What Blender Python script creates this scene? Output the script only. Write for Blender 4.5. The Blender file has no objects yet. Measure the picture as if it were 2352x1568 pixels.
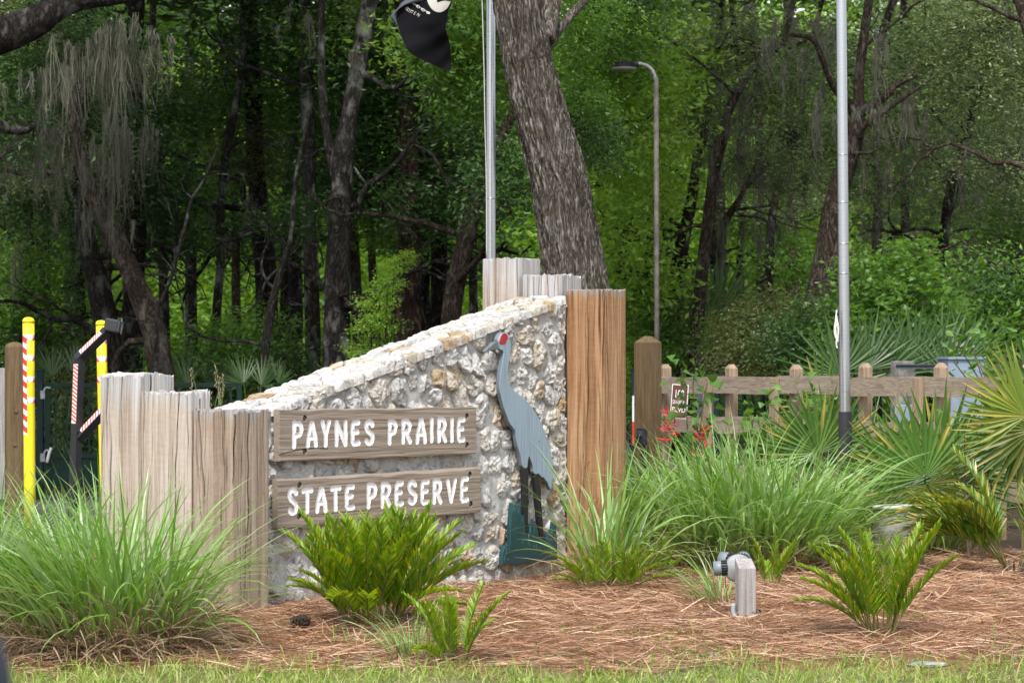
import bpy, bmesh, math, random
import numpy as np
from mathutils import Vector, Matrix

# ------------------------------------------------------------------ camera, sky, sun, exposure
S = bpy.context.scene
CH = 1.35                      # eye height
FL = 6533.0                    # focal length in units of a 2352-wide picture
CX, HY = 1176.0, 863.0         # picture centre column and horizon row
cam_d = bpy.data.cameras.new('camera')
cam = bpy.data.objects.new('camera', cam_d)
S.collection.objects.link(cam)
cam.location = (0, 0, CH)
cam.rotation_euler = (math.radians(90), 0, 0)
cam_d.sensor_width = 36.0
cam_d.lens = 100.0
cam_d.shift_y = (HY - 784.0) / 2352.0
cam_d.clip_end = 2000
cam_d.dof.use_dof = True
cam_d.dof.focus_distance = 16.3
cam_d.dof.aperture_fstop = 9.0
S.camera = cam

SUN_DIR = Vector((-0.10, -0.56, 0.82)).normalized()     # towards the sun
world = bpy.data.worlds.new('World')
S.world = world
world.use_nodes = True
wn = world.node_tree
for n in list(wn.nodes):
    wn.nodes.remove(n)
sky = wn.nodes.new('ShaderNodeTexSky')
sky.sky_type = 'NISHITA'
sky.sun_disc = False
sky.sun_elevation = math.asin(SUN_DIR.z)
sky.sun_rotation = math.atan2(SUN_DIR.x, SUN_DIR.y)
sky.dust_density = 1.5
sky.air_density = 1.0
hsv = wn.nodes.new('ShaderNodeHueSaturation')
hsv.inputs['Saturation'].default_value = 0.38           # thin bright overcast
bg = wn.nodes.new('ShaderNodeBackground')
bg.inputs['Strength'].default_value = 0.15
wo = wn.nodes.new('ShaderNodeOutputWorld')
wn.links.new(sky.outputs[0], hsv.inputs['Color'])
wn.links.new(hsv.outputs[0], bg.inputs['Color'])
wn.links.new(bg.outputs[0], wo.inputs['Surface'])

sun_d = bpy.data.lights.new('sun', 'SUN')
sun_d.energy = 2.6
sun_d.angle = math.radians(12)
sun_d.color = (1.0, 0.96, 0.9)
sun = bpy.data.objects.new('sun', sun_d)
S.collection.objects.link(sun)
sun.rotation_euler = SUN_DIR.to_track_quat('Z', 'Y').to_euler()

S.view_settings.view_transform = 'Standard'
S.view_settings.look = 'None'
S.view_settings.gamma = 1.0
S.view_settings.exposure = 0.95
S.view_settings.use_curve_mapping = False
S.render.engine = 'CYCLES'
S.cycles.max_bounces = 5
S.cycles.diffuse_bounces = 3
S.cycles.glossy_bounces = 2
S.cycles.transmission_bounces = 4
S.cycles.transparent_max_bounces = 4
S.cycles.caustics_reflective = False
S.cycles.caustics_refractive = False
S.cycles.use_denoising = True
S.cycles.use_adaptive_sampling = True
S.cycles.adaptive_threshold = 0.02

COL = S.collection
rng = np.random.default_rng(7)
random.seed(7)

# ------------------------------------------------------------------ helpers
def P(x, y, d):
    return np.array([(x - CX) / FL * d, d, CH + (HY - y) / FL * d])

def ss(a, b, x):
    t = np.clip((x - a) / (b - a), 0, 1)
    return t * t * (3 - 2 * t)

def _hash(ix, iy, iz, seed):
    n = (ix * 374761393 + iy * 668265263 + iz * 2147483647 + seed * 144665) & 0xffffffff
    n = ((n ^ (n >> 13)) * 1274126177) & 0xffffffff
    n = ((n ^ (n >> 16)) * 2246822519) & 0xffffffff
    return ((n ^ (n >> 15)) & 0xffff) / 65535.0

def vnoise(p, seed=0):
    p = np.asarray(p, float)
    i = np.floor(p).astype(np.int64)
    f = p - i
    f = f * f * (3 - 2 * f)
    r = 0
    for dx in (0, 1):
        for dy in (0, 1):
            for dz in (0, 1):
                w = (f[..., 0] if dx else 1 - f[..., 0]) * (f[..., 1] if dy else 1 - f[..., 1]) * (f[..., 2] if dz else 1 - f[..., 2])
                r = r + w * _hash(i[..., 0] + dx, i[..., 1] + dy, i[..., 2] + dz, seed)
    return r * 2 - 1

def fbm(p, seed=0, o=3):
    p = np.asarray(p, float)
    r, a = 0, 1.0
    for k in range(o):
        r = r + a * vnoise(p * 2 ** k, seed + k)
        a *= 0.5
    return r

def gz(x, y):
    """ground height"""
    x = np.asarray(x, float); y = np.asarray(y, float)
    h = 0.11 * ss(12.3, 14.6, y) * (1 - ss(19.0, 22.0, y))
    p = np.stack([x * 1.3, y * 1.3, np.zeros_like(x + y)], -1) if np.ndim(x + y) else np.array([float(x) * 1.3, float(y) * 1.3, 0.0])
    h = h + 0.022 * fbm(p, 3, 2) * ss(11, 13, y) * (1 - ss(20, 22, y))
    h = h + 16.0 * ss(80, 125, y)  # added rise far back, hides bright sky gaps between the leaves
    return h

def link(o, parent=None):
    COL.objects.link(o)
    if parent is not None:
        o.parent = parent
    return o

def mesh_obj(name, V, F, mat=None, parent=None, smooth=False, loc=None, attrs=None, mats=None, midx=None):
    me = bpy.data.meshes.new(name)
    if isinstance(F, np.ndarray):
        me.from_pydata(np.asarray(V, dtype=np.float32), [], F.astype(np.int32))
    else:
        me.from_pydata([tuple(v) for v in V], [], F)
    if mats:
        for m in mats:
            me.materials.append(m)
    elif mat is not None:
        me.materials.append(mat)
    if midx is not None:
        me.polygons.foreach_set('material_index', np.asarray(midx, dtype=np.int32))
    if smooth:
        me.polygons.foreach_set('use_smooth', np.ones(len(me.polygons), dtype=bool))
    if attrs:
        for k, a in attrs.items():
            at = me.attributes.new(k, 'FLOAT', 'POINT')
            at.data.foreach_set('value', np.asarray(a, dtype=np.float32))
    me.update()
    o = bpy.data.objects.new(name, me)
    if loc is not None:
        o.location = loc
    return link(o, parent)

def tag(o, label=None, cat=None, group=None, kind=None):
    if label: o['label'] = label
    if cat: o['category'] = cat
    if group: o['group'] = group
    if kind: o['kind'] = kind
    return o

def thing(name, label, cat, loc=(0, 0, 0), rz=0.0, group=None):
    o = bpy.data.objects.new(name, None)
    o.empty_display_size = 0.1
    o.location = loc
    o.rotation_euler = (0, 0, rz)
    link(o)
    return tag(o, label, cat, group)

def inst(src, name, parent=None, loc=(0, 0, 0), rot=(0, 0, 0), scale=(1, 1, 1)):
    o = bpy.data.objects.new(name, src.data if hasattr(src, 'data') else src)
    o.location = loc; o.rotation_euler = rot; o.scale = scale
    return link(o, parent)

class MB:
    """collects verts and faces"""
    def __init__(s):
        s.V = []; s.F = []; s.M = []
    def add(s, V, F, m=0):
        b = len(s.V)
        s.V.extend([tuple(map(float, v)) for v in V])
        s.F.extend([tuple(int(i) + b for i in f) for f in F])
        s.M.extend([m] * len(F))
        return s
    def box(s, c, d, rz=0.0, m=0):
        c = np.array(c, float); h = np.array(d, float) / 2
        cs, sn = math.cos(rz), math.sin(rz)
        V = []
        for k in range(8):
            q = h * [1 if k & 1 else -1, 1 if k & 2 else -1, 1 if k & 4 else -1]
            V.append((c[0] + q[0] * cs - q[1] * sn, c[1] + q[0] * sn + q[1] * cs, c[2] + q[2]))
        return s.add(V, [(0, 2, 3, 1), (4, 5, 7, 6), (0, 1, 5, 4), (2, 6, 7, 3), (0, 4, 6, 2), (1, 3, 7, 5)], m)
    def beam(s, a, b, w, h, ref=(0, 0, 1), m=0):
        a = np.array(a, float); b = np.array(b, float)
        t = b - a; t /= np.linalg.norm(t)
        ref = np.array(ref, float)
        if abs(t @ ref) > 0.98: ref = np.array([0, 1.0, 0])
        u = np.cross(t, ref); u /= np.linalg.norm(u)
        v = np.cross(u, t)
        V = []
        for e in (a, b):
            for (i, j) in ((-1, -1), (1, -1), (1, 1), (-1, 1)):
                V.append(e + u * w / 2 * i + v * h / 2 * j)
        return s.add(V, [(3, 2, 1, 0), (4, 5, 6, 7), (0, 1, 5, 4), (1, 2, 6, 5), (2, 3, 7, 6), (3, 0, 4, 7)], m)
    def tube(s, path, rad, seg=12, m=0, caps=True):
        V, F = tube(path, rad, seg, caps)
        return s.add(V, F, m)
    def obj(s, name, mat=None, parent=None, bevel=0.0, smooth=False, loc=None, mats=None):
        o = mesh_obj(name, s.V, s.F, mat, parent, smooth, loc, mats=mats, midx=s.M if mats else None)
        if bevel > 0:
            bm = bmesh.new(); bm.from_mesh(o.data)
            bmesh.ops.bevel(bm, geom=list(bm.edges), offset=bevel, segments=2, affect='EDGES', profile=0.6)
            bm.to_mesh(o.data); bm.free()
        return o

def tube(path, rad, seg=12, caps=True):
    path = np.asarray(path, float); n = len(path)
    rad = np.broadcast_to(np.asarray(rad, float), (n,))
    T = np.gradient(path, axis=0)
    T /= np.linalg.norm(T, axis=1, keepdims=True) + 1e-9
    ref = np.array([0.31, 1.0, 0.07]); ref /= np.linalg.norm(ref)
    if abs(T.mean(0) @ ref) > 0.9: ref = np.array([1.0, 0.1, 0.2]) / math.sqrt(1.05)
    U = np.cross(T, ref); U /= np.linalg.norm(U, axis=1, keepdims=True) + 1e-9
    W = np.cross(T, U)
    a = np.linspace(0, 2 * math.pi, seg, endpoint=False)
    V = path[:, None] + rad[:, None, None] * (U[:, None] * np.cos(a)[None, :, None] + W[:, None] * np.sin(a)[None, :, None])
    V = V.reshape(-1, 3)
    F = []
    for i in range(n - 1):
        for j in range(seg):
            k = (j + 1) % seg
            F.append((i * seg + j, i * seg + k, (i + 1) * seg + k, (i + 1) * seg + j))
    if caps:
        F.append(tuple(range(seg - 1, -1, -1)))
        F.append(tuple((n - 1) * seg + j for j in range(seg)))
    return V, F

def crspline(pts, n):
    pts = np.asarray(pts, float)
    if len(pts) < 3:
        t = np.linspace(0, 1, n)[:, None]
        return pts[0] * (1 - t) + pts[-1] * t
    q = np.vstack([2 * pts[0] - pts[1], pts, 2 * pts[-1] - pts[-2]])
    m = len(pts) - 1
    out = []
    for s in np.linspace(0, m - 1e-6, n):
        i = int(s); f = s - i
        a, b, c, d = q[i], q[i + 1], q[i + 2], q[i + 3]
        out.append(0.5 * (2 * b + (c - a) * f + (2 * a - 5 * b + 4 * c - d) * f * f + (3 * b - a - 3 * c + d) * f ** 3))
    return np.array(out)

# ------------------------------------------------------------------ materials
def new_mat(name):
    m = bpy.data.materials.new(name); m.use_nodes = True
    nt = m.node_tree
    return m, nt, nt.nodes['Principled BSDF'], nt.nodes['Material Output']

def N(nt, typ, **kw):
    n = nt.nodes.new(typ)
    for k, v in kw.items():
        if k in n.inputs: n.inputs[k].default_value = v
        else: setattr(n, k, v)
    return n

def ramp(nt, fac, stops):
    r = nt.nodes.new('ShaderNodeValToRGB')
    e = r.color_ramp.elements
    while len(e) < len(stops): e.new(0.5)
    for i, (p, c) in enumerate(stops):
        e[i].position = p; e[i].color = (*c, 1) if len(c) == 3 else c
    nt.links.new(fac, r.inputs[0])
    return r

def coords(nt, scale=(1, 1, 1), space='Object'):
    tc = nt.nodes.new('ShaderNodeTexCoord')
    mp = nt.nodes.new('ShaderNodeMapping')
    mp.inputs['Scale'].default_value = scale
    nt.links.new(tc.outputs[space], mp.inputs[0])
    return mp.outputs[0]

def noise(nt, vec, scale, detail=4.0, rough=0.55, dist=0.0):
    n = nt.nodes.new('ShaderNodeTexNoise')
    n.inputs['Scale'].default_value = scale
    n.inputs['Detail'].default_value = detail
    n.inputs['Roughness'].default_value = rough
    n.inputs['Distortion'].default_value = dist
    nt.links.new(vec, n.inputs['Vector'])
    return n.outputs[0]

def mixc(nt, fac, a, b, mode='MIX'):
    m = nt.nodes.new('ShaderNodeMix'); m.data_type = 'RGBA'; m.blend_type = mode
    if isinstance(fac, (int, float)): m.inputs[0].default_value = fac
    else: nt.links.new(fac, m.inputs[0])
    for i, c in ((6, a), (7, b)):
        if isinstance(c, (tuple, list)): m.inputs[i].default_value = (*c, 1)
        else: nt.links.new(c, m.inputs[i])
    return m.outputs[2]

def bump(nt, bsdf, h, strength=0.5, dist=0.01):
    b = nt.nodes.new('ShaderNodeBump')
    b.inputs['Strength'].default_value = strength
    b.inputs['Distance'].default_value = dist
    nt.links.new(h, b.inputs['Height'])
    nt.links.new(b.outputs[0], bsdf.inputs['Normal'])

def math_node(nt, op, a, b=None):
    m = nt.nodes.new('ShaderNodeMath'); m.operation = op
    for i, v in enumerate((a, b)):
        if v is None: continue
        if isinstance(v, (int, float)): m.inputs[i].default_value = v
        else: nt.links.new(v, m.inputs[i])
    return m.outputs[0]

def simple(name, col, rough=0.6, metal=0.0, var=0.12, scale=8.0, bmp=0.0, spec=0.5):
    m, nt, b, o = new_mat(name)
    v = coords(nt)
    n = noise(nt, v, scale, 5)
    dark = tuple(c * (1 - var * 1.6) for c in col); lite = tuple(min(1, c * (1 + var)) for c in col)
    r = ramp(nt, n, [(0.3, dark), (0.7, lite)])
    nt.links.new(r.outputs[0], b.inputs['Base Color'])
    b.inputs['Roughness'].default_value = rough
    b.inputs['Metallic'].default_value = metal
    b.inputs['Specular IOR Level'].default_value = spec
    if bmp: bump(nt, b, noise(nt, v, scale * 6, 4), bmp, 0.004)
    return m

def leaf_mat(name, cols, rough=0.45, trans=0.35, tip=None, attr=None, spec=0.5, base=None):
    """cols: list of colours picked at random for each leaf; tip / base: colour at t=1 / t=0"""
    m, nt, b, o = new_mat(name)
    g = nt.nodes.new('ShaderNodeNewGeometry')
    st = [(i / (len(cols) - 1), c) for i, c in enumerate(cols)]
    r = ramp(nt, g.outputs['Random Per Island'], st)
    c = r.outputs[0]
    if attr:
        a = nt.nodes.new('ShaderNodeAttribute'); a.attribute_name = attr
        wn_ = nt.nodes.new('ShaderNodeTexWhiteNoise'); wn_.noise_dimensions = '1D'
        nt.links.new(g.outputs['Random Per Island'], wn_.inputs['W'])
        if tip is not None:
            th = math_node(nt, 'SUBTRACT', a.outputs['Fac'], math_node(nt, 'MULTIPLY', wn_.outputs[0], 1.5))
            rr = ramp(nt, th, [(0.18, (0, 0, 0)), (0.45, (1, 1, 1))])
            c = mixc(nt, rr.outputs[0], c, tip)
        if base is not None:
            th = math_node(nt, 'ADD', a.outputs['Fac'], math_node(nt, 'MULTIPLY', wn_.outputs[0], -0.12))
            rr = ramp(nt, th, [(0.02, (1, 1, 1)), (0.26, (0, 0, 0))])
            c = mixc(nt, rr.outputs[0], c, base)
    nt.links.new(c, b.inputs['Base Color'])
    b.inputs['Roughness'].default_value = rough
    b.inputs['Specular IOR Level'].default_value = spec
    tr = nt.nodes.new('ShaderNodeBsdfTranslucent')
    hs = nt.nodes.new('ShaderNodeHueSaturation')
    hs.inputs['Hue'].default_value = 0.485; hs.inputs['Saturation'].default_value = 1.1; hs.inputs['Value'].default_value = 1.5
    nt.links.new(c, hs.inputs['Color'])
    nt.links.new(hs.outputs[0], tr.inputs['Color'])
    mx = nt.nodes.new('ShaderNodeMixShader'); mx.inputs[0].default_value = trans
    nt.links.new(b.outputs[0], mx.inputs[1]); nt.links.new(tr.outputs[0], mx.inputs[2])
    nt.links.new(mx.outputs[0], o.inputs['Surface'])
    return m

def wood_mat(name, light, mid, dark, grey, grain=(55, 55, 1.6), wth=True, rough=0.85, bmp=0.6):
    m, nt, b, o = new_mat(name)
    v = coords(nt, grain)
    n1 = noise(nt, v, 1.0, 8, 0.68, 1.4)
    v2 = coords(nt, (grain[0] * 0.22, grain[1] * 0.22, grain[2] * 0.5))
    n2 = noise(nt, v2, 1.0, 4, 0.6, 0.8)
    c = ramp(nt, n1, [(0.36, dark), (0.47, mid), (0.60, light)]).outputs[0]
    n3 = noise(nt, coords(nt, (grain[0] * 0.5, grain[1] * 0.5, grain[2] * 60)), 1.0, 2, 0.5)
    c2 = ramp(nt, n2, [(0.3, mid), (0.7, light)]).outputs[0]
    c = mixc(nt, 0.4, c, c2)
    c = mixc(nt, 0.10, c, ramp(nt, n3, [(0.35, dark), (0.7, light)]).outputs[0])
    if wth:
        a = nt.nodes.new('ShaderNodeAttribute'); a.attribute_name = 'wth'
        f = math_node(nt, 'ADD', a.outputs['Fac'], math_node(nt, 'MULTIPLY', math_node(nt, 'SUBTRACT', n1, 0.5), 2.6))
        f = ramp(nt, f, [(0.25, (0, 0, 0)), (0.9, (1, 1, 1))]).outputs[0]
        gcol = ramp(nt, n1, [(0.3, tuple(x * 0.45 for x in grey)), (0.6, grey)]).outputs[0]
        c = mixc(nt, f, c, gcol)
        cr = nt.nodes.new('ShaderNodeAttribute'); cr.attribute_name = 'crack'
        c = mixc(nt, math_node(nt, 'MULTIPLY', cr.outputs['Fac'], 0.92), c, (0.03, 0.02, 0.015))
    nt.links.new(c, b.inputs['Base Color'])
    b.inputs['Roughness'].default_value = rough
    b.inputs['Specular IOR Level'].default_value = 0.25
    bump(nt, b, n1, bmp, 0.006)
    return m

M = {}
# stone
def stone_mat():
    m, nt, b, o = new_mat('limestone')
    oi = nt.nodes.new('ShaderNodeObjectInfo')
    v = coords(nt)
    # shift the pattern for every stone
    vm = nt.nodes.new('ShaderNodeVectorMath'); vm.operation = 'ADD'
    sc = nt.nodes.new('ShaderNodeVectorMath'); sc.operation = 'SCALE'; sc.inputs[0].default_value = (37, 11, 23)
    nt.links.new(oi.outputs['Random'], sc.inputs['Scale'])
    nt.links.new(v, vm.inputs[0]); nt.links.new(sc.outputs[0], vm.inputs[1])
    vv = vm.outputs[0]
    base = ramp(nt, oi.outputs['Random'], [(0.0, (0.50, 0.485, 0.46)), (0.2, (0.62, 0.61, 0.595)), (0.42, (0.43, 0.43, 0.425)), (0.58, (0.57, 0.555, 0.525)),
                                           (0.72, (0.48, 0.42, 0.33)), (0.84, (0.55, 0.54, 0.52)), (0.93, (0.42, 0.30, 0.16)), (1.0, (0.34, 0.18, 0.08))]).outputs[0]
    n1 = noise(nt, vv, 9, 5, 0.6)
    n2 = noise(nt, vv, 42, 6, 0.7)
    n3 = noise(nt, vv, 110, 4, 0.7)
    och = ramp(nt, noise(nt, vv, 5, 3), [(0.56, (0, 0, 0)), (0.72, (1, 1, 1))]).outputs[0]
    c = mixc(nt, math_node(nt, 'MULTIPLY', och, 0.5), base, (0.55, 0.41, 0.22))
    c = mixc(nt, ramp(nt, n1, [(0.35, (0.6,) * 3), (0.6, (0,) * 3)]).outputs[0], c, (0.76, 0.75, 0.72))
    sp = math_node(nt, 'MULTIPLY', ramp(nt, n2, [(0.50, (0,) * 3), (0.60, (1,) * 3)]).outputs[0], ramp(nt, n1, [(0.38, (0.08,) * 3), (0.58, (1,) * 3)]).outputs[0])
    c = mixc(nt, math_node(nt, 'MULTIPLY', sp, 0.8), c, (0.15, 0.145, 0.14))
    nt.links.new(c, b.inputs['Base Color'])
    b.inputs['Roughness'].default_value = 0.9
    b.inputs['Specular IOR Level'].default_value = 0.2
    h = math_node(nt, 'ADD', math_node(nt, 'MULTIPLY', n2, 1.0), math_node(nt, 'MULTIPLY', n3, 0.45))
    bump(nt, b, h, 1.0, 0.02)
    return m
M['stone'] = stone_mat()
M['mortar'] = simple('mortar', (0.43, 0.425, 0.41), 0.95, var=0.25, scale=14, bmp=0.7, spec=0.2)
M['post_pale'] = wood_mat('weathered_timber_pale', (0.50, 0.44, 0.385), (0.37, 0.30, 0.24), (0.15, 0.105, 0.075), (0.46, 0.45, 0.445), (26, 26, 0.9))
M['post_tan'] = wood_mat('weathered_timber_tan', (0.40, 0.325, 0.265), (0.26, 0.19, 0.14), (0.10, 0.065, 0.045), (0.33, 0.32, 0.31), (26, 26, 0.9))
M['post_brown'] = wood_mat('weathered_timber_brown', (0.44, 0.285, 0.165), (0.27, 0.135, 0.058), (0.085, 0.040, 0.020), (0.34, 0.30, 0.26), (26, 26, 0.9))
M['fence_wood'] = wood_mat('fence_timber', (0.40, 0.33, 0.26), (0.25, 0.195, 0.145), (0.10, 0.07, 0.05), (0.4, 0.38, 0.35), grain=(5, 40, 40), wth=False)
M['fence_post'] = wood_mat('fence_post_timber', (0.38, 0.29, 0.205), (0.25, 0.18, 0.12), (0.10, 0.068, 0.044), (0.4, 0.38, 0.35), grain=(40, 40, 3), wth=False)
M['dark_post'] = wood_mat('dark_post_timber', (0.17, 0.115, 0.06), (0.105, 0.07, 0.036), (0.04, 0.028, 0.016), (0.3, 0.28, 0.25), grain=(40, 40, 2), wth=False)
M['grey_post'] = wood_mat('grey_small_post', (0.40, 0.38, 0.37), (0.25, 0.225, 0.215), (0.10, 0.085, 0.08), (0.6, 0.6, 0.6), grain=(45, 45, 1.5), wth=False)
# sign paint with horizontal wood grain
def board_mat():
    m, nt, b, o = new_mat('brown_sign_paint')
    v = coords(nt, (3, 60, 60))
    n1 = noise(nt, v, 1.0, 6, 0.6, 0.6)
    n2 = noise(nt, coords(nt), 7, 3)
    c = ramp(nt, n1, [(0.25, (0.12, 0.095, 0.072)), (0.40, (0.225, 0.182, 0.142)), (0.7, (0.275, 0.225, 0.178))]).outputs[0]
    c = mixc(nt, math_node(nt, 'MULTIPLY', n2, 0.25), c, (0.35, 0.28, 0.22))
    nt.links.new(c, b.inputs['Base Color'])
    b.inputs['Roughness'].default_value = 0.7
    bump(nt, b, n1, 0.55, 0.008)
    return m
M['board'] = board_mat()
M['white_paint'] = simple('white_letter_paint', (0.80, 0.805, 0.81), 0.6, var=0.05, scale=40)
M['hole'] = simple('bolt_hole_dark', (0.06, 0.045, 0.035), 0.8)
M['bolt'] = simple('bolt_steel', (0.16, 0.15, 0.14), 0.55, 0.5, var=0.3, scale=60)
def crane_paint(name, col, streak=0.25, rough=0.5):
    m, nt, b, o = new_mat(name)
    tc = nt.nodes.new('ShaderNodeTexCoord'); mp = nt.nodes.new('ShaderNodeMapping')
    mp.inputs['Rotation'].default_value = (0, math.radians(32), 0); mp.inputs['Scale'].default_value = (90, 90, 3)
    nt.links.new(tc.outputs['Object'], mp.inputs[0])
    n1 = noise(nt, mp.outputs[0], 1.0, 5, 0.65)
    n2 = noise(nt, coords(nt), 9, 3)
    c = ramp(nt, n1, [(0.3, tuple(x * (1 - streak) for x in col)), (0.65, col)]).outputs[0]
    c = mixc(nt, math_node(nt, 'MULTIPLY', n2, 0.2), c, tuple(x * 0.8 for x in col))
    nt.links.new(c, b.inputs['Base Color'])
    b.inputs['Roughness'].default_value = rough
    bump(nt, b, n1, 0.4, 0.004)
    return m
M['crane_blue'] = crane_paint('crane_blue_grey', (0.285, 0.37, 0.445), 0.38)
M['crane_edge'] = crane_paint('crane_edge_grey', (0.15, 0.18, 0.21))
M['crane_red'] = crane_paint('crane_red', (0.42, 0.016, 0.02), 0.3, 0.4)
M['crane_black'] = crane_paint('crane_black', (0.016, 0.016, 0.02), 0.4, 0.35)
M['crane_teal'] = crane_paint('crane_teal', (0.022, 0.075, 0.085), 0.45, 0.35)
M['crane_beak'] = crane_paint('crane_beak', (0.16, 0.18, 0.20), 0.6)
M['crane_white'] = crane_paint('crane_white', (0.62, 0.64, 0.66), 0.15)
M['crane_teal_light'] = crane_paint('crane_teal_light', (0.075, 0.18, 0.21), 0.45)
M['alu'] = None
def alu_mat():
    m, nt, b, o = new_mat('brushed_aluminium')
    v = coords(nt, (3, 3, 160))
    n1 = noise(nt, v, 1.0, 4)
    c = ramp(nt, n1, [(0.3, (0.40, 0.41, 0.43)), (0.7, (0.50, 0.51, 0.53))]).outputs[0]
    nt.links.new(c, b.inputs['Base Color'])
    b.inputs['Metallic'].default_value = 0.95
    r = ramp(nt, n1, [(0.3, (0.26,) * 3), (0.7, (0.34,) * 3)]).outputs[0]
    nt.links.new(r, b.inputs['Roughness'])
    return m
M['alu'] = alu_mat()
M['galv'] = simple('galvanised_steel', (0.36, 0.36, 0.35), 0.55, 0.4, var=0.25, scale=20)
M['pole_old'] = simple('weathered_steel_pole', (0.19, 0.17, 0.145), 0.7, 0.2, var=0.3, scale=12)
M['black_metal'] = simple('black_powder_coat', (0.012, 0.013, 0.015), 0.55, var=0.2, scale=20)
M['black_plastic'] = simple('black_plastic', (0.02, 0.022, 0.026), 0.5, var=0.15)
M['yellow'] = simple('yellow_bollard_plastic', (0.78, 0.66, 0.015), 0.42, var=0.06, scale=6)
M['white_tape'] = simple('white_reflective_tape', (0.72, 0.73, 0.72), 0.35, var=0.05)
M['red_tape'] = simple('red_reflective_tape', (0.62, 0.045, 0.03), 0.35, var=0.08)
M['gate_green'] = simple('dark_green_gate_paint', (0.006, 0.026, 0.016), 0.6, var=0.2, scale=10, spec=0.25)
M['gate_teal'] = simple('dark_teal_post_paint', (0.008, 0.022, 0.026), 0.6, var=0.2, scale=10, spec=0.25)
M['slate'] = simple('slate_grey_panel', (0.045, 0.055, 0.07), 0.5, var=0.1)
M['cabinet'] = simple('blue_grey_cabinet_paint', (0.19, 0.25, 0.32), 0.5, var=0.08, scale=4)
M['concrete'] = simple('stained_concrete', (0.26, 0.25, 0.235), 0.92, var=0.5, scale=7, bmp=0.5, spec=0.2)
M['concrete_top'] = simple('pale_concrete', (0.58, 0.56, 0.52), 0.92, var=0.15, scale=12, bmp=0.4, spec=0.2)
M['sign_brown'] = simple('brown_sign_sheet', (0.10, 0.028, 0.016), 0.5, var=0.06)
M['flag_black'] = simple('black_flag_nylon', (0.003, 0.0034, 0.005), 0.85, var=0.1, spec=0.12)
M['flag_back'] = simple('flag_reverse_nylon', (0.05, 0.055, 0.075), 0.6, var=0.1)
M['flag_white'] = simple('flag_white_print', (0.40, 0.39, 0.36), 0.75, var=0.05)
M['lamp_grey'] = simple('floodlight_grey', (0.17, 0.20, 0.215), 0.45, var=0.06)
M['lamp_dark'] = simple('floodlight_dark', (0.03, 0.033, 0.036), 0.5, var=0.1)
M['lens'] = simple('lamp_lens', (0.22, 0.20, 0.17), 0.3, var=0.1)
M['rope'] = simple('white_rope', (0.6, 0.59, 0.56), 0.8, var=0.15, scale=80)
M['cable'] = simple('black_cable', (0.02, 0.02, 0.022), 0.5)
M['conduit'] = simple('grey_conduit', (0.27, 0.28, 0.29), 0.6, var=0.15, scale=30)
M['navy'] = simple('navy_gloss', (0.012, 0.015, 0.028), 0.4, var=0.05)
M['rock'] = simple('pale_rock', (0.28, 0.27, 0.26), 0.9, var=0.25, scale=20, bmp=0.6)
M['cone'] = simple('pine_cone_scale', (0.07, 0.05, 0.036), 0.8, var=0.3, scale=40)

# ------------------------------------------------------------------ ground
def ground_mat():
    m, nt, b, o = new_mat('ground_soil')
    v = coords(nt, (1, 1, 1))
    sep = nt.nodes.new('ShaderNodeSeparateXYZ'); nt.links.new(v, sep.inputs[0])
    wob = noise(nt, v, 1.6, 4)
    fine = noise(nt, v, 38, 6, 0.7)
    st1 = noise(nt, coords(nt, (14, 90, 40)), 1.0, 5, 0.65, 1.2)
    straw = ramp(nt, st1, [(0.25, (0.07, 0.036, 0.02)), (0.45, (0.20, 0.105, 0.056)), (0.62, (0.33, 0.19, 0.11)), (0.8, (0.46, 0.31, 0.20))]).outputs[0]
    sand = ramp(nt, fine, [(0.3, (0.10, 0.10, 0.045)), (0.55, (0.19, 0.17, 0.085)), (0.75, (0.34, 0.30, 0.20))]).outputs[0]
    litter = ramp(nt, fine, [(0.3, (0.022, 0.016, 0.011)), (0.55, (0.06, 0.042, 0.028)), (0.75, (0.115, 0.08, 0.055))]).outputs[0]
    y = math_node(nt, 'ADD', sep.outputs['Y'], math_node(nt, 'MULTIPLY', math_node(nt, 'SUBTRACT', wob, 0.5), 1.8))
    f1 = nt.nodes.new('ShaderNodeMapRange'); f1.inputs[1].default_value = 12.7; f1.inputs[2].default_value = 13.1
    nt.links.new(y, f1.inputs[0])
    f2 = nt.nodes.new('ShaderNodeMapRange'); f2.inputs[1].default_value = 21.0; f2.inputs[2].default_value = 22.5
    nt.links.new(y, f2.inputs[0])
    c = mixc(nt, f1.outputs[0], sand, straw)
    c = mixc(nt, f2.outputs[0], c, litter)
    nt.links.new(c, b.inputs['Base Color'])
    b.inputs['Roughness'].default_value = 0.95
    b.inputs['Specular IOR Level'].default_value = 0.15
    bump(nt, b, math_node(nt, 'ADD', st1, fine), 0.7, 0.02)
    return m
M['ground'] = ground_mat()
xs = np.concatenate([np.array([-600, -200, -80, -40, -20, -12]), np.arange(-8, 8.01, 0.1), np.array([12, 20, 40, 80, 200, 600])])
ys = np.concatenate([np.array([-300, -100, -30, -5, 3, 7]), np.arange(9, 23.01, 0.1), np.array([25, 28, 32, 38, 46, 60, 80, 120, 300, 900])])
gx, gy = np.meshgrid(xs, ys)
V = np.stack([gx.ravel(), gy.ravel(), gz(gx.ravel(), gy.ravel())], -1)
nx, ny = len(xs), len(ys)
ii, jj = np.meshgrid(np.arange(nx - 1), np.arange(ny - 1))
a = (jj * nx + ii).ravel()
F = np.stack([a, a + 1, a + nx + 1, a + nx], -1)
g = mesh_obj('ground', V, F, M['ground'], smooth=True)
tag(g, kind='structure')
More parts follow.
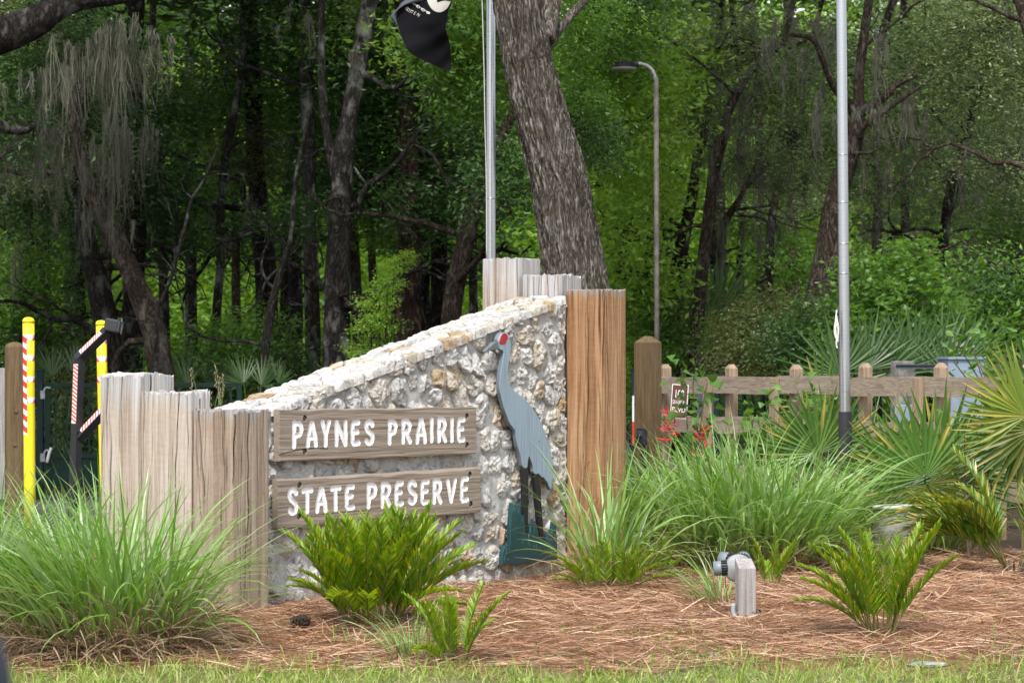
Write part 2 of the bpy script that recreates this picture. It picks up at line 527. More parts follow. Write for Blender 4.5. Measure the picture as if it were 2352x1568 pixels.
def road_mat():
    m, nt, b, o = new_mat('asphalt')
    v = coords(nt)
    n1 = noise(nt, v, 90, 5, 0.7); n2 = noise(nt, v, 1.2, 3)
    c = ramp(nt, n1, [(0.3, (0.032, 0.033, 0.036)), (0.7, (0.085, 0.085, 0.088))]).outputs[0]
    c = mixc(nt, ramp(nt, n2, [(0.5, (0,) * 3), (0.75, (0.6,) * 3)]).outputs[0], c, (0.11, 0.085, 0.06))
    nt.links.new(c, b.inputs['Base Color']); b.inputs['Roughness'].default_value = 0.9
    bump(nt, b, n1, 0.5, 0.006)
    return m
V = [(-16, 21.6, 0.006), (-2.0, 21.6, 0.006), (2.0, 23.5, 0.006), (2.2, 31.2, 0.006), (-4.2, 32.2, 0.006), (-16, 31.0, 0.006)]
tag(mesh_obj('road', V, [tuple(range(6))], road_mat()), kind='structure')

# ------------------------------------------------------------------ the sign wall
TH = math.radians(55)
W0 = np.array([-1.307, 15.5, 0.0])
tv = np.array([math.cos(TH), math.sin(TH), 0]); nv = np.array([math.sin(TH), -math.cos(TH), 0])
T_WALL = 0.35
def inv(x, y, v=0.05):
    """picture point -> (u, z) on the plane parallel to the wall face at stand-off v"""
    k = (x - CX) / FL
    o = W0 + nv * v
    u = (k * o[1] - o[0]) / (tv[0] - k * tv[1])
    Y = o[1] + u * tv[1]
    return u, CH + (HY - y) / FL * Y
def wall_top(u):
    return 1.18 + 0.235 * u

def clip_poly(poly, nrm, c):
    out = []
    for i in range(len(poly)):
        a, b = poly[i], poly[(i + 1) % len(poly)]
        da, db = a @ nrm - c, b @ nrm - c
        if da <= 0: out.append(a)
        if (da < 0 < db) or (db < 0 < da):
            out.append(a + (b - a) * da / (da - db))
    return out
def voronoi(seeds, wts, poly):
    cells = []
    for i, s in enumerate(seeds):
        c = [np.array(p, float) for p in poly]
        d = np.linalg.norm(seeds - s, axis=1)
        for j in np.argsort(d)[1:26]:
            dv = seeds[j] - s
            L = np.linalg.norm(dv)
            off = (L * L + wts[i] ** 2 - wts[j] ** 2) / (2 * L)
            c = clip_poly(c, dv / L, (s @ (dv / L)) + off)
            if len(c) < 3: break
        cells.append(c if len(c) >= 3 else None)
    return cells
def poisson(n, box, rmin, rmax, tries=9000):
    pts, rs = [], []
    for _ in range(tries):
        p = np.array([rng.uniform(box[0], box[1]), rng.uniform(box[2], box[3])])
        r = rmin + (rmax - rmin) * rng.random() ** 1.7
        if all(np.linalg.norm(p - q) > (r + s) * 0.93 for q, s in zip(pts, rs)):
            pts.append(p); rs.append(r)
            if len(pts) >= n: break
    return np.array(pts), np.array(rs)
def round_poly(c, n, gap):
    c = np.array(c); ctr = c.mean(0)
    # area centroid
    x, y = c[:, 0], c[:, 1]; x1, y1 = np.roll(x, -1), np.roll(y, -1)
    cr = x * y1 - x1 * y; A = cr.sum() / 2
    if abs(A) < 5e-4: return None, None, 0
    ctr = np.array([((x + x1) * cr).sum() / (6 * A), ((y + y1) * cr).sum() / (6 * A)])
    # inset by half planes
    q = [p for p in c]
    ok = [np.array(p) for p in c]
    sgn = 1 if A > 0 else -1
    poly = [np.array(p) for p in c]
    for i in range(len(c)):
        e = c[(i + 1) % len(c)] - c[i]
        L = np.linalg.norm(e)
        if L < 1e-6: continue
        nr = np.array([e[1], -e[0]]) / L * sgn
        poly = clip_poly(poly, nr, c[i] @ nr - gap)
        if len(poly) < 3: return None, None, 0
    p = np.array(poly)
    for _ in range(2):
        nx_ = np.roll(p, -1, 0)
        p = np.stack([p * 0.86 + nx_ * 0.14, p * 0.14 + nx_ * 0.86], 1).reshape(-1, 2)
    seg = np.linalg.norm(np.roll(p, -1, 0) - p, axis=1); cum = np.concatenate([[0], np.cumsum(seg)])
    t = np.linspace(0, cum[-1], n, endpoint=False)
    pc = np.vstack([p, p[:1]])
    r = np.stack([np.interp(t, cum, pc[:, k]) for k in (0, 1)], -1)
    return r, ctr, abs(A)

wall = thing('stone_wall', 'sloping rubble wall of pale limestone holding the park name boards', 'wall', W0, TH)
# mortar core
mb = MB()
U0, U1 = -0.40, 2.86
us = np.linspace(U0, U1, 90); zs = np.linspace(-0.25, 1.0, 44)
Vc = []
for k, zf in enumerate(zs):
    for u in us:
        top = wall_top(u) - 0.03
        z = -0.25 + (top + 0.25) * (k / (len(zs) - 1))
        Vc.append((u, 0.001 + 0.010 * vnoise(np.array([u * 9, z * 9, 1.0]), 5) + 0.006 * vnoise(np.array([u * 30, z * 30, 1.0]), 6), z))
nn = len(us)
Fc = [(j * nn + i, j * nn + i + 1, (j + 1) * nn + i + 1, (j + 1) * nn + i) for j in range(len(zs) - 1) for i in range(nn - 1)]
b0 = len(Vc)
for z in (-0.25, None):
    for u in (U0, U1):
        for y in (0.02, T_WALL):
            Vc.append((u, y, (wall_top(u) - 0.032) if z is None else z))
# indices b0..: (low U0 front, low U0 back, low U1 front, low U1 back, top ...)
Fc += [(b0 + 0, b0 + 1, b0 + 5, b0 + 4), (b0 + 2, b0 + 6, b0 + 7, b0 + 3), (b0 + 1, b0 + 3, b0 + 7, b0 + 5), (b0 + 4, b0 + 5, b0 + 7, b0 + 6)]
mesh_obj('mortar_core', Vc, Fc, M['mortar'], wall, smooth=True)

def stone_mesh(r, ctr, h, seed, to3, rough=1.0, flat=0.0):
    n = len(r)
    rings = [(1.03, -0.8), (1.0, 0.40), (0.955, 0.86), (0.86, 0.98), (0.70, 1.0), (0.52, 1.0), (0.34, 1.0), (0.16, 1.0)]
    tilt = rng.normal(0, 0.16 * (1 - flat), 2)
    facet_n = rng.normal(0, 1, (4, 2)); facet_o = rng.uniform(0.01, 0.05, 4)
    V = []
    for (s, hh) in rings:
        q = ctr + (r - ctr) * s
        d = h * hh + ((q - ctr) @ tilt) * min(1, max(0, hh)) * 0.8
        if hh > 0.3:
            for fn, fo in zip(facet_n, facet_o):
                fn = fn / np.linalg.norm(fn)
                dist = (q - ctr) @ fn - fo
                d = d - np.maximum(dist, 0) * 0.22 * (1 - flat)
            d = d + rough * (0.007 * fbm(np.column_stack([q * 20, np.full(n, seed)]), seed, 2) + 0.009 * vnoise(np.column_stack([q * 60, np.full(n, seed)]), seed + 5))
        V.append(np.column_stack([q, d]))
    V.append(np.array([[ctr[0], ctr[1], h * 1.02]]))
    V = np.vstack(V)
    jit = 0.008 * np.column_stack([vnoise(np.column_stack([V[:, :2] * 40, np.full(len(V), 3.0 + seed)]), 11), vnoise(np.column_stack([V[:, :2] * 40, np.full(len(V), 7.0 + seed)]), 12)])
    V[:, :2] += jit
    F = []
    for k in range(len(rings) - 1):
        for j in range(n):
            l = (j + 1) % n
            F.append((k * n + j, k * n + l, (k + 1) * n + l, (k + 1) * n + j))
    c = len(V) - 1; k = len(rings) - 1
    for j in range(n):
        F.append((k * n + j, k * n + (j + 1) % n, c))
    return to3(V), F

# stones of the face
seeds, rs = poisson(300, (U0, U1, -0.1, 1.86), 0.042, 0.125)
poly = [(U0 + 0.02, -0.12), (U1, -0.12), (U1, wall_top(U1)), (U0 + 0.02, wall_top(U0))]
keep = [i for i, s in enumerate(seeds) if s[1] < wall_top(s[0]) + 0.1]
seeds, rs = seeds[keep], rs[keep]
k = 0
for c in voronoi(seeds, rs * 0.8, [np.array(p) for p in poly]):
    if c is None: continue
    r, ctr, A = round_poly(c, 26, rng.uniform(0.004, 0.011))
    if r is None: continue
    h = rng.uniform(0.010, 0.030) * min(1, 0.6 + A * 25)
    # stones near the board are set a little flatter so that the boards sit on them
    if 0.45 < ctr[1] < 1.2 and -0.1 < ctr[0] < 1.95: h = min(h, 0.022)
    k += 1
    Vs, Fs = stone_mesh(r, ctr, h, k, lambda V: np.column_stack([V[:, 0], -V[:, 2], V[:, 1]]))
    o = mesh_obj('stone', Vs - np.array([ctr[0], 0, ctr[1]]), Fs, M['stone'], wall, smooth=False, loc=(ctr[0], 0, ctr[1]))
# stones laid along the top
sl = 0.235
seeds, rs = poisson(150, (U0, U1, -0.015, T_WALL + 0.01), 0.05, 0.11, 5000)
poly = [np.array(p) for p in [(U0 + 0.01, -0.03), (U1, -0.03), (U1, T_WALL + 0.02), (U0 + 0.01, T_WALL + 0.02)]]
for c in voronoi(seeds, rs * 0.8, poly):
    if c is None: continue
    r, ctr, A = round_poly(c, 22, rng.uniform(0.001, 0.004))
    if r is None: continue
    h = rng.uniform(0.0, 0.022); k += 1
    Vs, Fs = stone_mesh(r, ctr, 0.024 + h * 0.45, k, lambda V: np.column_stack([V[:, 0], V[:, 1], V[:, 2] - 0.025 + wall_top(V[:, 0])]), 0.45, 0.7)
    cz = wall_top(ctr[0])
    mesh_obj('cap_stone', Vs - np.array([ctr[0], ctr[1], cz]), Fs, M['stone'], wall, smooth=False, loc=(ctr[0], ctr[1], cz))

# ------------------------------------------------------------------ timber posts
def timber(name, label, u0, u1, v0, v1, H, mat, seed, jag=0.02, top_fn=None, wth_len=0.25, cracks=9, twist=0.0):
    c = W0 + tv * (u0 + u1) / 2 + nv * (v0 + v1) / 2
    base = float(gz(c[0], c[1])) - 0.12
    root = thing('timber_post', label, 'post', (c[0], c[1], base), TH + twist)
    hx, hy = (u1 - u0) / 2, (v1 - v0) / 2
    Np, Nr = 260, 46
    a = np.linspace(0, 2 * math.pi, Np, endpoint=False)
    e = 0.16
    cx = np.sign(np.cos(a)) * np.abs(np.cos(a)) ** e; cy = np.sign(np.sin(a)) * np.abs(np.sin(a)) ** e
    # even spacing along the outline
    q = np.column_stack([cx * hx, cy * hy]); qc = np.vstack([q, q[:1]])
    cum = np.concatenate([[0], np.cumsum(np.linalg.norm(np.diff(qc, axis=0), axis=1))])
    s = np.linspace(0, cum[-1], Np, endpoint=False)
    q = np.column_stack([np.interp(s, cum, qc[:, k]) for k in (0, 1)])
    R = np.linalg.norm(q, axis=1)
    nrm = q / R[:, None]
    r_ = np.random.default_rng(seed)
    Hh = H - base
    ang = np.arctan2(q[:, 1], q[:, 0])
    topz = Hh + jag * (vnoise(np.column_stack([q * 60, np.zeros(Np)]), seed) * 0.6 + vnoise(np.column_stack([q * 190, np.zeros(Np)]), seed + 1) * 0.6)
    if top_fn is not None: topz = topz + top_fn(q[:, 0], -q[:, 1])
    zf = np.concatenate([np.linspace(0, 0.86, Nr - 14), np.linspace(0.88, 1.0, 14)])
    crk = [(r_.uniform(0, Np), r_.uniform(0.004, 0.024) * (1 if _ % 3 else 1.3), r_.uniform(0, 0.75), r_.uniform(0.45, 1.3), r_.normal(0, 9), r_.choice([0.9, 1.1, 1.4, 2.6])) for _ in range(cracks)]
    crk += [(r_.uniform(0, Np), r_.uniform(0.002, 0.006), f_, f_ + r_.uniform(0.1, 0.45), r_.normal(0, 3), 0.9) for f_ in r_.uniform(0, 0.9, 46)]
    V, wth, ck = [], [], []
    idx = np.arange(Np)
    for f in zf:
        z = topz * f
        p3 = np.column_stack([q[:, 0] * 55, q[:, 1] * 55, z * 1.3])
        d = 0.0016 * vnoise(p3, seed + 2) + 0.0045 * vnoise(np.column_stack([q * 4.5, z * 1.6]), seed + 3) + 0.0012 * vnoise(np.column_stack([q * 150, z * 2]), seed + 8)
        cc = np.zeros(Np)
        for (s0, dep, f0, f1, drift, wd) in crk:
            if f0 <= f <= f1:
                pos = (s0 + drift * (f - f0) + 1.3 * math.sin(f * 9 + s0) + 0.8 * math.sin(f * 31 + s0 * 3)) % Np
                dist = np.abs((idx - pos + Np / 2) % Np - Np / 2)
                wgt = np.clip(1 - dist / wd, 0, 1) * min(1, (f - f0) * 6, max(0.0, (f1 - f) * 6) + (1 if f1 > 1 else 0))
                cc = np.maximum(cc, wgt)
                d = d - dep * wgt
        V.append(np.column_stack([q + nrm * d[:, None], z]))
        below = topz - z
        wth.append(np.clip(1 - below / wth_len + 0.35 * vnoise(np.column_stack([q * 25, z * 2]), seed + 4), 0, 1))
        ck.append(cc)
    zt = topz
    for sc_, dz in ((0.93, -0.004), (0.6, 0.0), (0.25, 0.002)):
        z2 = (zt * 0.5 + zt.mean() * 0.5 if sc_ < 0.9 else zt) + dz + 0.006 * vnoise(np.column_stack([q * sc_ * 50, np.zeros(Np)]), seed + 6)
        if top_fn is not None and sc_ < 0.9:
            z2 = Hh + top_fn(q[:, 0] * sc_, -q[:, 1] * sc_) + 0.006 * vnoise(np.column_stack([q * sc_ * 50, np.zeros(Np)]), seed + 6)
        V.append(np.column_stack([q * sc_, z2])); wth.append(np.full(Np, 1.0)); ck.append(np.zeros(Np))
    nrw = len(V)
    V = np.vstack(V); wth = np.concatenate(wth); ck = np.concatenate(ck)
    F = []
    for j in range(nrw - 1):
        for i in range(Np):
            l = (i + 1) % Np
            F.append((j * Np + i, j * Np + l, (j + 1) * Np + l, (j + 1) * Np + i))
    F.append(tuple((nrw - 1) * Np + i for i in range(Np)))
    mesh_obj('timber', V, F, mat, root, smooth=False, attrs={'wth': wth, 'crack': ck})
    return root
s = 0.29
timber('timber_post', 'tallest pale grey timber post at the left end of the stone wall', -0.662, -0.372, -0.662, -0.366, 1.355, M['post_pale'], 21, 0.014,
       lambda x, v: -0.010 + 0.02 * (1 - (x / 0.15) ** 2) , 0.30, 20)
timber('timber_post', 'middle splintered timber post stepping down between the pale post and the name boards', -0.662, -0.49, -0.362, -0.008, 1.255, M['post_pale'], 22, 0.03,
       lambda x, v: np.where(x > 0.03, 0.03 * np.sin(x * 260) - 0.01, 0.0), 0.13, 16)
timber('timber_post', 'short weathered timber post touching the left ends of the name boards', -0.662, -0.372, 0.0, 0.30, 1.165, M['post_tan'], 23, 0.02, None, 0.07, 24)
timber('timber_post', 'tallest whitish timber post behind the high right end of the wall', 2.85, 3.13, -0.64, -0.36, 2.095, M['post_pale'], 24, 0.014, None, 0.5, 16)
timber('timber_post', 'grey split timber post half hidden between the two right hand posts', 2.86, 3.14, -0.335, -0.055, 1.985, M['post_pale'], 25, 0.018, lambda x, v: -0.012 * (x > 0.08), 0.9, 12)
timber('timber_post', 'broad orange brown timber post right of the painted crane', 2.866, 3.145, -0.005, 0.28, 1.885, M['post_brown'], 26, 0.014, None, 0.06, 26)

# ------------------------------------------------------------------ name boards with carved letters
def arc(cx, cy, rx, ry, a0, a1, n=12):
    return [(cx + rx * math.cos(math.radians(a)), cy + ry * math.sin(math.radians(a))) for a in np.linspace(a0, a1, n)]
GL = {
 'P': [[(0, 0), (0, 1)], [(0, 1), (0.55, 1)] + arc(0.55, 0.74, 0.45, 0.26, 90, -90) + [(0, 0.40)]],
 'A': [[(0, 0), (0.06, 0.35), (0.42, 1), (0.58, 1), (0.94, 0.35), (1, 0)], [(0.05, 0.36), (0.95, 0.36)]],
 'Y': [[(0, 1), (0.5, 0.46), (1, 1)], [(0.5, 0.46), (0.48, 0)]],
 'N': [[(0, 0), (0, 1), (1, 0), (1, 1)]],
 'E': [[(1, 1), (0.2, 1), (0, 0.85), (0, 0.12), (0.25, 0), (1, 0.03)], [(0, 0.55), (0.82, 0.56)]],
 'S': [[(0.95, 0.86)] + arc(0.5, 0.80, 0.42, 0.2, 40, 215, 9) + [(0.3, 0.58), (0.75, 0.44)] + arc(0.52, 0.24, 0.46, 0.24, 35, -150, 10)],
 'R': [[(0, 0), (0, 1)], [(0, 1), (0.5, 1)] + arc(0.5, 0.74, 0.42, 0.26, 90, -90) + [(0, 0.46)], [(0.4, 0.47), (1, 0)]],
 'I': [[(0.5, 0), (0.5, 1)]],
 'T': [[(0, 0.95), (0.5, 1), (1, 0.96)], [(0.5, 1), (0.5, 0)]],
 'V': [[(0, 1), (0.5, 0), (1, 1)]],
}
def seg_dist(px, pz, a, b):
    ax, az = a; bx, bz = b
    dx, dz = bx - ax, bz - az
    L2 = dx * dx + dz * dz + 1e-12
    t = np.clip(((px - ax) * dx + (pz - az) * dz) / L2, 0, 1)
    return np.hypot(px - ax - t * dx, pz - az - t * dz)

def name_board(label, u0, u1, zb0, zb1, dz_right, letters, bolts, seed, wane, crack):
    v_back, v_front = 0.026, 0.064
    root_loc = W0 + tv * u0 + nv * v_back
    root = thing('name_board', label, 'sign', (root_loc[0], root_loc[1], zb0), TH)
    L, H = u1 - u0, zb1 - zb0
    n_x, n_z = int(L / 0.0031), int(H / 0.0031)
    x = np.linspace(0, L, n_x); z = np.linspace(0, H, n_z)
    X, Z = np.meshgrid(x, z)
    dep = np.zeros_like(X); lid = np.full(X.shape, -1)
    rad = 0.0162
    for li, (ch, box, zm) in enumerate(letters):
        zx0, zx1, zy0, zy1 = box
        ox = 670 if zm == 7 else 940
        f = lambda px, py: inv((ox + px / 4.75) / 1.0884, (1000 + py / 4.75) / 1.0884, v_front)
        ua, za = f(zx0, zy0); ub, zb = f(zx1, zy1)
        ua -= u0; ub -= u0; za -= zb0; zb -= zb0
        xm = (ua + ub) / 2
        za -= dz_right * xm / L; zb -= dz_right * xm / L
        w0, w1 = ua + rad * 0.85, ub - rad * 0.85
        if ch == 'I': w0 = w1 = xm
        h0, h1 = zb + rad * 0.85, za - rad * 0.85
        sel = (X > ua - 0.02) & (X < ub + 0.02)
        dm = np.full(X.shape, 9.0)
        for st in GL[ch]:
            pts = [(w0 + (w1 - w0) * px, h0 + (h1 - h0) * pz) for px, pz in st]
            for a_, b_ in zip(pts[:-1], pts[1:]):
                dd = seg_dist(X[sel], Z[sel], a_, b_)
                dm[sel] = np.minimum(dm[sel], dd)
        rr = rad * (1 + 0.05 * vnoise(np.stack([X * 40, Z * 40, np.zeros_like(X)], -1), seed + li))
        q = np.clip(1 - (dm / rr) ** 2, 0, 1)
        g_ = 0.0062 * np.sqrt(q)
        dep = np.maximum(dep, g_); lid = np.where(q > 0.05, li, lid)
    # bolt holes
    for (bx, by, zm) in bolts:
        ox = 670 if zm == 7 else 940
        ub, zb = inv((ox + bx / 4.75) / 1.0884, (1000 + by / 4.75) / 1.0884, v_front)
        ub -= u0; zb -= zb0 + dz_right * ub / L
        dd = np.hypot(X - ub, Z - zb)
        dep = np.maximum(dep, np.where(dd < 0.0165, 0.02, 0)); lid = np.where(dd < 0.0165, -2, lid)
        bo = MB()
        pa = [(ub, 0.012, zb), (ub, 0.004, zb)]
        bo.tube([(ub, -0.030, zb), (ub, -0.022, zb)], [0.0105, 0.0105], 14)
        for kk in range(6):
            pass
        bo.tube([(ub, -0.033, zb), (ub, -0.027, zb)], [0.0055, 0.0055], 6)
        bo_o = bo.obj('bolt', M['bolt'], root)
        bo_o.location.z = dz_right * ub / L
    grain = 0.0012 * vnoise(np.stack([X * 4, Z * 120, np.zeros_like(X)], -1), seed) + 0.0016 * vnoise(np.stack([X * 2, Z * 45, np.zeros_like(X)], -1), seed + 2)
    dep = dep + np.where(lid == -1, grain, grain * 0.3)
    if crack:
        cz = H * 0.12 + 0.018 * np.sin(X * 7.0) + 0.05 * X
        dep = np.where((np.abs(Z - cz) < 0.0024) & (X < 0.42), dep + 0.009, dep)
    # worn, chipped top and bottom edges
    tw = wane * (0.35 + 0.65 * np.clip(fbm(np.stack([x * 3.1, x * 0, x * 0], -1), seed + 3, 3) + 0.35, 0, 1))
    edge_t = H - Z
    drop = np.clip((tw[None, :] - edge_t) / np.maximum(tw[None, :], 1e-4), 0, 1)
    dep = dep + 0.022 * drop ** 1.5
    edge = np.minimum(np.minimum(X, L - X), Z)
    dep = dep + np.where(edge < 0.0035, 0.002, 0)
    zt = Z + 0.004 * vnoise(np.stack([X * 5, X * 0, X * 0], -1), seed + 4) * (Z / H)
    tk = v_front - v_back
    Zs = zt + dz_right * X / L
    V = np.stack([X, -(tk - dep), Zs], -1).reshape(-1, 3)
    ii, jj = np.meshgrid(np.arange(n_x - 1), np.arange(n_z - 1))
    a_ = (jj * n_x + ii).ravel()
    Fq = np.stack([a_, a_ + 1, a_ + n_x + 1, a_ + n_x], -1)
    lf = lid[:-1, :-1].ravel()
    # board body without the letter faces
    selb = lf < 0
    nb = len(V)
    per_b = np.arange(n_x); per_t = (n_z - 1) * n_x + np.arange(n_x)
    Vb = np.vstack([V, np.column_stack([x, np.zeros(n_x), V[per_b, 2]]), np.column_stack([x, np.zeros(n_x), V[per_t, 2]])])
    bb = nb + np.arange(n_x); bt = nb + n_x + np.arange(n_x)
    extra = [np.stack([bb[:-1], bb[1:], per_b[1:], per_b[:-1]], -1), np.stack([per_t[:-1], per_t[1:], bt[1:], bt[:-1]], -1), np.stack([bb[1:], bb[:-1], bt[:-1], bt[1:]], -1)]
    Fb = np.vstack([Fq[selb]] + extra)
    mi = np.concatenate([np.where(lf[selb] == -2, 1, 0), np.zeros(sum(len(e) for e in extra), int)])
    mesh = mesh_obj('plank', Vb, Fb, None, root, mats=[M['board'], M['hole']], midx=mi)
    # end faces
    for nm, col in (('l', 0), ('r', n_x - 1)):
        ids = np.arange(n_z) * n_x + col
        Ve = np.vstack([V[ids], np.column_stack([np.full(n_z, x[col]), np.zeros(n_z), V[ids, 2]])])
        Fe = [(i, i + 1, n_z + i + 1, n_z + i) for i in range(n_z - 1)]
        if col == 0: Fe = [f[::-1] for f in Fe]
        mesh_obj('plank_end', Ve, Fe, M['board'], root)
    for li in range(len(letters)):
        f = Fq[lf == li]
        if len(f) == 0: continue
        uq, invx = np.unique(f.ravel(), return_inverse=True)
        mesh_obj('letter', V[uq], invx.reshape(-1, 4), M['white_paint'], root, smooth=True)
    return root
name_board('upper brown plank carved with PAYNES PRAIRIE in white', -0.018, 1.818, 0.886, 1.165, 0.0,
    [('P', (290, 415, 240, 572), 7), ('A', (455, 585, 250, 566), 7), ('Y', (628, 742, 242, 558), 7), ('N', (795, 938, 240, 550), 7), ('E', (985, 1092, 240, 546), 7), ('S', (1140, 1262, 235, 538), 7),
     ('P', (143, 250, 228, 528), 8), ('R', (305, 422, 218, 518), 8), ('A', (472, 597, 210, 518), 8), ('I', (640, 680, 207, 508), 8), ('R', (728, 838, 203, 505), 8), ('I', (880, 918, 203, 503), 8), ('E', (962, 1055, 206, 500), 8)],
    [(438, 210, 7), (437, 608, 7), (1078, 188, 8), (1080, 532, 8)], 40, 0.006, True)
name_board('lower brown plank carved with STATE PRESERVE in white', -0.03, 1.862, 0.522, 0.790, 0.016,
    [('S', (228, 358, 1035, 1360), 7), ('T', (398, 532, 1030, 1343), 7), ('A', (565, 700, 1025, 1333), 7), ('T', (738, 865, 1008, 1315), 7), ('E', (915, 1025, 1005, 1305), 7), ('P', (1175, 1292, 980, 1285), 7),
     ('R', (58, 180, 968, 1275), 8), ('E', (222, 325, 962, 1262), 8), ('S', (368, 487, 950, 1243), 8), ('E', (530, 632, 945, 1240), 8), ('R', (675, 785, 932, 1232), 8), ('V', (832, 955, 935, 1220), 8), ('E', (1000, 1097, 918, 1215), 8)],
    [(375, 1000, 7), (372, 1378, 7), (1117, 888, 8), (1127, 1235, 8)], 60, 0.022, False)

# ------------------------------------------------------------------ painted crane cut-out
def z5(p): return inv((1180 + p[0] / 3.565) / 1.0884, (800 + p[1] / 3.565) / 1.0884, 0.07)
def z6(p): return inv((1200 + p[0] / 5.225) / 1.0884, (1140 + p[1] / 5.225) / 1.0884, 0.07)
u_c, z_c = z6((600, 1390))
crane_loc = W0 + tv * u_c + nv * 0.045
crane = thing('crane_cutout', 'blue grey painted wooden crane cut-out with red crown on the stone wall', 'crane figure', (crane_loc[0], crane_loc[1], z_c), TH)
def cutout(name, pts, y_back, y_front, mat, edge_mat=None, smooth_it=1):
    p = np.array(pts)
    for _ in range(smooth_it):
        nx_ = np.roll(p, -1, 0)
        p = np.stack([p * 0.75 + nx_ * 0.25, p * 0.25 + nx_ * 0.75], 1).reshape(-1, 2)
    p = p - np.array([u_c, z_c])
    ar = np.sum(p[:, 0] * np.roll(p[:, 1], -1) - np.roll(p[:, 0], -1) * p[:, 1])
    if ar < 0: p = p[::-1]
    n = len(p); bev = 0.002
    ctr = p.mean(0)
    nr = np.roll(p, -1, 0) - np.roll(p, 1, 0); nr = np.column_stack([nr[:, 1], -nr[:, 0]]); nr /= np.linalg.norm(nr, axis=1, keepdims=True) + 1e-9
    pin = p - nr * bev
    V = np.vstack([np.column_stack([pin[:, 0], np.full(n, -y_front), pin[:, 1]]), np.column_stack([p[:, 0], np.full(n, -(y_front - bev)), p[:, 1]]), np.column_stack([p[:, 0], np.full(n, -y_back), p[:, 1]])])
    F = [tuple(range(n))]
    mi = [0]
    for k in (0, 1):
        for i in range(n):
            j = (i + 1) % n
            F.append((k * n + j, k * n + i, (k + 1) * n + i, (k + 1) * n + j)); mi.append(0 if k == 0 else 1)
    F.append(tuple(range(3 * n - 1, 2 * n - 1, -1))); mi.append(1)
    return mesh_obj(name, V.tolist(), F, None, crane, mats=[mat, edge_mat or mat], midx=mi)
body = [(222, 185), (232, 150), (250, 120), (275, 108), (305, 115), (325, 140), (340, 175), (348, 220), (345, 280), (330, 360), (318, 440), (318, 520), (330, 570), (360, 615), (410, 655), (460, 690), (510, 740), (555, 805), (600, 880), (630, 940), (655, 1020), (680, 1100), (700, 1180), (715, 1250), (722, 1320), (722, 1400), (714, 1460), (705, 1515),
        (690, 1490), (672, 1440), (655, 1425), (640, 1398), (622, 1402), (605, 1380), (592, 1362), (575, 1375), (548, 1365), (545, 1300), (525, 1250), (508, 1203), (499, 1255), (493, 1322), (450, 1314), (437, 1230), (425, 1180), (405, 1120), (392, 1050), (388, 990), (360, 950), (335, 920), (310, 850), (290, 800), (275, 740), (262, 690), (250, 640), (245, 590), (250, 500), (262, 420), (278, 330), (282, 290), (272, 268), (243, 262), (236, 215)]
cutout('body', [z5(p) for p in body], 0.0, 0.026, M['crane_blue'], M['crane_edge'])
cutout('beak', [z5(p) for p in [(116, 282), (145, 250), (180, 220), (222, 185), (237, 215), (244, 262), (180, 264), (135, 279)]], 0.001, 0.0245, M['crane_beak'], M['crane_edge'])
cutout('red_crown', [z5(p) for p in [(240, 214), (247, 170), (267, 128), (287, 112), (308, 120), (320, 146), (316, 178), (302, 188), (299, 213), (262, 220)]], 0.02, 0.0275, M['crane_red'])
cutout('white_face_stripe', [z5(p) for p in [(231, 180), (240, 148), (255, 124), (272, 113), (262, 130), (246, 168), (240, 200)]], 0.02, 0.0270, M['crane_white'])
cutout('eye', [z5(p) for p in [(290, 200), (297, 188), (302, 194), (298, 210), (291, 212)]], 0.02, 0.0282, M['crane_black'], None, 2)
cutout('leg', [z6(p) for p in [(555, 150), (612, 150), (630, 215), (636, 300), (636, 540), (646, 580), (646, 605), (636, 640), (633, 760), (632, 900), (627, 1085), (608, 1115), (590, 1105), (588, 900), (578, 700), (575, 400), (565, 250)]], 0.0, 0.0235, M['crane_black'])
cutout('leg', [z6(p) for p in [(700, 232), (775, 226), (775, 300), (788, 380), (802, 450), (800, 560), (815, 740), (833, 950), (836, 1068), (810, 1072), (785, 1050), (765, 800), (740, 560), (726, 400)]], 0.0, 0.0235, M['crane_black'])
grass_out = [(290, 1417), (300, 1250), (330, 1165), (352, 1160), (362, 1175), (375, 1155), (400, 1165), (398, 1050), (400, 900), (412, 760), (424, 612), (440, 640), (452, 610), (466, 625), (476, 740), (490, 625), (512, 640), (534, 615), (540, 770), (560, 762), (582, 770), (594, 1000), (612, 1030), (628, 1060), (644, 1020), (648, 885), (680, 885), (696, 1030), (702, 1090), (712, 845), (726, 848), (742, 905), (760, 965), (770, 1045), (800, 1055), (826, 1062), (850, 1095), (884, 1100), (892, 985), (915, 1010), (940, 1000), (952, 955), (966, 850), (985, 862), (1000, 1000), (1012, 1180), (1008, 1345), (800, 1375), (600, 1395)]
cutout('marsh_grass', [z6(p) for p in grass_out], -0.002, 0.0255, M['crane_teal'], M['crane_teal'], 0)
for k, (gx0, gy0) in enumerate([(432, 650), (456, 660), (505, 665), (550, 800), (345, 1185), (385, 1190), (320, 1290), (560, 1090), (640, 1080), (708, 1150), (735, 1150), (860, 1130), (905, 1110), (770, 1170), (660, 910), (925, 1060)]):
    w = 5; hh = 60 if k % 2 else 95
    cutout('paint_stroke', [z6(p) for p in [(gx0 - w, gy0), (gx0 + w, gy0 + 5), (gx0 + w * 0.7, gy0 + hh), (gx0 - w, gy0 + hh * 0.8)]], 0.02, 0.0265, M['crane_teal_light'], None, 0)
for p in ((597, 1080),):
    uu, zz = z5(p)
    MB().tube([(uu - u_c, -0.024, zz - z_c), (uu - u_c, -0.028, zz - z_c)], [0.006, 0.005], 10).obj('screw', M['bolt'], crane)
uu, zz = z6((368, 1350))
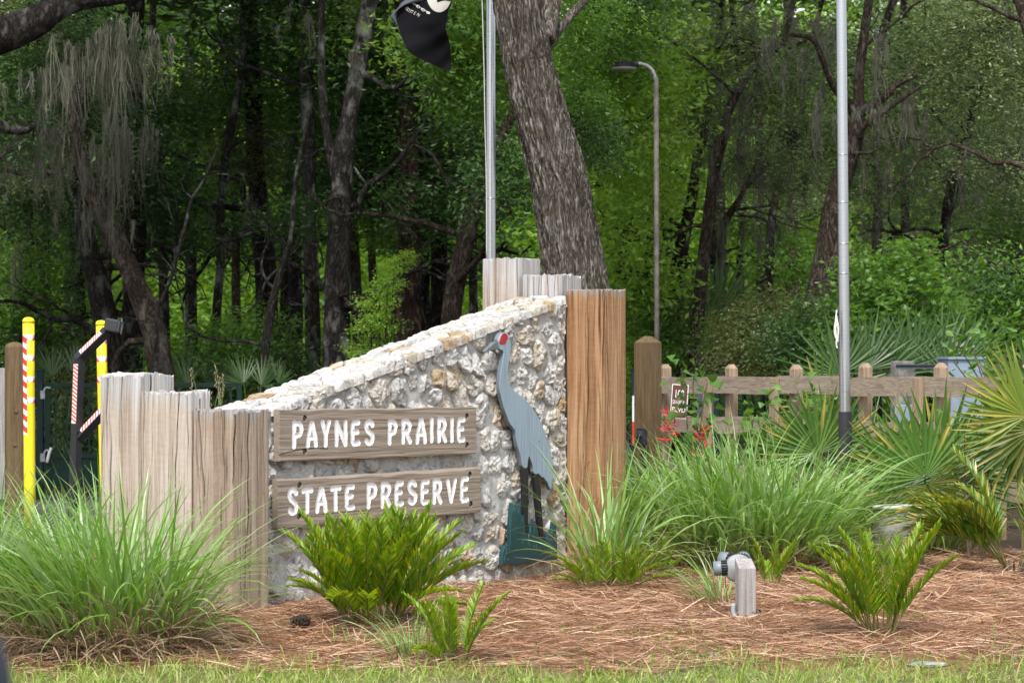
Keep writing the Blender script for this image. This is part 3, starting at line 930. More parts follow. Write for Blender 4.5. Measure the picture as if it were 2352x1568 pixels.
MB().tube([(uu - u_c, -0.024, zz - z_c), (uu - u_c, -0.0275, zz - z_c)], [0.007, 0.006], 10).obj('screw', M['bolt'], crane)
# ------------------------------------------------------------------ flagpoles and flag
def flagpole(label, base, top, r, black_h, seams):
    base = np.array(base, float); top = np.array(top, float)
    root = thing('flagpole', label, 'flagpole', base)
    d = top - base; L = np.linalg.norm(d)
    path = [d * t for t in np.linspace(0, 1, 24)]
    V, F = tube(path, np.linspace(r, r * 0.72, 24), 32)
    mesh_obj('shaft', V, F, M['alu'], root, smooth=True)
    for s_ in seams:
        p0 = d * s_; p1 = d * (s_ + 0.0011)
        V, F = tube([p0, p1], [r * (1 - 0.28 * s_) + 0.0012] * 2, 32)
        mesh_obj('joint_ring', V, F, M['alu'], root, smooth=True)
    if black_h:
        V, F = tube([d * t for t in np.linspace(0, black_h / L, 5)], [r * 1.16] * 5, 32)
        mesh_obj('black_sleeve', V, F, M['black_plastic'], root, smooth=False)
    return root
pd1 = 25.5
p1b = P(1127.5, 590, pd1); p1b[2] = float(gz(p1b[0], p1b[1])) - 0.02
p1t = P(1127.5, 0, pd1); p1t[2] = 9.5
flagpole('silver flagpole rising behind the whitish timber post, black flag on it', p1b, p1t, 0.047, 0, [0.22, 0.31])
pd2 = 20.3
p2b = P(1944, 1090, pd2); p2b[2] = float(gz(p2b[0], p2b[1])) - 0.02
a_ = P(1932, 0, pd2); k_ = (8.5 - p2b[2]) / (a_[2] - p2b[2])
flagpole('silver flagpole with black sleeve at its foot standing among the tall grass', p2b, p2b + (a_ - p2b) * k_, 0.0415, P(0, 945, pd2)[2] - p2b[2], [0.085, 0.24, 0.265, 0.30, 0.34])
# halyards
hp = [P(1106, -40, pd1 - 0.06), P(1109, 60, pd1 - 0.06), P(1112, 170, pd1 - 0.06), P(1114, 290, pd1 - 0.06), P(1117, 420, pd1 - 0.055), P(1117.5, 600, pd1 - 0.055)]
V, F = tube(crspline(hp, 30), 0.004, 6)
o = mesh_obj('halyard', V - p1b, F, M['rope'], None, True, loc=p1b)
tag(o, 'thin white halyard hanging beside the left flagpole', 'rope')
V1 = MB()
def rope_pts(lst): return crspline([P(x, y, pd2 - 0.05) for x, y in lst], 26)
for lst in ([(1922, 712), (1919, 740), (1921, 775), (1924, 785), (1925, 760), (1922, 735)], [(1921, 730), (1917, 750), (1918, 770), (1923, 778), (1926, 755), (1921, 725)], [(1923, 742), (1918, 757), (1920, 776)], [(1922, 770), (1921, 790), (1923, 800)]):
    V1.tube(rope_pts(lst), 0.006, 7)
loc = P(1922, 745, pd2 - 0.05)
V1.V = [tuple(np.array(v) - loc) for v in V1.V]
o = V1.obj('tied_rope', M['rope'], None, smooth=True, loc=loc)
tag(o, 'coil of pale rope tied to a cleat on the right flagpole', 'rope')

# flag: a hanging sheet, folded once, seen in the picture by its lower part
def zf(px, py): return ((960 + px / 7.84) / 1.0884, (py / 7.84) / 1.0884)
fd = pd1 - 0.25
Lb = [(-600, 700), (-300, 420), (0, 330), (120, 300), (200, 240), (400, 245), (560, 290), (780, 365), (900, 420), (1020, 490), (1100, 600), (1190, 780), (1270, 960), (1340, 1110), (1392, 1262)]
Rb = [(-600, 1500), (-300, 1420), (0, 1330), (120, 1318), (200, 1262), (400, 1236), (560, 1205), (640, 1228), (780, 1272), (900, 1298), (1020, 1305), (1180, 1315), (1290, 1318), (1350, 1312), (1392, 1300)]
def flag_depth(px, py):
    return 0.05 * np.sin(px / 260.0 + py / 420.0) + 0.022 * np.sin((px - 0.8 * py) / 190.0) * ss(300, 800, py) + 0.008 * np.sin((px + 1.6 * py) / 120.0 + 1.2 * np.sin(px / 210.0)) * ss(350, 700, py)
def flag_pt(px, py, off=0.0):
    x, y = zf(px, py)
    return P(x, y, fd + float(flag_depth(px, py)) - off)
flag_loc = P(*zf(900, 0), fd)
flag = thing('flag', 'black flag with white printed emblem hanging limp from the left flagpole', 'flag', flag_loc)
rows = np.linspace(-600, 1392, 70); colsn = 44
V = []
for py in rows:
    l = np.interp(py, [q[0] for q in Lb], [q[1] for q in Lb]); r = np.interp(py, [q[0] for q in Rb], [q[1] for q in Rb])
    for t in np.linspace(0, 1, colsn):
        V.append(flag_pt(l + (r - l) * t, py) - flag_loc)
F = [(j * colsn + i, j * colsn + i + 1, (j + 1) * colsn + i + 1, (j + 1) * colsn + i) for j in range(69) for i in range(colsn - 1)]
mesh_obj('cloth', V, F, M['flag_black'], flag, True)
V = []
bk = [(60, -200), (230, -60), (330, 0), (520, 40), (770, 0), (700, 20), (420, 110), (300, 180), (262, 260), (250, 330), (262, 480), (250, 500), (215, 470), (160, 390), (100, 370), (140, 300), (260, 170), (300, 60)]
# the turned-over reverse of the cloth at the left and top edges
mbk = MB()
strip_o = [(700, -400), (560, -120), (420, 0), (330, 70), (290, 140), (200, 230), (120, 330), (150, 395), (215, 440), (250, 500)]
strip_i = [(900, -400), (840, -120), (785, 5), (560, 75), (440, 105), (320, 170), (262, 250), (246, 330), (250, 420), (262, 505)]
so = crspline(strip_o, 30); si = crspline(strip_i, 30)
V = []
for a_, b_ in zip(so, si):
    for t in np.linspace(0, 1, 6):
        q = a_ * (1 - t) + b_ * t
        V.append(flag_pt(q[0], q[1], 0.012 + 0.03 * math.sin(t * math.pi)) - flag_loc)
F = [(j * 6 + i, j * 6 + i + 1, (j + 1) * 6 + i + 1, (j + 1) * 6 + i) for j in range(29) for i in range(5)]
mesh_obj('turned_edge', V, F, M['flag_back'], flag, True)
def flag_patch(name, pts, mat, off):
    pts = np.array(pts, float)
    # fan with subdivision so that it follows the cloth
    c = pts.mean(0); V = [c]; n = len(pts); K = 6
    for k in range(1, K + 1):
        V += [c + (p - c) * k / K for p in pts]
    V3 = [flag_pt(q[0], q[1], off) - flag_loc for q in V]
    F = [(0, 1 + i, 1 + (i + 1) % n) for i in range(n)]
    for k in range(K - 1):
        for i in range(n):
            j = (i + 1) % n
            F.append((1 + k * n + i, 1 + (k + 1) * n + i, 1 + (k + 1) * n + j, 1 + k * n + j))
    return mesh_obj(name, V3, F, mat, flag, True)
disc = [(1080 + 250 * math.cos(a), -120 + 365 * math.sin(a)) for a in np.linspace(0, 2 * math.pi, 48, endpoint=False)]
disc = [(max(760, min(x, np.interp(y, [q[0] for q in Rb], [q[1] for q in Rb]) - 6)), max(y, -330)) for x, y in disc]
flag_patch('white_disc', disc, M['flag_white'], 0.006)
flag_patch('dark_silhouette', [(1030, -60), (1320, -60), (1318, 10), (1290, 24), (1200, 8), (1120, 22), (1045, 52), (1035, 20)], M['flag_black'], 0.010)
flag_patch('tower_line', [(715, 20), (750, 20), (800, 150), (780, 120)], M['flag_black'], 0.010)
for (bx, by, br, an) in [(590, 82, 30, 0.6), (668, 135, 42, 0.6), (765, 198, 44, 0.6), (866, 255, 40, 0.3)]:
    ring = [(bx + br * math.cos(a) * math.cos(an) - br * 0.62 * math.sin(a) * math.sin(an), by + br * math.cos(a) * math.sin(an) + br * 0.62 * math.sin(a) * math.cos(an)) for a in np.linspace(0, 2 * math.pi, 18, endpoint=False)]
    flag_patch('barb', ring, M['flag_white'], 0.009)
    if bx != 866:
        flag_patch('barb_gap', [((x - bx) * 0.5 + bx + 6, (y - by) * 0.42 + by + 5) for x, y in ring], M['flag_black'], 0.012)
flag_patch('wire', [(540, 60), (545, 52), (880, 240), (870, 252)], M['flag_white'], 0.0075)
def text_mesh(txt, size, extrude=0.0):
    cu = bpy.data.curves.new('text', 'FONT'); cu.body = txt; cu.size = size; cu.extrude = extrude
    cu.resolution_u = 3
    o = bpy.data.objects.new('text', cu); COL.objects.link(o)
    dg = bpy.context.evaluated_depsgraph_get(); dg.update()
    me = o.evaluated_get(dg).to_mesh()
    V = np.array([v.co[:] for v in me.vertices]); F = [tuple(p.vertices) for p in me.polygons]
    o.evaluated_get(dg).to_mesh_clear()
    bpy.data.objects.remove(o); bpy.data.curves.remove(cu)
    return V, F
for ch, bx, by, an in [('G', 447, 168, 45), ('O', 478, 200, 42), ('T', 520, 228, 30), ('T', 552, 240, 25), ('E', 605, 262, 30), ('N', 675, 295, 33)]:
    V, F = text_mesh(ch, 92)
    V = V - (V.max(0) + V.min(0)) / 2
    an = math.radians(an); cs, sn = math.cos(an), math.sin(an)
    V3 = []
    for v in V:
        x, y = v[0] * 0.8, -v[1]
        V3.append(flag_pt(bx + x * cs - y * sn, by + x * sn + y * cs, 0.009) - flag_loc)
    mesh_obj('letter', V3, F, M['flag_white'], flag)

# ------------------------------------------------------------------ street lamp
ld = 29.5; lk = ld / 40.0
lb = P(1510, 900, ld); lb[2] = 0
lamp = thing('street_lamp', 'tall thin grey street lamp with curved arm behind the right fence', 'lamp', lb)
V, F = tube([P(1510, 900, ld) * [1, 1, 0] - lb, P(1508, 480, ld) - lb, P(1507, 178, ld) - lb], [0.038 * lk, 0.036 * lk, 0.034 * lk], 16)
mesh_obj('pole', V, F, M['pole_old'], lamp, True)
V, F = tube(crspline([P(x, y, ld) - lb for x, y in [(1505.5, 184), (1503, 172), (1496, 159), (1485, 151), (1472, 147), (1462, 146.5)]], 24), 0.026 * lk, 14)
mesh_obj('arm', V, F, M['galv'], lamp, True)
mb = MB(); mb.tube([P(1466, 147.5, ld) - lb, P(1448, 148.5, ld) - lb], [0.045 * lk, 0.05 * lk], 14); mb.obj('mounting_neck', M['black_metal'], lamp)
c = P(1433, 150, ld) - lb
V, F = tube([c + np.array([0, 0, z]) * lk for z in (-0.035, -0.022, -0.02, 0.045, 0.05)], np.array([0.19, 0.185, 0.14, 0.135, 0.10]) * lk, 26)
mesh_obj('housing', V, F, M['black_metal'], lamp, True)
for a in np.linspace(0, 2 * math.pi, 20, endpoint=False):
    mb = MB(); mb.box(c + np.array([0.145 * math.cos(a), 0.145 * math.sin(a), 0.008]) * lk, (0.02 * lk, 0.008 * lk, 0.05 * lk), a); mb.obj('fin', M['black_metal'], lamp)
V, F = tube([c + np.array([0, 0, z]) * lk for z in (-0.036, -0.06, -0.082, -0.09)], np.array([0.183, 0.178, 0.15, 0.07]) * lk, 26)
mesh_obj('lens', V, F, M['lens'], lamp, True)

# ------------------------------------------------------------------ right rail fence
fa = np.array([1.29, 25.5]); fb = np.array([2.92, 21.4])
fdir = (fb - fa) / np.linalg.norm(fb - fa); fn = np.array([fdir[1], -fdir[0]])
if fn[1] > 0: fn = -fn
f_rz = math.atan2(fdir[1], fdir[0])
fence = thing('rail_fence', 'brown timber rail fence running behind the right grasses', 'fence', (fa[0], fa[1], 0), f_rz)
sgn = 1 if (np.array([-math.sin(f_rz), math.cos(f_rz)]) @ fn) > 0 else -1     # local +y is the camera side when sgn = 1
def fence_s(px):     # picture column -> distance along the fence
    k = (px - CX) / FL
    return (k * fa[1] - fa[0]) / (fdir[0] - k * fdir[1])
post_x = [1512, 1662, 1810, 1968, 2145, 2345, 2570, 2830]
bat_x = [1499, 1634, 1788, 1946, 2118, 2310, 2530, 2780]
ztop = 1.345
pm = MB()
# post with four-sided pointed top (shared mesh)
hw = 0.041
pm.add([(-hw, -hw, -0.1), (hw, -hw, -0.1), (hw, hw, -0.1), (-hw, hw, -0.1), (-hw, -hw, 1.42), (hw, -hw, 1.42), (hw, hw, 1.42), (-hw, hw, 1.42),
        (-0.018, -0.018, 1.455), (0.018, -0.018, 1.455), (0.018, 0.018, 1.455), (-0.018, 0.018, 1.455)],
       [(0, 1, 5, 4), (1, 2, 6, 5), (2, 3, 7, 6), (3, 0, 4, 7), (4, 5, 9, 8), (5, 6, 10, 9), (6, 7, 11, 10), (7, 4, 8, 11), (8, 9, 10, 11)])
proto = None
for px in post_x:
    s_ = fence_s(px)
    if proto is None:
        proto = pm.obj('post', M['fence_post'], fence, bevel=0.004, loc=(s_, -sgn * 0.07, 0))
    else:
        inst(proto, 'post', fence, (s_, -sgn * 0.07, random.uniform(-0.015, 0.012)), (0, random.uniform(-0.008, 0.008), random.choice([0, math.pi / 2, math.pi])))
bs = [fence_s(x) for x in bat_x]
for zt, hh in ((1.345, 0.145), (1.005, 0.145), (0.60, 0.14)):
    for i in range(len(bs) - 1):
        mb = MB()
        n = 14; V = []; F = []
        L0, L1 = bs[i] + 0.004, bs[i + 1] - 0.004
        for k in range(n):
            x = L0 + (L1 - L0) * k / (n - 1)
            w = 0.004 * math.sin(x * 3.1 + zt * 7 + i) + random.uniform(-0.0015, 0.0015)
            for (yy, z) in ((-0.019, zt - hh), (0.019, zt - hh), (0.019, zt), (-0.019, zt)):
                V.append((x, yy, z + w + (i % 3 - 1) * 0.004))
        for k in range(n - 1):
            for e in range(4):
                f = (e + 1) % 4
                F.append((k * 4 + e, k * 4 + f, (k + 1) * 4 + f, (k + 1) * 4 + e))
        F += [(3, 2, 1, 0), ((n - 1) * 4, (n - 1) * 4 + 1, (n - 1) * 4 + 2, (n - 1) * 4 + 3)]
        mb.add(V, F)
        mb.obj('rail', M['fence_wood'], fence)
for s_ in bs:
    mb = MB(); mb.beam((s_ - random.uniform(0.0, 0.03), sgn * 0.041, 0.2), (s_ + 0.005, sgn * 0.041, 1.335), 0.12, 0.034, (0, 1, 0)); mb.obj('batten', M['fence_post'], fence, bevel=0.003)

# big square gate post beside the fence
def square_post(label, x0, x1, ytop, d, rz, mat, peak, ybot=None, name='gate_post'):
    c = P((x0 + x1) / 2, ytop, d); s_ = (x1 - x0) / FL * d / (abs(math.cos(rz)) + abs(math.sin(rz)))
    h = s_ / 2
    root = thing(name, label, 'post', (c[0], c[1], 0), rz)
    mb = MB(); H = c[2]
    mb.add([(-h, -h, -0.1), (h, -h, -0.1), (h, h, -0.1), (-h, h, -0.1), (-h, -h, H), (h, -h, H), (h, h, H), (-h, h, H), (-h * 0.35, -h * 0.3, H + peak), (h * 0.3, -h * 0.35, H + peak * 0.9), (h * 0.3, h * 0.3, H + peak), (-h * 0.3, h * 0.35, H + peak * 0.95)],
           [(0, 1, 5, 4), (1, 2, 6, 5), (2, 3, 7, 6), (3, 0, 4, 7), (4, 5, 9, 8), (5, 6, 10, 9), (6, 7, 11, 10), (7, 4, 8, 11), (8, 9, 10, 11)])
    mb.obj('shaft', mat, root, bevel=0.006)
    return root, h
gp, gh = square_post('stout dark brown square post at the left end of the rail fence', 1456, 1520, 786, 24.3, math.radians(48), M['dark_post'], 0.055)
kp = P(1474, 1003, 24.1)
kb = thing('keypad_box', 'small black keypad box fixed low on the stout square post', 'box', (kp[0], kp[1] - 0.02, kp[2] - 0.075), math.radians(-42))
MB().box((0, 0, 0.075), (0.085, 0.05, 0.15)).obj('housing', M['black_plastic'], kb, bevel=0.01)
MB().box((0, -0.028, 0.105), (0.06, 0.008, 0.05)).obj('face', M['slate'], kb, bevel=0.002)
V, F = tube(crspline([(0.02, 0, 0.0), (0.025, 0, -0.08), (0.03, 0.02, -0.3)], 10), 0.009, 8)
mesh_obj('cable', V, F, M['cable'], kb, True)
# green post left of it with red and white reflector
gq = P(1457, 850, 26.5)
g2 = thing('gate_hinge_post', 'slim dark teal post with red and white reflector beside the stout square post', 'post', (gq[0], gq[1], 0))
MB().box((0, 0, gq[2] / 2), (0.055, 0.055, gq[2])).obj('shaft', M['gate_teal'], g2, bevel=0.004)
MB().box((0, 0, gq[2] + 0.006), (0.07, 0.07, 0.014)).obj('cap', M['gate_teal'], g2, bevel=0.003)
zz0, zz1, zz2 = P(0, 1020, 26.5)[2], P(0, 968, 26.5)[2], P(0, 908, 26.5)[2]
MB().box((-0.012, -0.030, (zz0 + zz1) / 2), (0.018, 0.004, zz1 - zz0)).obj('red_reflector', M['red_tape'], g2)
MB().box((-0.012, -0.030, (zz1 + zz2) / 2), (0.018, 0.004, zz2 - zz1 - 0.002)).obj('white_reflector', M['white_tape'], g2)

# address sign hanging on the fence
sx0, sx1, sy0, sy1 = (1560 + 528 / 4.61) / 1.0884, (1560 + 722 / 4.61) / 1.0884, (820 + 648 / 4.61) / 1.0884, (820 + 1040 / 4.61) / 1.0884
sd = 24.3
sc0, sc1 = P(sx0, sy1, sd), P(sx1, sy0, sd)
sw, sh = sc1[0] - sc0[0], sc1[2] - sc0[2]
sg = thing('address_sign', 'small brown address sign with white lettering hung on the fence behind the red flowers', 'sign', ((sc0[0] + sc1[0]) / 2, sd, sc0[2]), math.radians(-14))
sg.rotation_euler = (0, math.radians(4), math.radians(-14))
MB().box((0, 0, sh / 2), (sw, 0.006, sh)).obj('border', M['white_tape'], sg)
MB().box((0, -0.004, sh / 2), (sw - 0.014, 0.004, sh - 0.014)).obj('panel', M['sign_brown'], sg)
for txt, size, zc in (('100', 0.10, sh * 0.72), ('SAVANNAH', 0.05, sh * 0.48), ('BLVD', 0.062, sh * 0.26)):
    V, F = text_mesh(txt, size)
    V = V - (V.max(0) + V.min(0)) / 2
    V[:, 0] *= min(0.8, (sw * (0.5 if txt == '100' else 0.8)) / (V[:, 0].max() - V[:, 0].min()))
    mesh_obj('lettering', np.column_stack([V[:, 0], np.full(len(V), -0.0075), V[:, 1] + zc]), F, M['white_paint'], sg)
# slate panel + right gate leaf behind the fence
def gate_leaf(label, xa, xb, yt, yb, d, d2=None, bars=14, panel=True, mat='gate_green', panel_frac=0.3):
    a = P(xa, yt, d); b = P(xb, yt, d2 or d)
    zt = a[2]; zb = P(xa, yb, d)[2]
    L = math.hypot(b[0] - a[0], b[1] - a[1]); rz = math.atan2(b[1] - a[1], b[0] - a[0])
    root = thing('gate', label, 'gate', (a[0], a[1], 0), rz)
    m_ = M[mat]
    zp = zb + (zt - zb) * panel_frac
    for (x, w) in ((0.03, 0.06), (L - 0.025, 0.05)):
        MB().box((x, 0, (zt + zb) / 2), (w, 0.05, zt - zb)).obj('stile', m_, root, bevel=0.003)
    for z in (zt - 0.025, zp, zb + 0.025):
        MB().box((L / 2, 0, z), (L - 0.112, 0.046, 0.05)).obj('rail', m_, root, bevel=0.003)
    if panel:
        MB().box((L / 2, 0, (zp + zb) / 2), (L - 0.13, 0.012, zp - zb - 0.06)).obj('panel', m_, root)
    pr = None
    hb = zt - zp - 0.078
    for k in range(bars):
        x = 0.06 + (L - 0.12) * (k + 0.5) / bars
        if pr is None:
            mb = MB(); mb.box((0, 0, 0), (0.022, 0.022, hb)); pr = mb.obj('bar', m_, root, loc=(x, 0, (zt + zp) / 2))
        else:
            inst(pr, 'bar', root, (x, 0, (zt + zp) / 2))
    return root
gl = gate_leaf('dark green barred gate behind the keypad stand', 103, 555, 879, 1118, 31.0, 31.4, 17)
gate_leaf('dark green barred gate half hidden behind the rail fence', 1640, 1990, 885, 1100, 30.0, 29.6, 15)
sp = P(1620, 945, 27.5)
box = thing('slate_box', 'dark slate panel behind the address sign', 'panel', (sp[0], sp[1], 0), 0.0)
MB().box((0, 0, (P(0, 901, 27.5)[2] + 0.55) / 2 + 0.1), (0.16, 0.06, P(0, 901, 27.5)[2] - 0.45)).obj('panel', M['slate'], box, bevel=0.005)
MB().box((0, 0, 0.3), (0.06, 0.05, 0.62)).obj('foot', M['slate'], box)
# gate post on the left and latch
q = P(92, 852, 31.0)
lp = thing('gate_hinge_post', 'dark teal square post left of the green gate', 'post', (q[0], q[1], 0))
MB().box((0, 0, q[2] / 2), (0.07, 0.07, q[2])).obj('shaft', M['gate_teal'], lp, bevel=0.004)
MB().box((0, 0, q[2] + 0.008), (0.09, 0.09, 0.02)).obj('cap', M['gate_teal'], lp, bevel=0.004)
for yy in (906, 1050):
    zq = P(0, yy, 31)[2]
    mb = MB(); mb.box((0.035, -0.035, zq), (0.05, 0.02, 0.09)); mb.tube(crspline([(0.04, -0.04, zq + 0.02), (0.07, -0.04, zq + 0.075), (0.12, -0.035, zq + 0.07)], 8), 0.012, 8); mb.obj('hinge', M['galv'], lp, smooth=False)
zq = P(0, 1035, 31)[2]
mb = MB(); mb.tube(crspline([P(118, 1028, 30.93) - [q[0], q[1], 0], P(113, 1040, 30.93) - [q[0], q[1], 0], P(108, 1062, 30.93) - [q[0], q[1], 0]], 8), 0.016, 10)
mb.obj('white_latch', M['white_tape'], lp, smooth=True)
# round topped wooden post and board at far left
c = P(34, 790, 27.0); rr = 0.09
wp = thing('wooden_post', 'brown round-topped wooden post with knots left of the yellow bollard', 'post', (c[0], c[1], 0), 0.3)
V = []; F = []
prof = [(rr, -0.1), (rr, c[2] - 0.03), (rr * 0.93, c[2] - 0.012), (rr * 0.6, c[2] + 0.01), (rr * 0.25, c[2] + 0.02)]
n = 40
for r_, z in prof:
    for k in range(n):
        a = 2 * math.pi * k / n
        e = 0.45
        V.append((r_ * math.copysign(abs(math.cos(a)) ** e, math.cos(a)), r_ * math.copysign(abs(math.sin(a)) ** e, math.sin(a)), z))
for j in range(len(prof) - 1):
    for k in range(n):
        l = (k + 1) % n
        F.append((j * n + k, j * n + l, (j + 1) * n + l, (j + 1) * n + k))
F.append(tuple((len(prof) - 1) * n + k for k in range(n)))
mesh_obj('shaft', V, F, M['dark_post'], wp, False)
for (xx, yy) in ((30, 945), (28, 1022), (31, 1190)):
    kq = P(xx, yy, 26.9)
    V, F = tube([(kq[0] - c[0], -rr * 1.0 - 0.002, kq[2]), (kq[0] - c[0], -rr * 1.03 - 0.004, kq[2])], [0.022, 0.016], 14)
    kn = mesh_obj('knot', V, F, M['dark_post'], wp, True)
c2 = P(3, 845, 27.4)
wb = thing('fence_board', 'pale grey fence board at the left edge of the picture', 'board', (c2[0], c2[1], 0))
MB().box((0, 0, c2[2] / 2 + 0.08), (0.09, 0.03, c2[2] - 0.16)).obj('plank', M['grey_post'], wb, bevel=0.004)
MB().box((-0.32, 0.035, c2[2] - 0.2), (0.72, 0.03, 0.13)).obj('rail', M['grey_post'], wb, bevel=0.004)

# ------------------------------------------------------------------ yellow bollards
def bollard(label, xb, xt, yt, d, diam, lean):
    b = P(xb, 1200, d); b[2] = 0
    t = P(xt, yt, d)
    root = thing('bollard', label, 'bollard', b, 0, 'yellow bollards by the gate')
    H = t[2]; r = diam / 2
    dx = t[0] - b[0]
    z = [0, H * 0.25, H * 0.5, H * 0.75, H - 0.05]
    V, F = tube([(dx * k / H, 0, k) for k in z], r, 28)
    mesh_obj('sleeve', V, F, M['yellow'], root, True)
    V, F = tube([(dx, 0, H - 0.05), (dx, 0, H - 0.028), (dx, 0, H - 0.012), (dx, 0, H - 0.003), (dx, 0, H)], [r * 1.04, r * 1.04, r * 0.85, r * 0.5, r * 0.12], 28)
    mesh_obj('domed_cap', V, F, M['yellow'], root, True)
    return root, dx, H, r
def curved_patch(name, mat, root, dx, H, r, a0, a1, zfun0, zfun1, off):
    """patch on the sleeve between two angles (0 = facing the camera, positive to the right)"""
    n = 8; V = []; F = []
    for k in range(n + 1):
        a = a0 + (a1 - a0) * k / n
        for zf_ in (zfun0, zfun1):
            z = zf_(k / n)
            V.append((dx * z / H + (r + off) * math.sin(a), -(r + off) * math.cos(a), z))
    for k in range(n):
        F.append((2 * k, 2 * k + 2, 2 * k + 3, 2 * k + 1))
    return mesh_obj(name, V, F, mat, root, True)
def dress(root, dx, H, r, d, y_top, y_bot, y_bands, a_split):
    z1, z0 = P(0, y_top, d)[2], P(0, y_bot, d)[2]
    curved_patch('white_tape', M['white_tape'], root, dx, H, r, -1.45, a_split, lambda t: z0, lambda t: z1, 0.0012)
    n = 9; per = (z1 - z0) / n
    for k in range(n):
        zc = z1 - per * (k + 0.15)
        curved_patch('red_stripe', M['red_tape'], root, dx, H, r, -1.45, a_split, lambda t, zc=zc: max(z0, zc - per * 0.52 - per * 0.42 * t + 0.2 * per), lambda t, zc=zc: max(z0, min(z1, zc - per * 0.42 * t + 0.2 * per)), 0.002)
    for yb in y_bands:
        za = P(0, yb, d)[2]; hb = 0.047
        curved_patch('white_band', M['white_tape'], root, dx, H, r, a_split, 1.45, lambda t: za - hb, lambda t: za, 0.0014)
        curved_patch('red_stripe', M['red_tape'], root, dx, H, r, a_split, 0.05 + a_split * 0.3, lambda t: za - hb, lambda t: za - hb * 0.05 - hb * 0.9 * t, 0.0022)
        curved_patch('red_stripe', M['red_tape'], root, dx, H, r, 0.75, 1.45, lambda t: za - hb, lambda t: za - hb * 0.98 + hb * 0.9 * t, 0.0022)
rt = bollard('yellow bollard with red and white tape at the far left, nearest the camera', 69, 65.5, 728, 24.0, 0.098, 0)
dress(*rt, 24.0, 768, 998, (768, 815, 864, 912), -0.15)
rt = bollard('yellow bollard half hidden behind the black keypad stand', 243, 232, 735, 25.5, 0.092, 0)
dress(*rt, 25.5, 776, 960, (776, 818, 866), -1.2)

# ------------------------------------------------------------------ black keypad stand
kd = 22.4
kb_ = P(166, 1210, kd); kb_[2] = 0
ks = thing('keypad_stand', 'black angled steel stand with red and white tape in front of the green gate', 'stand', kb_)
rot = math.radians(-52)
ref = (math.sin(rot), math.cos(rot), 0)
def kpnt(x, y, dd=0): return P(x, y, kd + dd) - kb_
A0, A1 = np.array([0, 0, -0.05]), kpnt(182, 822)
A2 = kpnt(246, 760); A3 = kpnt(252, 753)
sec = 0.066
MB().beam(A0, A1, sec, sec, ref).obj('upright', M['black_metal'], ks, bevel=0.003)
MB().beam(A1 - (A2 - A1) * 0.06, A2, sec, sec, ref).obj('upper_arm', M['black_metal'], ks, bevel=0.003)
B0, B1 = kpnt(180, 1006), kpnt(262, 920)
MB().beam(B0, B1, sec * 0.98, sec * 0.98, ref).obj('lower_arm', M['black_metal'], ks, bevel=0.003)
h0 = kpnt(262, 747)
mb = MB(); mb.beam(h0 + [-0.055, 0.0, 0.008], h0 + [0.055, -0.03, -0.012], 0.10, 0.12, (0, 1, 0)); mb.obj('head', M['black_plastic'], ks, bevel=0.012)
mb = MB(); mb.beam(h0 + [0.050, -0.031, -0.012], h0 + [0.062, -0.034, -0.0145], 0.085, 0.10, (0, 1, 0)); mb.obj('bezel', M['slate'], ks, bevel=0.004)
for k in range(4):
    mb = MB(); mb.beam(h0 + [0.061, -0.034, 0.026 - k * 0.022], h0 + [0.066, -0.036, 0.025 - k * 0.022], 0.06, 0.008, (0, 1, 0)); mb.obj('key_row', M['lens'], ks)
def tape(a, b, w, stripes, face):
    a = np.array(a); b = np.array(b)
    t = (b - a) / np.linalg.norm(b - a)
    rf = np.array(ref); u = np.cross(t, rf); u /= np.linalg.norm(u); v = np.cross(u, t)
    n_ = u if face == 'u' else v
    s_ = v if face == 'u' else u
    if n_[1] > 0: n_ = -n_
    L = np.linalg.norm(b - a)
    o_ = n_ * (sec / 2 + 0.0015)
    V = [a + o_ - s_ * w / 2, b + o_ - s_ * w / 2, b + o_ + s_ * w / 2, a + o_ + s_ * w / 2]
    mesh_obj('white_tape', V, [(0, 1, 2, 3)], M['white_tape'], ks)
    o2 = n_ * (sec / 2 + 0.0026)
    for k in range(stripes):
        l0 = L * (k + 0.1) / stripes; l1 = L * (k + 0.6) / stripes; sk = w * 0.55
        f_ = lambda l: a + t * min(L, max(0, l)) + o2
        V = [f_(l0) - s_ * w / 2, f_(l1) - s_ * w / 2, f_(l1 + sk) + s_ * w / 2, f_(l0 + sk) + s_ * w / 2]
        mesh_obj('red_stripe', V, [(0, 1, 2, 3)], M['red_tape'], ks)
fr = lambda p0, p1, t: p0 + (p1 - p0) * t
import itertools
# choose the face that looks to the left / towards the camera
uu_ = np.cross((A1 - A0) / np.linalg.norm(A1 - A0), np.array(ref))
face = 'u' if (uu_[0] * (-1 if uu_[1] > 0 else 1)) < 0 else 'v'
zA = lambda y: (P(0, y, kd)[2] - A0[2]) / (A1[2] - A0[2])
tape(fr(A0, A1, zA(972)), fr(A0, A1, zA(836)), 0.05, 15, face)
def face_up(p0, p1):
    t = (p1 - p0) / np.linalg.norm(p1 - p0); u = np.cross(t, np.array(ref)); v = np.cross(u, t)
    u = u if u[1] < 0 else -u; v = v if v[1] < 0 else -v
    return 'u' if u[0] < v[0] else 'v'
tape(fr(A1, A2, 0.12), fr(A1, A2, 0.86), 0.05, 9, face_up(A1, A2))
tape(fr(B0, B1, 0.14), fr(B0, B1, 0.72), 0.05, 8, face_up(B0, B1))
mb = MB(); mb.beam(kpnt(262, 918), kpnt(272, 905), 0.1, 0.14, ref); mb.obj('keypad_head', M['black_plastic'], ks, bevel=0.01)

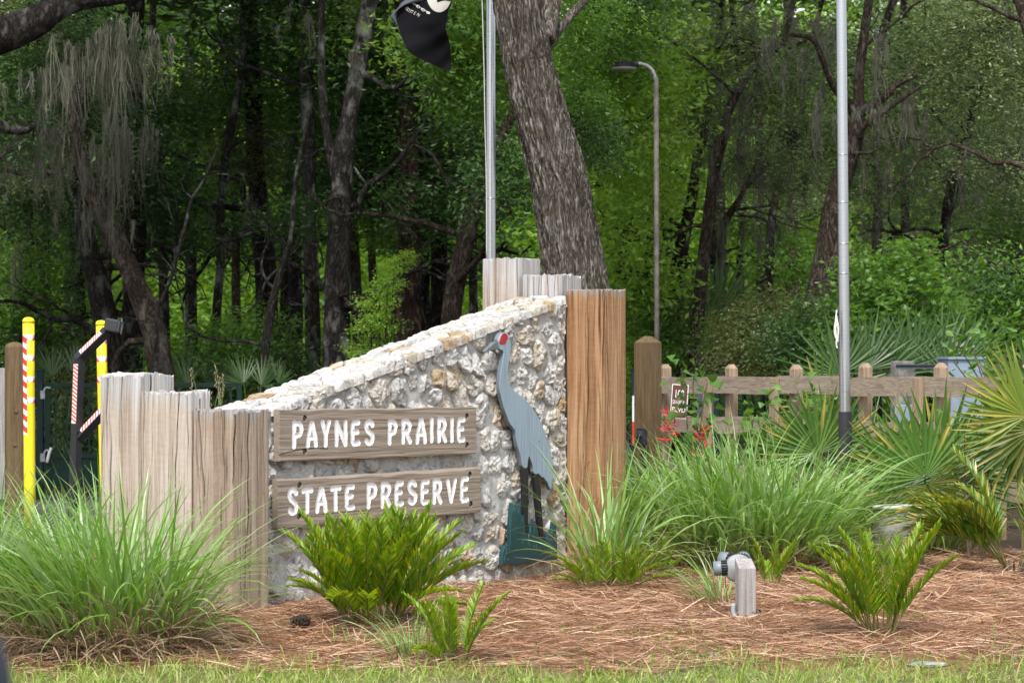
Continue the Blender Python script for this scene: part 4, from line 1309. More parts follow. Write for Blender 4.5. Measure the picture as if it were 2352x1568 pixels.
# ------------------------------------------------------------------ utility cabinet, concrete post and strut
cd_ = 24.0
c0, c1 = P(2163, 826, cd_), P(2250, 826, cd_)
cab = thing('utility_cabinet', 'pale blue grey metal utility cabinet behind the rail fence', 'cabinet', ((c0[0] + c1[0]) / 2, cd_, 0), math.radians(12))
wc = (c1[0] - c0[0]) * 0.99
MB().box((0, 0, c0[2] / 2), (wc, 0.26, c0[2])).obj('body', M['cabinet'], cab, bevel=0.006)
MB().box((0, -0.005, c0[2] + 0.012), (wc + 0.02, 0.29, 0.022)).obj('lid', M['cabinet'], cab, bevel=0.004)
MB().box((0.0, -0.133, c0[2] * 0.52), (wc - 0.04, 0.008, c0[2] * 0.86)).obj('door', M['cabinet'], cab, bevel=0.003)
MB().box((wc * 0.36, -0.142, c0[2] * 0.55), (0.02, 0.016, 0.09)).obj('handle', M['galv'], cab, bevel=0.003)
cp = P(2073, 829, cd_ + 0.2)
cpost = thing('concrete_post', 'dark stained square concrete post behind the fence, strut bolted on', 'post', (cp[0], cp[1], 0), math.radians(20))
MB().box((0, 0, cp[2] / 2), (0.155, 0.155, cp[2])).obj('shaft', M['concrete'], cpost, bevel=0.008)
s0, s1 = P(2058, 841, cd_ - 0.0), P(2168, 841, cd_ - 0.1)
st = thing('strut_channel', 'grey steel channel spanning from concrete post to utility cabinet', 'channel', s0)
for dz in (0.014, -0.016):
    MB().beam((0, 0, dz), s1 - s0 + [0, 0, dz], 0.02, 0.011).obj('flange', M['slate'], st)
MB().beam((0, 0.015, 0), s1 - s0 + [0, 0.015, 0], 0.008, 0.03).obj('web', M['slate'], st)
# meter box seen below the rail
mc = P(2080, 965, cd_ - 0.1)
mbx = thing('meter_box', 'small white meter box seen under the top rail left of the cabinet', 'box', (mc[0], mc[1], mc[2] - 0.13))
MB().box((0, 0, 0.13), (0.2, 0.12, 0.26)).obj('housing', M['cabinet'], mbx, bevel=0.008)
MB().box((0, -0.063, 0.13), (0.15, 0.008, 0.2)).obj('cover', M['cabinet'], mbx, bevel=0.003)

# round concrete block in the bed
cbd = 18.6; cbx = P(2064, 1262, cbd); cbz = float(gz(cbx[0], cbd))
top = P(0, 1160, cbd)[2]
cb = thing('concrete_block', 'low round pale-topped concrete block beside the right grass clump', 'block', (cbx[0], cbd, cbz))
r_ = 0.165; hb = top - cbz
V, F = tube([(0, 0, -0.1), (0, 0, hb * 0.5), (0, 0, hb - 0.035), (0, 0, hb - 0.02)], [r_, r_, r_, r_ * 0.985], 40)
V = np.array(V); V[:, :2] *= (1 + 0.012 * vnoise(V * 14, 4))[:, None]
mesh_obj('drum', V, F, M['concrete'], cb, True)
V, F = tube([(0, 0, hb - 0.022), (0, 0, hb - 0.006), (0, 0, hb)], [r_ * 1.03, r_ * 1.03, r_ * 0.98], 40)
V = np.array(V); V[:, :2] *= (1 + 0.015 * vnoise(V * 18, 9))[:, None]
mesh_obj('top_slab', V, F, M['concrete_top'], cb, True)

# ------------------------------------------------------------------ floodlight post
fd_ = 14.55
fp = P(1712, 1412, fd_); fz = float(gz(fp[0], fd_))
flood_post = thing('floodlight_post', 'short grey wooden post with conduit in the pine straw', 'post', (fp[0], fd_, fz), math.radians(10))
ph = P(0, 1303, fd_)[2] - fz; pw = 0.089
mb = MB()
mb.add([(-pw / 2, -pw / 2, -0.1), (pw / 2, -pw / 2, -0.1), (pw / 2, pw / 2, -0.1), (-pw / 2, pw / 2, -0.1), (-pw / 2, -pw / 2, ph), (pw / 2, -pw / 2, ph), (pw / 2, pw / 2, ph + 0.045), (-pw / 2, pw / 2, ph + 0.05)],
       [(0, 1, 5, 4), (1, 2, 6, 5), (2, 3, 7, 6), (3, 0, 4, 7), (4, 5, 6, 7), (3, 2, 1, 0)])
mb.obj('shaft', M['grey_post'], flood_post, bevel=0.004)
V, F = tube(crspline([(-0.03, -0.06, 0.0), (-0.062, -0.01, 0.03), (-0.064, 0, 0.09)], 10), 0.013, 12)
mesh_obj('conduit', V, F, M['conduit'], flood_post, True)
V, F = tube(crspline([(0.05, 0.0, -0.01), (0.072, 0.0, 0.02), (0.078, 0, 0.045), (0.066, 0, 0.058), (0.055, 0, 0.04), (0.056, 0.0, 0.015), (0.075, 0, -0.01)], 26), 0.0065, 8)
mesh_obj('cable_loop', V, F, M['cable'], flood_post, True)
lamps = thing('floodlight', 'grey twin-headed floodlight mounted on the short wooden post', 'floodlight', (fp[0], fd_ + 0.06, fz + ph), math.radians(10))
def lamp_head(c, d, r, L):
    c = np.array(c, float); d = np.array(d, float); d /= np.linalg.norm(d)
    V, F = tube([c - d * L * 0.42, c - d * L * 0.36, c + d * L * 0.05], [r * 0.55, r * 0.86, r * 0.9], 26)
    hd = mesh_obj('lamp_head', V, F, M['lamp_dark'], lamps, True)
    for a in np.linspace(0, 2 * math.pi, 18, endpoint=False):
        u = np.cross(d, [0.2, 0.1, 1]); u /= np.linalg.norm(u); w = np.cross(d, u)
        q = c + (u * math.cos(a) + w * math.sin(a)) * r * 0.93
        mb = MB(); mb.beam(q - d * L * 0.36, q + d * L * 0.04, 0.004, 0.012, u * math.cos(a) + w * math.sin(a)); o_ = mb.obj('cooling_fin', M['lamp_dark'], hd)
    V, F = tube([c + d * L * 0.04, c + d * L * 0.07, c + d * L * 0.6, c + d * L * 0.6, c + d * L * 0.2], [r * 0.99, r * 1.02, r * 1.02, r * 0.95, r * 0.93], 28)
    mesh_obj('hood', V, F, M['lamp_grey'], hd, True)
V, F = tube([(-0.02, -0.03, -0.01), (-0.02, -0.018, -0.01), (-0.02, 0.01, -0.01), (-0.02, 0.02, -0.01)], [0.068, 0.073, 0.073, 0.05], 30)
mesh_obj('junction_box', np.array(V) + [0, 0.05, 0.0], F, M['conduit'], lamps, True)
lamp_head((-0.105, 0.05, -0.008), (-1, 0.25, -0.08), 0.037, 0.075)
lamp_head((-0.052, 0.10, 0.025), (-0.72, 0.7, 0.10), 0.042, 0.085)
lamp_head((0.02, 0.115, 0.028), (0.35, 1, 0.12), 0.038, 0.08)
mb = MB(); mb.beam((-0.075, 0.05, -0.02), (-0.045, 0.05, -0.012), 0.018, 0.018); mb.beam((-0.07, 0.05, -0.02), (-0.07, 0.05, -0.045), 0.012, 0.012); mb.obj('swivel', M['lamp_grey'], lamps, bevel=0.003)

# ------------------------------------------------------------------ dark rounded thing close to the camera at lower left
nd = 2.0
nc = P(-46, 1600, nd)
near = thing('side_mirror', 'dark navy rounded edge of something close and out of focus at lower left', 'mirror', nc)
V = []; F = []
nu, nw = 24, 16
for j in range(nw + 1):
    ph_ = math.pi * j / nw
    for i in range(nu):
        th_ = 2 * math.pi * i / nu
        sx = math.copysign(abs(math.sin(ph_)) ** 0.6, 1) * math.copysign(abs(math.cos(th_)) ** 0.7, math.cos(th_))
        sy = math.sin(ph_) * math.sin(th_)
        szz = math.copysign(abs(math.cos(ph_)) ** 0.7, math.cos(ph_))
        V.append((0.024 * sx + 0.006 * (-szz), 0.02 * sy, 0.050 * szz))
for j in range(nw):
    for i in range(nu):
        l = (i + 1) % nu
        F.append((j * nu + i, (j + 1) * nu + i, (j + 1) * nu + l, j * nu + l))
mesh_obj('housing', V, F, M['navy'], near, True)
V, F = tube(crspline([(-0.01, 0.01, -0.03), (-0.05, 0.0, -0.06), (-0.12, -0.05, -0.08)], 8), 0.014, 10)
mesh_obj('mount', V, F, M['navy'], near, True)
# ------------------------------------------------------------------ plants of the bed
M['blade'] = leaf_mat('grass_blade', [(0.12, 0.25, 0.03), (0.18, 0.33, 0.06), (0.29, 0.44, 0.15), (0.14, 0.29, 0.035), (0.38, 0.51, 0.25), (0.20, 0.35, 0.07)], 0.33, 0.35, attr='t', base=(0.27, 0.19, 0.095), spec=0.6)
M['blade_dead'] = leaf_mat('dead_grass_blade', [(0.20, 0.125, 0.065), (0.36, 0.255, 0.15), (0.48, 0.38, 0.26), (0.13, 0.085, 0.045)], 0.75, 0.2)
M['coontie'] = leaf_mat('cycad_leaflet', [(0.09, 0.22, 0.010), (0.14, 0.29, 0.012), (0.24, 0.38, 0.016), (0.11, 0.25, 0.012), (0.38, 0.42, 0.025)], 0.45, 0.38, tip=(0.45, 0.36, 0.04), attr='t', spec=0.6)
M['coontie_dark'] = leaf_mat('cycad_leaflet_deep', [(0.07, 0.17, 0.015), (0.10, 0.21, 0.018), (0.16, 0.27, 0.025), (0.30, 0.32, 0.04)], 0.35, 0.32, tip=(0.45, 0.30, 0.06), attr='t', spec=0.65)
M['rachis'] = simple('frond_stalk', (0.13, 0.12, 0.03), 0.6)
M['palmetto'] = leaf_mat('palmetto_blade', [(0.075, 0.17, 0.03), (0.11, 0.21, 0.04), (0.06, 0.14, 0.025), (0.15, 0.24, 0.05)], 0.38, 0.3, tip=(0.42, 0.36, 0.08), attr='t', spec=0.5)
M['palmetto_yellow'] = leaf_mat('palmetto_blade_yellow', [(0.16, 0.24, 0.035), (0.26, 0.30, 0.05), (0.12, 0.20, 0.035), (0.34, 0.34, 0.07)], 0.38, 0.35, tip=(0.5, 0.42, 0.12), attr='t', spec=0.5)
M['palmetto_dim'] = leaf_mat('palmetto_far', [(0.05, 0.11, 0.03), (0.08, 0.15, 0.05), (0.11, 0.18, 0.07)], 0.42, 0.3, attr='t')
M['lobed'] = leaf_mat('lobed_leaf', [(0.085, 0.20, 0.03), (0.12, 0.25, 0.04), (0.07, 0.17, 0.03), (0.16, 0.29, 0.06)], 0.45, 0.38)
M['red_flower'] = leaf_mat('red_flower_tube', [(0.55, 0.02, 0.03), (0.65, 0.04, 0.03), (0.5, 0.015, 0.05)], 0.45, 0.2)
M['stem'] = simple('woody_stem', (0.09, 0.065, 0.04), 0.8, var=0.3, scale=30)
M['needle'] = leaf_mat('pine_needle', [(0.16, 0.075, 0.035), (0.34, 0.17, 0.085), (0.55, 0.34, 0.20), (0.07, 0.032, 0.018), (0.42, 0.21, 0.105), (0.70, 0.53, 0.38), (0.20, 0.09, 0.042), (0.09, 0.045, 0.025)], 0.6, 0.1)
M['turf'] = leaf_mat('turf_blade', [(0.19, 0.29, 0.04), (0.27, 0.38, 0.06), (0.15, 0.25, 0.035), (0.36, 0.42, 0.11), (0.46, 0.42, 0.2)], 0.45, 0.35)
M['weed'] = leaf_mat('weed_leaf', [(0.07, 0.16, 0.03), (0.11, 0.22, 0.05), (0.14, 0.25, 0.07)], 0.45, 0.3)
M['dry_leaf'] = leaf_mat('dry_leaf', [(0.33, 0.17, 0.07), (0.42, 0.27, 0.14), (0.5, 0.4, 0.28)], 0.6, 0.2)

def strips(base, az, e0, curl, L, w, seg=7, prof=None, twist=0.0, r=None, yaw_curl=None):
    """many bent ribbons: returns V, F(quads), t"""
    n = len(L); r = r or rng
    t = np.linspace(0, 1, seg + 1)
    el = e0[:, None] - curl[:, None] * (t[None, :] ** 1.6)
    a = az[:, None] + (0 if yaw_curl is None else yaw_curl[:, None] * t[None, :])
    d = np.stack([np.cos(el) * np.cos(a), np.cos(el) * np.sin(a), np.sin(el)], -1)
    step = (L / seg)[:, None, None] * (d[:, :-1] + d[:, 1:]) / 2
    pos = base[:, None] + np.concatenate([np.zeros((n, 1, 3)), np.cumsum(step, 1)], 1)
    tw = (r.normal(0, 1, n) * twist)[:, None] + (r.normal(0, 0.6, n) * twist)[:, None] * t
    side = np.stack([-np.sin(a), np.cos(a), np.zeros_like(a)], -1)
    upv = np.cross(d, side)
    sv = side * np.cos(tw)[..., None] + upv * np.sin(tw)[..., None]
    pr = prof if prof is not None else np.clip(np.minimum(0.5 + t * 2.2, 1) * (1 - t ** 2.2) + 0.02, 0, 1)
    ww = (w[:, None] * pr[None])[..., None] / 2
    V = np.stack([pos - sv * ww, pos + sv * ww], 2).reshape(-1, 3)
    k = np.arange(n)[:, None] * (2 * (seg + 1)) + np.arange(seg)[None] * 2
    k = k.ravel()
    F = np.stack([k, k + 1, k + 3, k + 2], -1)
    T = np.broadcast_to(np.repeat(t, 2)[None], (n, 2 * (seg + 1))).ravel()
    return V, F, T

def grass_clump(label, x, y, n, r0, L0, L1, seed, lean=(0, 0), n_dead=250, wid=(0.007, 0.013), stretch=1.0, flat=0.25):
    r = np.random.default_rng(seed)
    z = float(gz(x, y))
    root = thing('grass_clump', label, 'grass clump', (x, y, z), 0, 'tall ornamental grass clumps')
    a0 = r.uniform(0, 2 * math.pi, n); rr = r0 * np.sqrt(r.random(n))
    base = np.stack([rr * np.cos(a0) * stretch, rr * np.sin(a0), np.full(n, -0.02)], -1)
    az = np.arctan2(base[:, 1] + r.normal(0, r0 * 0.45, n) + lean[1], base[:, 0] / stretch + r.normal(0, r0 * 0.45, n) + lean[0])
    out = np.clip(rr / r0 + r.normal(0, 0.25, n), 0, 1.3)
    e0 = np.radians(88 - 30 * out + r.normal(0, 5, n))
    curl = np.radians(18 + 62 * r.random(n) ** 1.4 + 26 * out)
    L = r.uniform(L0, L1, n) * (1 - flat * (out > 1))
    V, F, T = strips(base, az, np.clip(e0, 0.5, 1.55), curl, L, r.uniform(*wid, n), 8, twist=0.35, r=r, yaw_curl=r.normal(0, 0.35, n))
    o = mesh_obj('blades', V, F, M['blade'], root, False, attrs={'t': T}); o['kind'] = 'stuff'
    m = n_dead
    a0 = r.uniform(0, 2 * math.pi, m); rr = r0 * (0.35 + 0.85 * r.random(m))
    base = np.stack([rr * np.cos(a0) * stretch, rr * np.sin(a0), np.full(m, 0.0)], -1)
    V, F, T = strips(base, a0 + r.normal(0, 0.7, m), np.radians(r.uniform(10, 75, m)), np.radians(r.uniform(20, 130, m)), r.uniform(0.18, 0.62, m) * L1, r.uniform(0.003, 0.008, m), 6, twist=0.8, r=r, yaw_curl=r.normal(0, 0.9, m))
    V[:, 2] = np.maximum(V[:, 2], 0.004)
    o = mesh_obj('dead_blades', V, F, M['blade_dead'], root, False); o['kind'] = 'stuff'
    return root
def at(px, y): return (px - CX) / FL * y
grass_clump('large arching grass clump in front of the left timber posts', at(245, 13.5), 13.5, 800, 0.27, 0.62, 1.08, 101, (-0.08, 0), 1700, (0.011, 0.022), 1.35)
grass_clump('pale grass clump cut by the left edge of the picture', at(-70, 13.9), 13.9, 600, 0.22, 0.6, 1.05, 102, (0, 0), 350, (0.010, 0.018), 1.2)
grass_clump('widest grass clump, spreading left of the black-footed flagpole', at(1705, 18.2), 18.2, 1250, 0.38, 0.66, 1.16, 103, (-0.06, 0), 1200, (0.014, 0.026), 1.5)
grass_clump('sparse grass clump growing in front of the orange brown timber post', at(1405, 16.9), 16.9, 110, 0.14, 0.55, 1.0, 104, (0.05, 0), 120, (0.013, 0.024), 1.2)
grass_clump('upright grass clump right of the black-footed flagpole', at(2060, 19.6), 19.6, 420, 0.34, 0.5, 0.95, 105, (0, 0), 150, (0.014, 0.026), 1.4)
grass_clump('grass clump leaning between the brown timber post and the widest clump', at(1545, 18.9), 18.9, 480, 0.28, 0.6, 1.0, 106, (0.05, -0.05), 150, (0.013, 0.024), 1.3)
grass_clump('small yellowish grass tuft left of the floodlight post', at(1640, 15.4), 15.4, 80, 0.07, 0.22, 0.48, 107, (-0.06, 0), 60, (0.006, 0.011), 1.2, 0.1)
grass_clump('small grass tuft beside the little cycad in front of the boards', at(960, 13.25), 13.25, 110, 0.08, 0.18, 0.38, 108, (0, 0), 30, (0.004, 0.008), 1.5, 0.1)
# seed-head stalks standing behind the splintered post
sk = thing('seed_stalks', 'thin seed-headed grass stalks between the left posts and the wall', 'grass', P(470, 1000, 16.2) * [1, 1, 0] + [0, 0, 0.1])
for (x0, x1, yt) in ((462, 441, 848), (470, 482, 900), (478, 505, 880), (497, 503, 866), (503, 512, 862), (509, 496, 842)):
    a_ = P(x0, 1000, 16.2); b_ = P(x1, yt, 16.2); rt = np.array(sk.location)
    V, F = tube(crspline([a_ - rt, (a_ + b_) / 2 + [0.006, 0, 0.02] - rt, b_ - rt], 10), np.linspace(0.003, 0.0012, 10), 5)
    st_ = mesh_obj('stalk', V, F, M['weed'], sk)
    mb = MB()
    for k in range(16):
        p_ = b_ - rt + np.array([rng.normal(0, 0.004), rng.normal(0, 0.004), -0.008 * k])
        mb.tube([p_, p_ + [rng.normal(0, 0.004), 0, 0.012]], [0.0028, 0.001], 4)
    mb.obj('seed_head', M['blade_dead'], st_)

# cycads ("frond" meshes shared)
def frond_mesh(seed, L, e0, e1, npair, ll, lw, mat):
    r = np.random.default_rng(seed)
    k = 26
    t = np.linspace(0, 1, k); el = np.radians(e0 + (e1 - e0) * t ** 1.3)
    yaw = np.radians(r.normal(0, 10)) * t
    d = np.stack([np.cos(el) * np.cos(yaw), np.cos(el) * np.sin(yaw), np.sin(el)], -1)
    pos = np.vstack([[0, 0, 0], np.cumsum((d[:-1] + d[1:]) / 2 * L / (k - 1), 0)])
    ts = np.repeat(np.linspace(0.22, 0.985, npair), 2) + r.normal(0, 0.004, npair * 2)
    ts = np.clip(ts, 0.2, 1)
    sg_ = np.tile([1, -1], npair)
    pb = np.stack([np.interp(ts, t, pos[:, i]) for i in range(3)], -1)
    db = np.stack([np.interp(ts, t, d[:, i]) for i in range(3)], -1); db /= np.linalg.norm(db, axis=1, keepdims=True)
    side = np.cross(db, [0, 0, 1.0]); side /= np.linalg.norm(side, axis=1, keepdims=True) + 1e-9
    up = np.cross(side, db)
    fw = 0.75 + 0.6 * ts + r.normal(0, 0.08, len(ts))
    dirv = db * fw[:, None] + side * (sg_ * 0.62)[:, None] + up * (0.40 + r.normal(0, 0.12, len(ts)))[:, None]
    dirv /= np.linalg.norm(dirv, axis=1, keepdims=True)
    ln = ll * (0.55 + 0.6 * np.sin(np.clip(ts * 1.05, 0, 1) * math.pi * 0.86 + 0.35)) * r.uniform(0.85, 1.1, len(ts))
    az = np.arctan2(dirv[:, 1], dirv[:, 0]); e_ = np.arcsin(np.clip(dirv[:, 2], -1, 1))
    V, F, T = strips(pb, az, e_, np.radians(r.uniform(0, 22, len(ts))), ln, np.full(len(ts), lw), 3, prof=np.array([0.55, 1, 0.9, 0.25]), twist=0.5, r=r)
    me = bpy.data.meshes.new('frond')
    Vs, Fs = tube(pos, np.linspace(0.0042, 0.0012, k), 5)
    nb = len(V)
    me.from_pydata(np.vstack([V, Vs]).tolist(), [], [tuple(f) for f in F] + [tuple(i + nb for i in f) for f in Fs])
    me.materials.append(mat); me.materials.append(M['rachis'])
    me.polygons.foreach_set('material_index', np.array([0] * len(F) + [1] * len(Fs), dtype=np.int32))
    atr = me.attributes.new('t', 'FLOAT', 'POINT'); atr.data.foreach_set('value', np.concatenate([T * ts.repeat(8).clip(0, 1) ** 0.5, np.zeros(len(Vs))]).astype(np.float32))
    me.update()
    return me
FR = [frond_mesh(200 + i, 0.54, e0, e1, 54, 0.085, 0.0085, M['coontie']) for i, (e0, e1) in enumerate([(86, 70), (78, 54), (70, 38), (60, 18), (48, -8), (82, 62)])]
FRD = [frond_mesh(230 + i, 0.72, e0, e1, 40, 0.12, 0.0115, M['coontie_dark']) for i, (e0, e1) in enumerate([(80, 40), (70, 15), (60, -5), (52, -28)])]
def cycad(label, px, y, n, scale, seed, meshes=FR, arr=None, r0=0.05, group='cycads in the pine straw bed', squash=1.0):
    r = np.random.default_rng(seed)
    x = at(px, y); z = float(gz(x, y)) - 0.01
    root = thing('cycad', label, 'cycad', (x, y, z), 0, group)
    for i in range(n):
        az = 2 * math.pi * i * 0.618 + r.normal(0, 0.25) if arr is None else math.radians(arr[i][0])
        k = min(len(meshes) - 1, int(abs(r.normal(0, 1)) * len(meshes) * 0.55)) if arr is None else arr[i][1]
        sc = scale * r.uniform(0.78, 1.12) if arr is None else scale * arr[i][2]
        inst(meshes[k], 'frond', root, (r0 * math.cos(az), r0 * math.sin(az), 0), (r.normal(0, 0.12), r.normal(0, 0.08), az), (sc, sc, sc * squash))
    return root
cycad('dense bright green cycad in front of the lower name board', 852, 14.4, 84, 1.06, 301, r0=0.13)
cycad('very small cycad right of the dense one, at the lawn edge', 1040, 13.15, 16, 0.66, 302, r0=0.05)
cycad('cycad with tilted V-shaped fronds right of the floodlight post', 2025, 13.85, 0, 1.0, 303)
cy3 = bpy.data.objects['cycad.002']
for (az, k, sc, tilt) in [(170, 2, 1.0, 0), (150, 1, 1.0, 0), (185, 3, 0.85, 0), (120, 0, 0.95, 0), (100, 5, 0.9, 0), (20, 1, 1.05, 0), (0, 0, 1.0, 0), (350, 1, 1.08, 0), (60, 5, 0.95, 0), (200, 3, 0.9, 0), (330, 2, 0.95, 0), (160, 4, 0.8, 0), (10, 5, 1.05, 0), (185, 2, 1.0, 0), (130, 2, 0.9, 0), (30, 2, 1.0, 0), (345, 5, 1.1, 0), (75, 0, 0.9, 0), (215, 2, 0.9, 0), (310, 1, 0.8, 0), (155, 3, 1.0, 0), (240, 5, 0.8, 0), (290, 0, 0.75, 0), (140, 0, 0.9, 0), (175, 1, 0.85, 0)]:
    inst(FR[k], 'frond', cy3, (0.05 * math.cos(math.radians(az)), 0.03 * math.sin(math.radians(az)), 0), (rng.normal(0, 0.08), rng.normal(0, 0.06), math.radians(az)), (sc, sc, sc))
cycad('small cycad sprouting just right behind the floodlight post', 1772, 16.6, 9, 0.62, 304, r0=0.03)
cycad('low olive cycad at the foot of the orange brown timber post', 1400, 16.5, 26, 0.62, 305, r0=0.12, squash=0.85)
cycad('low spreading cycad between the brown post and the widest grass clump', 1490, 17.0, 14, 0.6, 306, r0=0.1, squash=0.8)
cycad('big arching cycad with drooping fronds at the right edge', 2330, 17.9, 0, 1.0, 307, group='cycads in the pine straw bed')
cy7 = bpy.data.objects['cycad.006']
for i in range(26):
    az = rng.uniform(0, 360); k = int(rng.integers(0, 4)); sc = rng.uniform(0.85, 1.2)
    if i < 13: az = rng.uniform(130, 235); k = int(rng.integers(1, 4))
    inst(FRD[k], 'frond', cy7, (0.08 * math.cos(math.radians(az)), 0.08 * math.sin(math.radians(az)), 0.08), (rng.normal(0, 0.1), rng.normal(0, 0.1), math.radians(az)), (sc, sc, sc))
for i in range(12):
    a = i * 0.9
    V, F = tube([(0.03 * math.cos(a), 0.03 * math.sin(a), -0.02), (0.085 * math.cos(a), 0.085 * math.sin(a), 0.10)], [0.012, 0.006], 6)
    mesh_obj('stem', V, F, M['stem'], cy7)

# palmettos
def fan_mesh(seed, R, nseg, spread, mat, droop=0.15):
    r = np.random.default_rng(seed)
    V, F, T = [], [], []
    for i in range(nseg):
        a = math.radians(-spread / 2 + spread * i / (nseg - 1) + r.normal(0, 1.3))
        L = R * (0.78 + 0.22 * math.cos(a * 0.6)) * r.uniform(0.88, 1.05)
        da = math.radians(spread / nseg) * 0.52
        bend = r.normal(0, 0.06)
        prof = [(0.03, 1.0), (0.22, 1.0), (0.48, 0.92), (0.75, 0.5), (1.0, 0.06)]
        b = len(V)
        for (s_, w) in prof:
            rr = L * s_
            hw = min(math.tan(da) * rr, 0.021 * R / 0.55) * w if s_ < 0.5 else 0.020 * R / 0.55 * w
            dx, dz = math.sin(a), math.cos(a)
            y = -droop * L * s_ ** 2.2 * (0.4 + 0.6 * abs(math.sin(a))) + bend * L * s_ * s_
            fold = 0.35 * hw
            cx_, cz_ = dx * rr, dz * rr
            V += [(cx_ - dz * hw, y - fold, cz_ + dx * hw), (cx_, y + fold, cz_), (cx_ + dz * hw, y - fold, cz_ - dx * hw)]
            T += [s_] * 3
        for k in range(len(prof) - 1):
            q = b + 3 * k
            F += [(q, q + 1, q + 4, q + 3), (q + 1, q + 2, q + 5, q + 4)]
    me = bpy.data.meshes.new('fan_leaf')
    me.from_pydata(V, [], F); me.materials.append(mat)
    atr = me.attributes.new('t', 'FLOAT', 'POINT'); atr.data.foreach_set('value', np.array(T, dtype=np.float32) * 0.8)
    me.update()
    return me
FAN = [fan_mesh(400 + i, 0.55, 24, sp, M['palmetto']) for i, sp in enumerate((200, 230, 170))]
FANY = [fan_mesh(410 + i, 0.55, 24, sp, M['palmetto_yellow'], 0.05) for i, sp in enumerate((210, 240))]
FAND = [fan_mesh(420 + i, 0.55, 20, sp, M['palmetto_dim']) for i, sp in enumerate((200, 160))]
def palmetto(label, px, y, fans, group='saw palmettos'):
    """fans: (picture x, picture y of the fan centre, depth offset, scale, roll deg, yaw deg, pitch deg, mesh)"""
    x = at(px, y); z = float(gz(x, y))
    root = thing('palmetto', label, 'palmetto', (x, y, z), 0, group)
    for (fx, fy, dy, sc, roll, yaw, pitch, me) in fans:
        c = P(fx, fy, y + dy) - np.array([x, y, z])
        o = inst(me, 'fan_leaf', root, c, (math.radians(pitch), math.radians(roll), math.radians(yaw)), (sc,) * 3)
        V, F = tube(crspline([(0, 0, 0), c * [0.3, 0.3, 0.55], c], 10), np.linspace(0.011, 0.006, 10), 6)
        mesh_obj('petiole', V, F, M['palmetto'], root)
    return root
palmetto('green saw palmetto with fan leaves in front of the fence and cabinet', 2125, 19.2, [(2125, 1095, -0.2, 1.08, -6, 0, -8, FAN[0]), (2160, 1085, 0.2, 1.15, 22, -20, 0, FAN[2]), (2085, 1120, 0.1, 0.9, -35, 15, 0, FAN[1]), (2195, 1110, 0.0, 0.9, 48, 10, -10, FAN[2]), (2130, 1110, -0.25, 0.8, 150, 0, -30, FANY[0]), (2050, 1080, 0.4, 0.85, -30, 10, 0, FAN[0])])
palmetto('yellow green saw palmetto at the right edge above the arching cycad', 2360, 18.6, [(2358, 955, -0.2, 0.95, -20, 5, -5, FANY[0]), (2375, 985, 0.1, 1.0, -75, 0, 0, FANY[1]), (2400, 930, 0.2, 1.0, 30, 0, 0, FAN[1]), (2345, 1000, 0.15, 0.9, -110, 0, 0, FAN[0])])
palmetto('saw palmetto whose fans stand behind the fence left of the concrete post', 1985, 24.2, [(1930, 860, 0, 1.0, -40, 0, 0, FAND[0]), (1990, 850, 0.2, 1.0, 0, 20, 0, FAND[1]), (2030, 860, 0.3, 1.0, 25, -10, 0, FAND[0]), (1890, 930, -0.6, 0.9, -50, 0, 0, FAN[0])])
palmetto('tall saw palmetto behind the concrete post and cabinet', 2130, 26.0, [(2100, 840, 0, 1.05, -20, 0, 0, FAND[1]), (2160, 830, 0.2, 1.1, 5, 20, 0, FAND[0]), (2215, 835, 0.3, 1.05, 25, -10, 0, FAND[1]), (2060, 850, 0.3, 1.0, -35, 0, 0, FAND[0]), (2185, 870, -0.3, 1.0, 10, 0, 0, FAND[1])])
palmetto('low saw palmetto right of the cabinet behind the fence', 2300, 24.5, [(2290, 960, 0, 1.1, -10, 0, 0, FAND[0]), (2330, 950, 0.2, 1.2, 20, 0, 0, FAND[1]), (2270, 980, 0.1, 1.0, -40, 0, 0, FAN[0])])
palmetto('low saw palmetto in front of the fence left of the black flagpole sleeve', 1890, 20.9, [(1880, 1040, 0, 0.95, -25, 0, 0, FAN[0]), (1905, 1030, 0.1, 0.9, 15, 0, 0, FAN[1]), (1850, 1050, 0.1, 0.8, -60, 0, 0, FAN[2])])

# leafy shrubs
def leaf_shape(kind):
    if kind == 'lobed':
        pts = [(0, 0), (0.30, 0.10), (0.50, 0.02), (0.36, 0.36), (0.30, 0.5), (0.0, 1.0), (-0.30, 0.5), (-0.36, 0.36), (-0.50, 0.02), (-0.30, 0.10)]
        return np.array([(x, y, 0.10 * abs(x)) for x, y in pts] + [(0, 0.4, -0.03)]), [(i, (i + 1) % 10, 10) for i in range(10)]
    if kind == 'star':
        pts = []
        for k in range(5):
            a = math.radians(-100 + 50 * k)
            pts.append((math.sin(a) * 0.55, 0.38 + math.cos(a) * 0.6)); a2 = a + math.radians(25)
            if k < 4: pts.append((math.sin(a2) * 0.24, 0.38 + math.cos(a2) * 0.26))
        pts.append((0, 0.16))
        return np.array([(x, y, 0.08 * abs(x)) for x, y in pts] + [(0, 0.36, -0.02)]), [(i, (i + 1) % len(pts), len(pts)) for i in range(len(pts))]
    if kind == 'obovate':
        pts = [(0, 0), (0.14, 0.3), (0.25, 0.65), (0.17, 0.92), (0, 1.0), (-0.17, 0.92), (-0.25, 0.65), (-0.14, 0.3)]
        return np.array([(x, y, 0.12 * abs(x) - 0.1 * y * y) for x, y in pts]), [(0, 1, 2, 3, 4), (0, 4, 5, 6, 7)]
    # plain pointed leaf: two folded halves
    return np.array([(0, 0, 0), (0.23, 0.45, 0.06), (0, 1, -0.08), (-0.23, 0.45, 0.06)]), [(0, 1, 2), (0, 2, 3)]
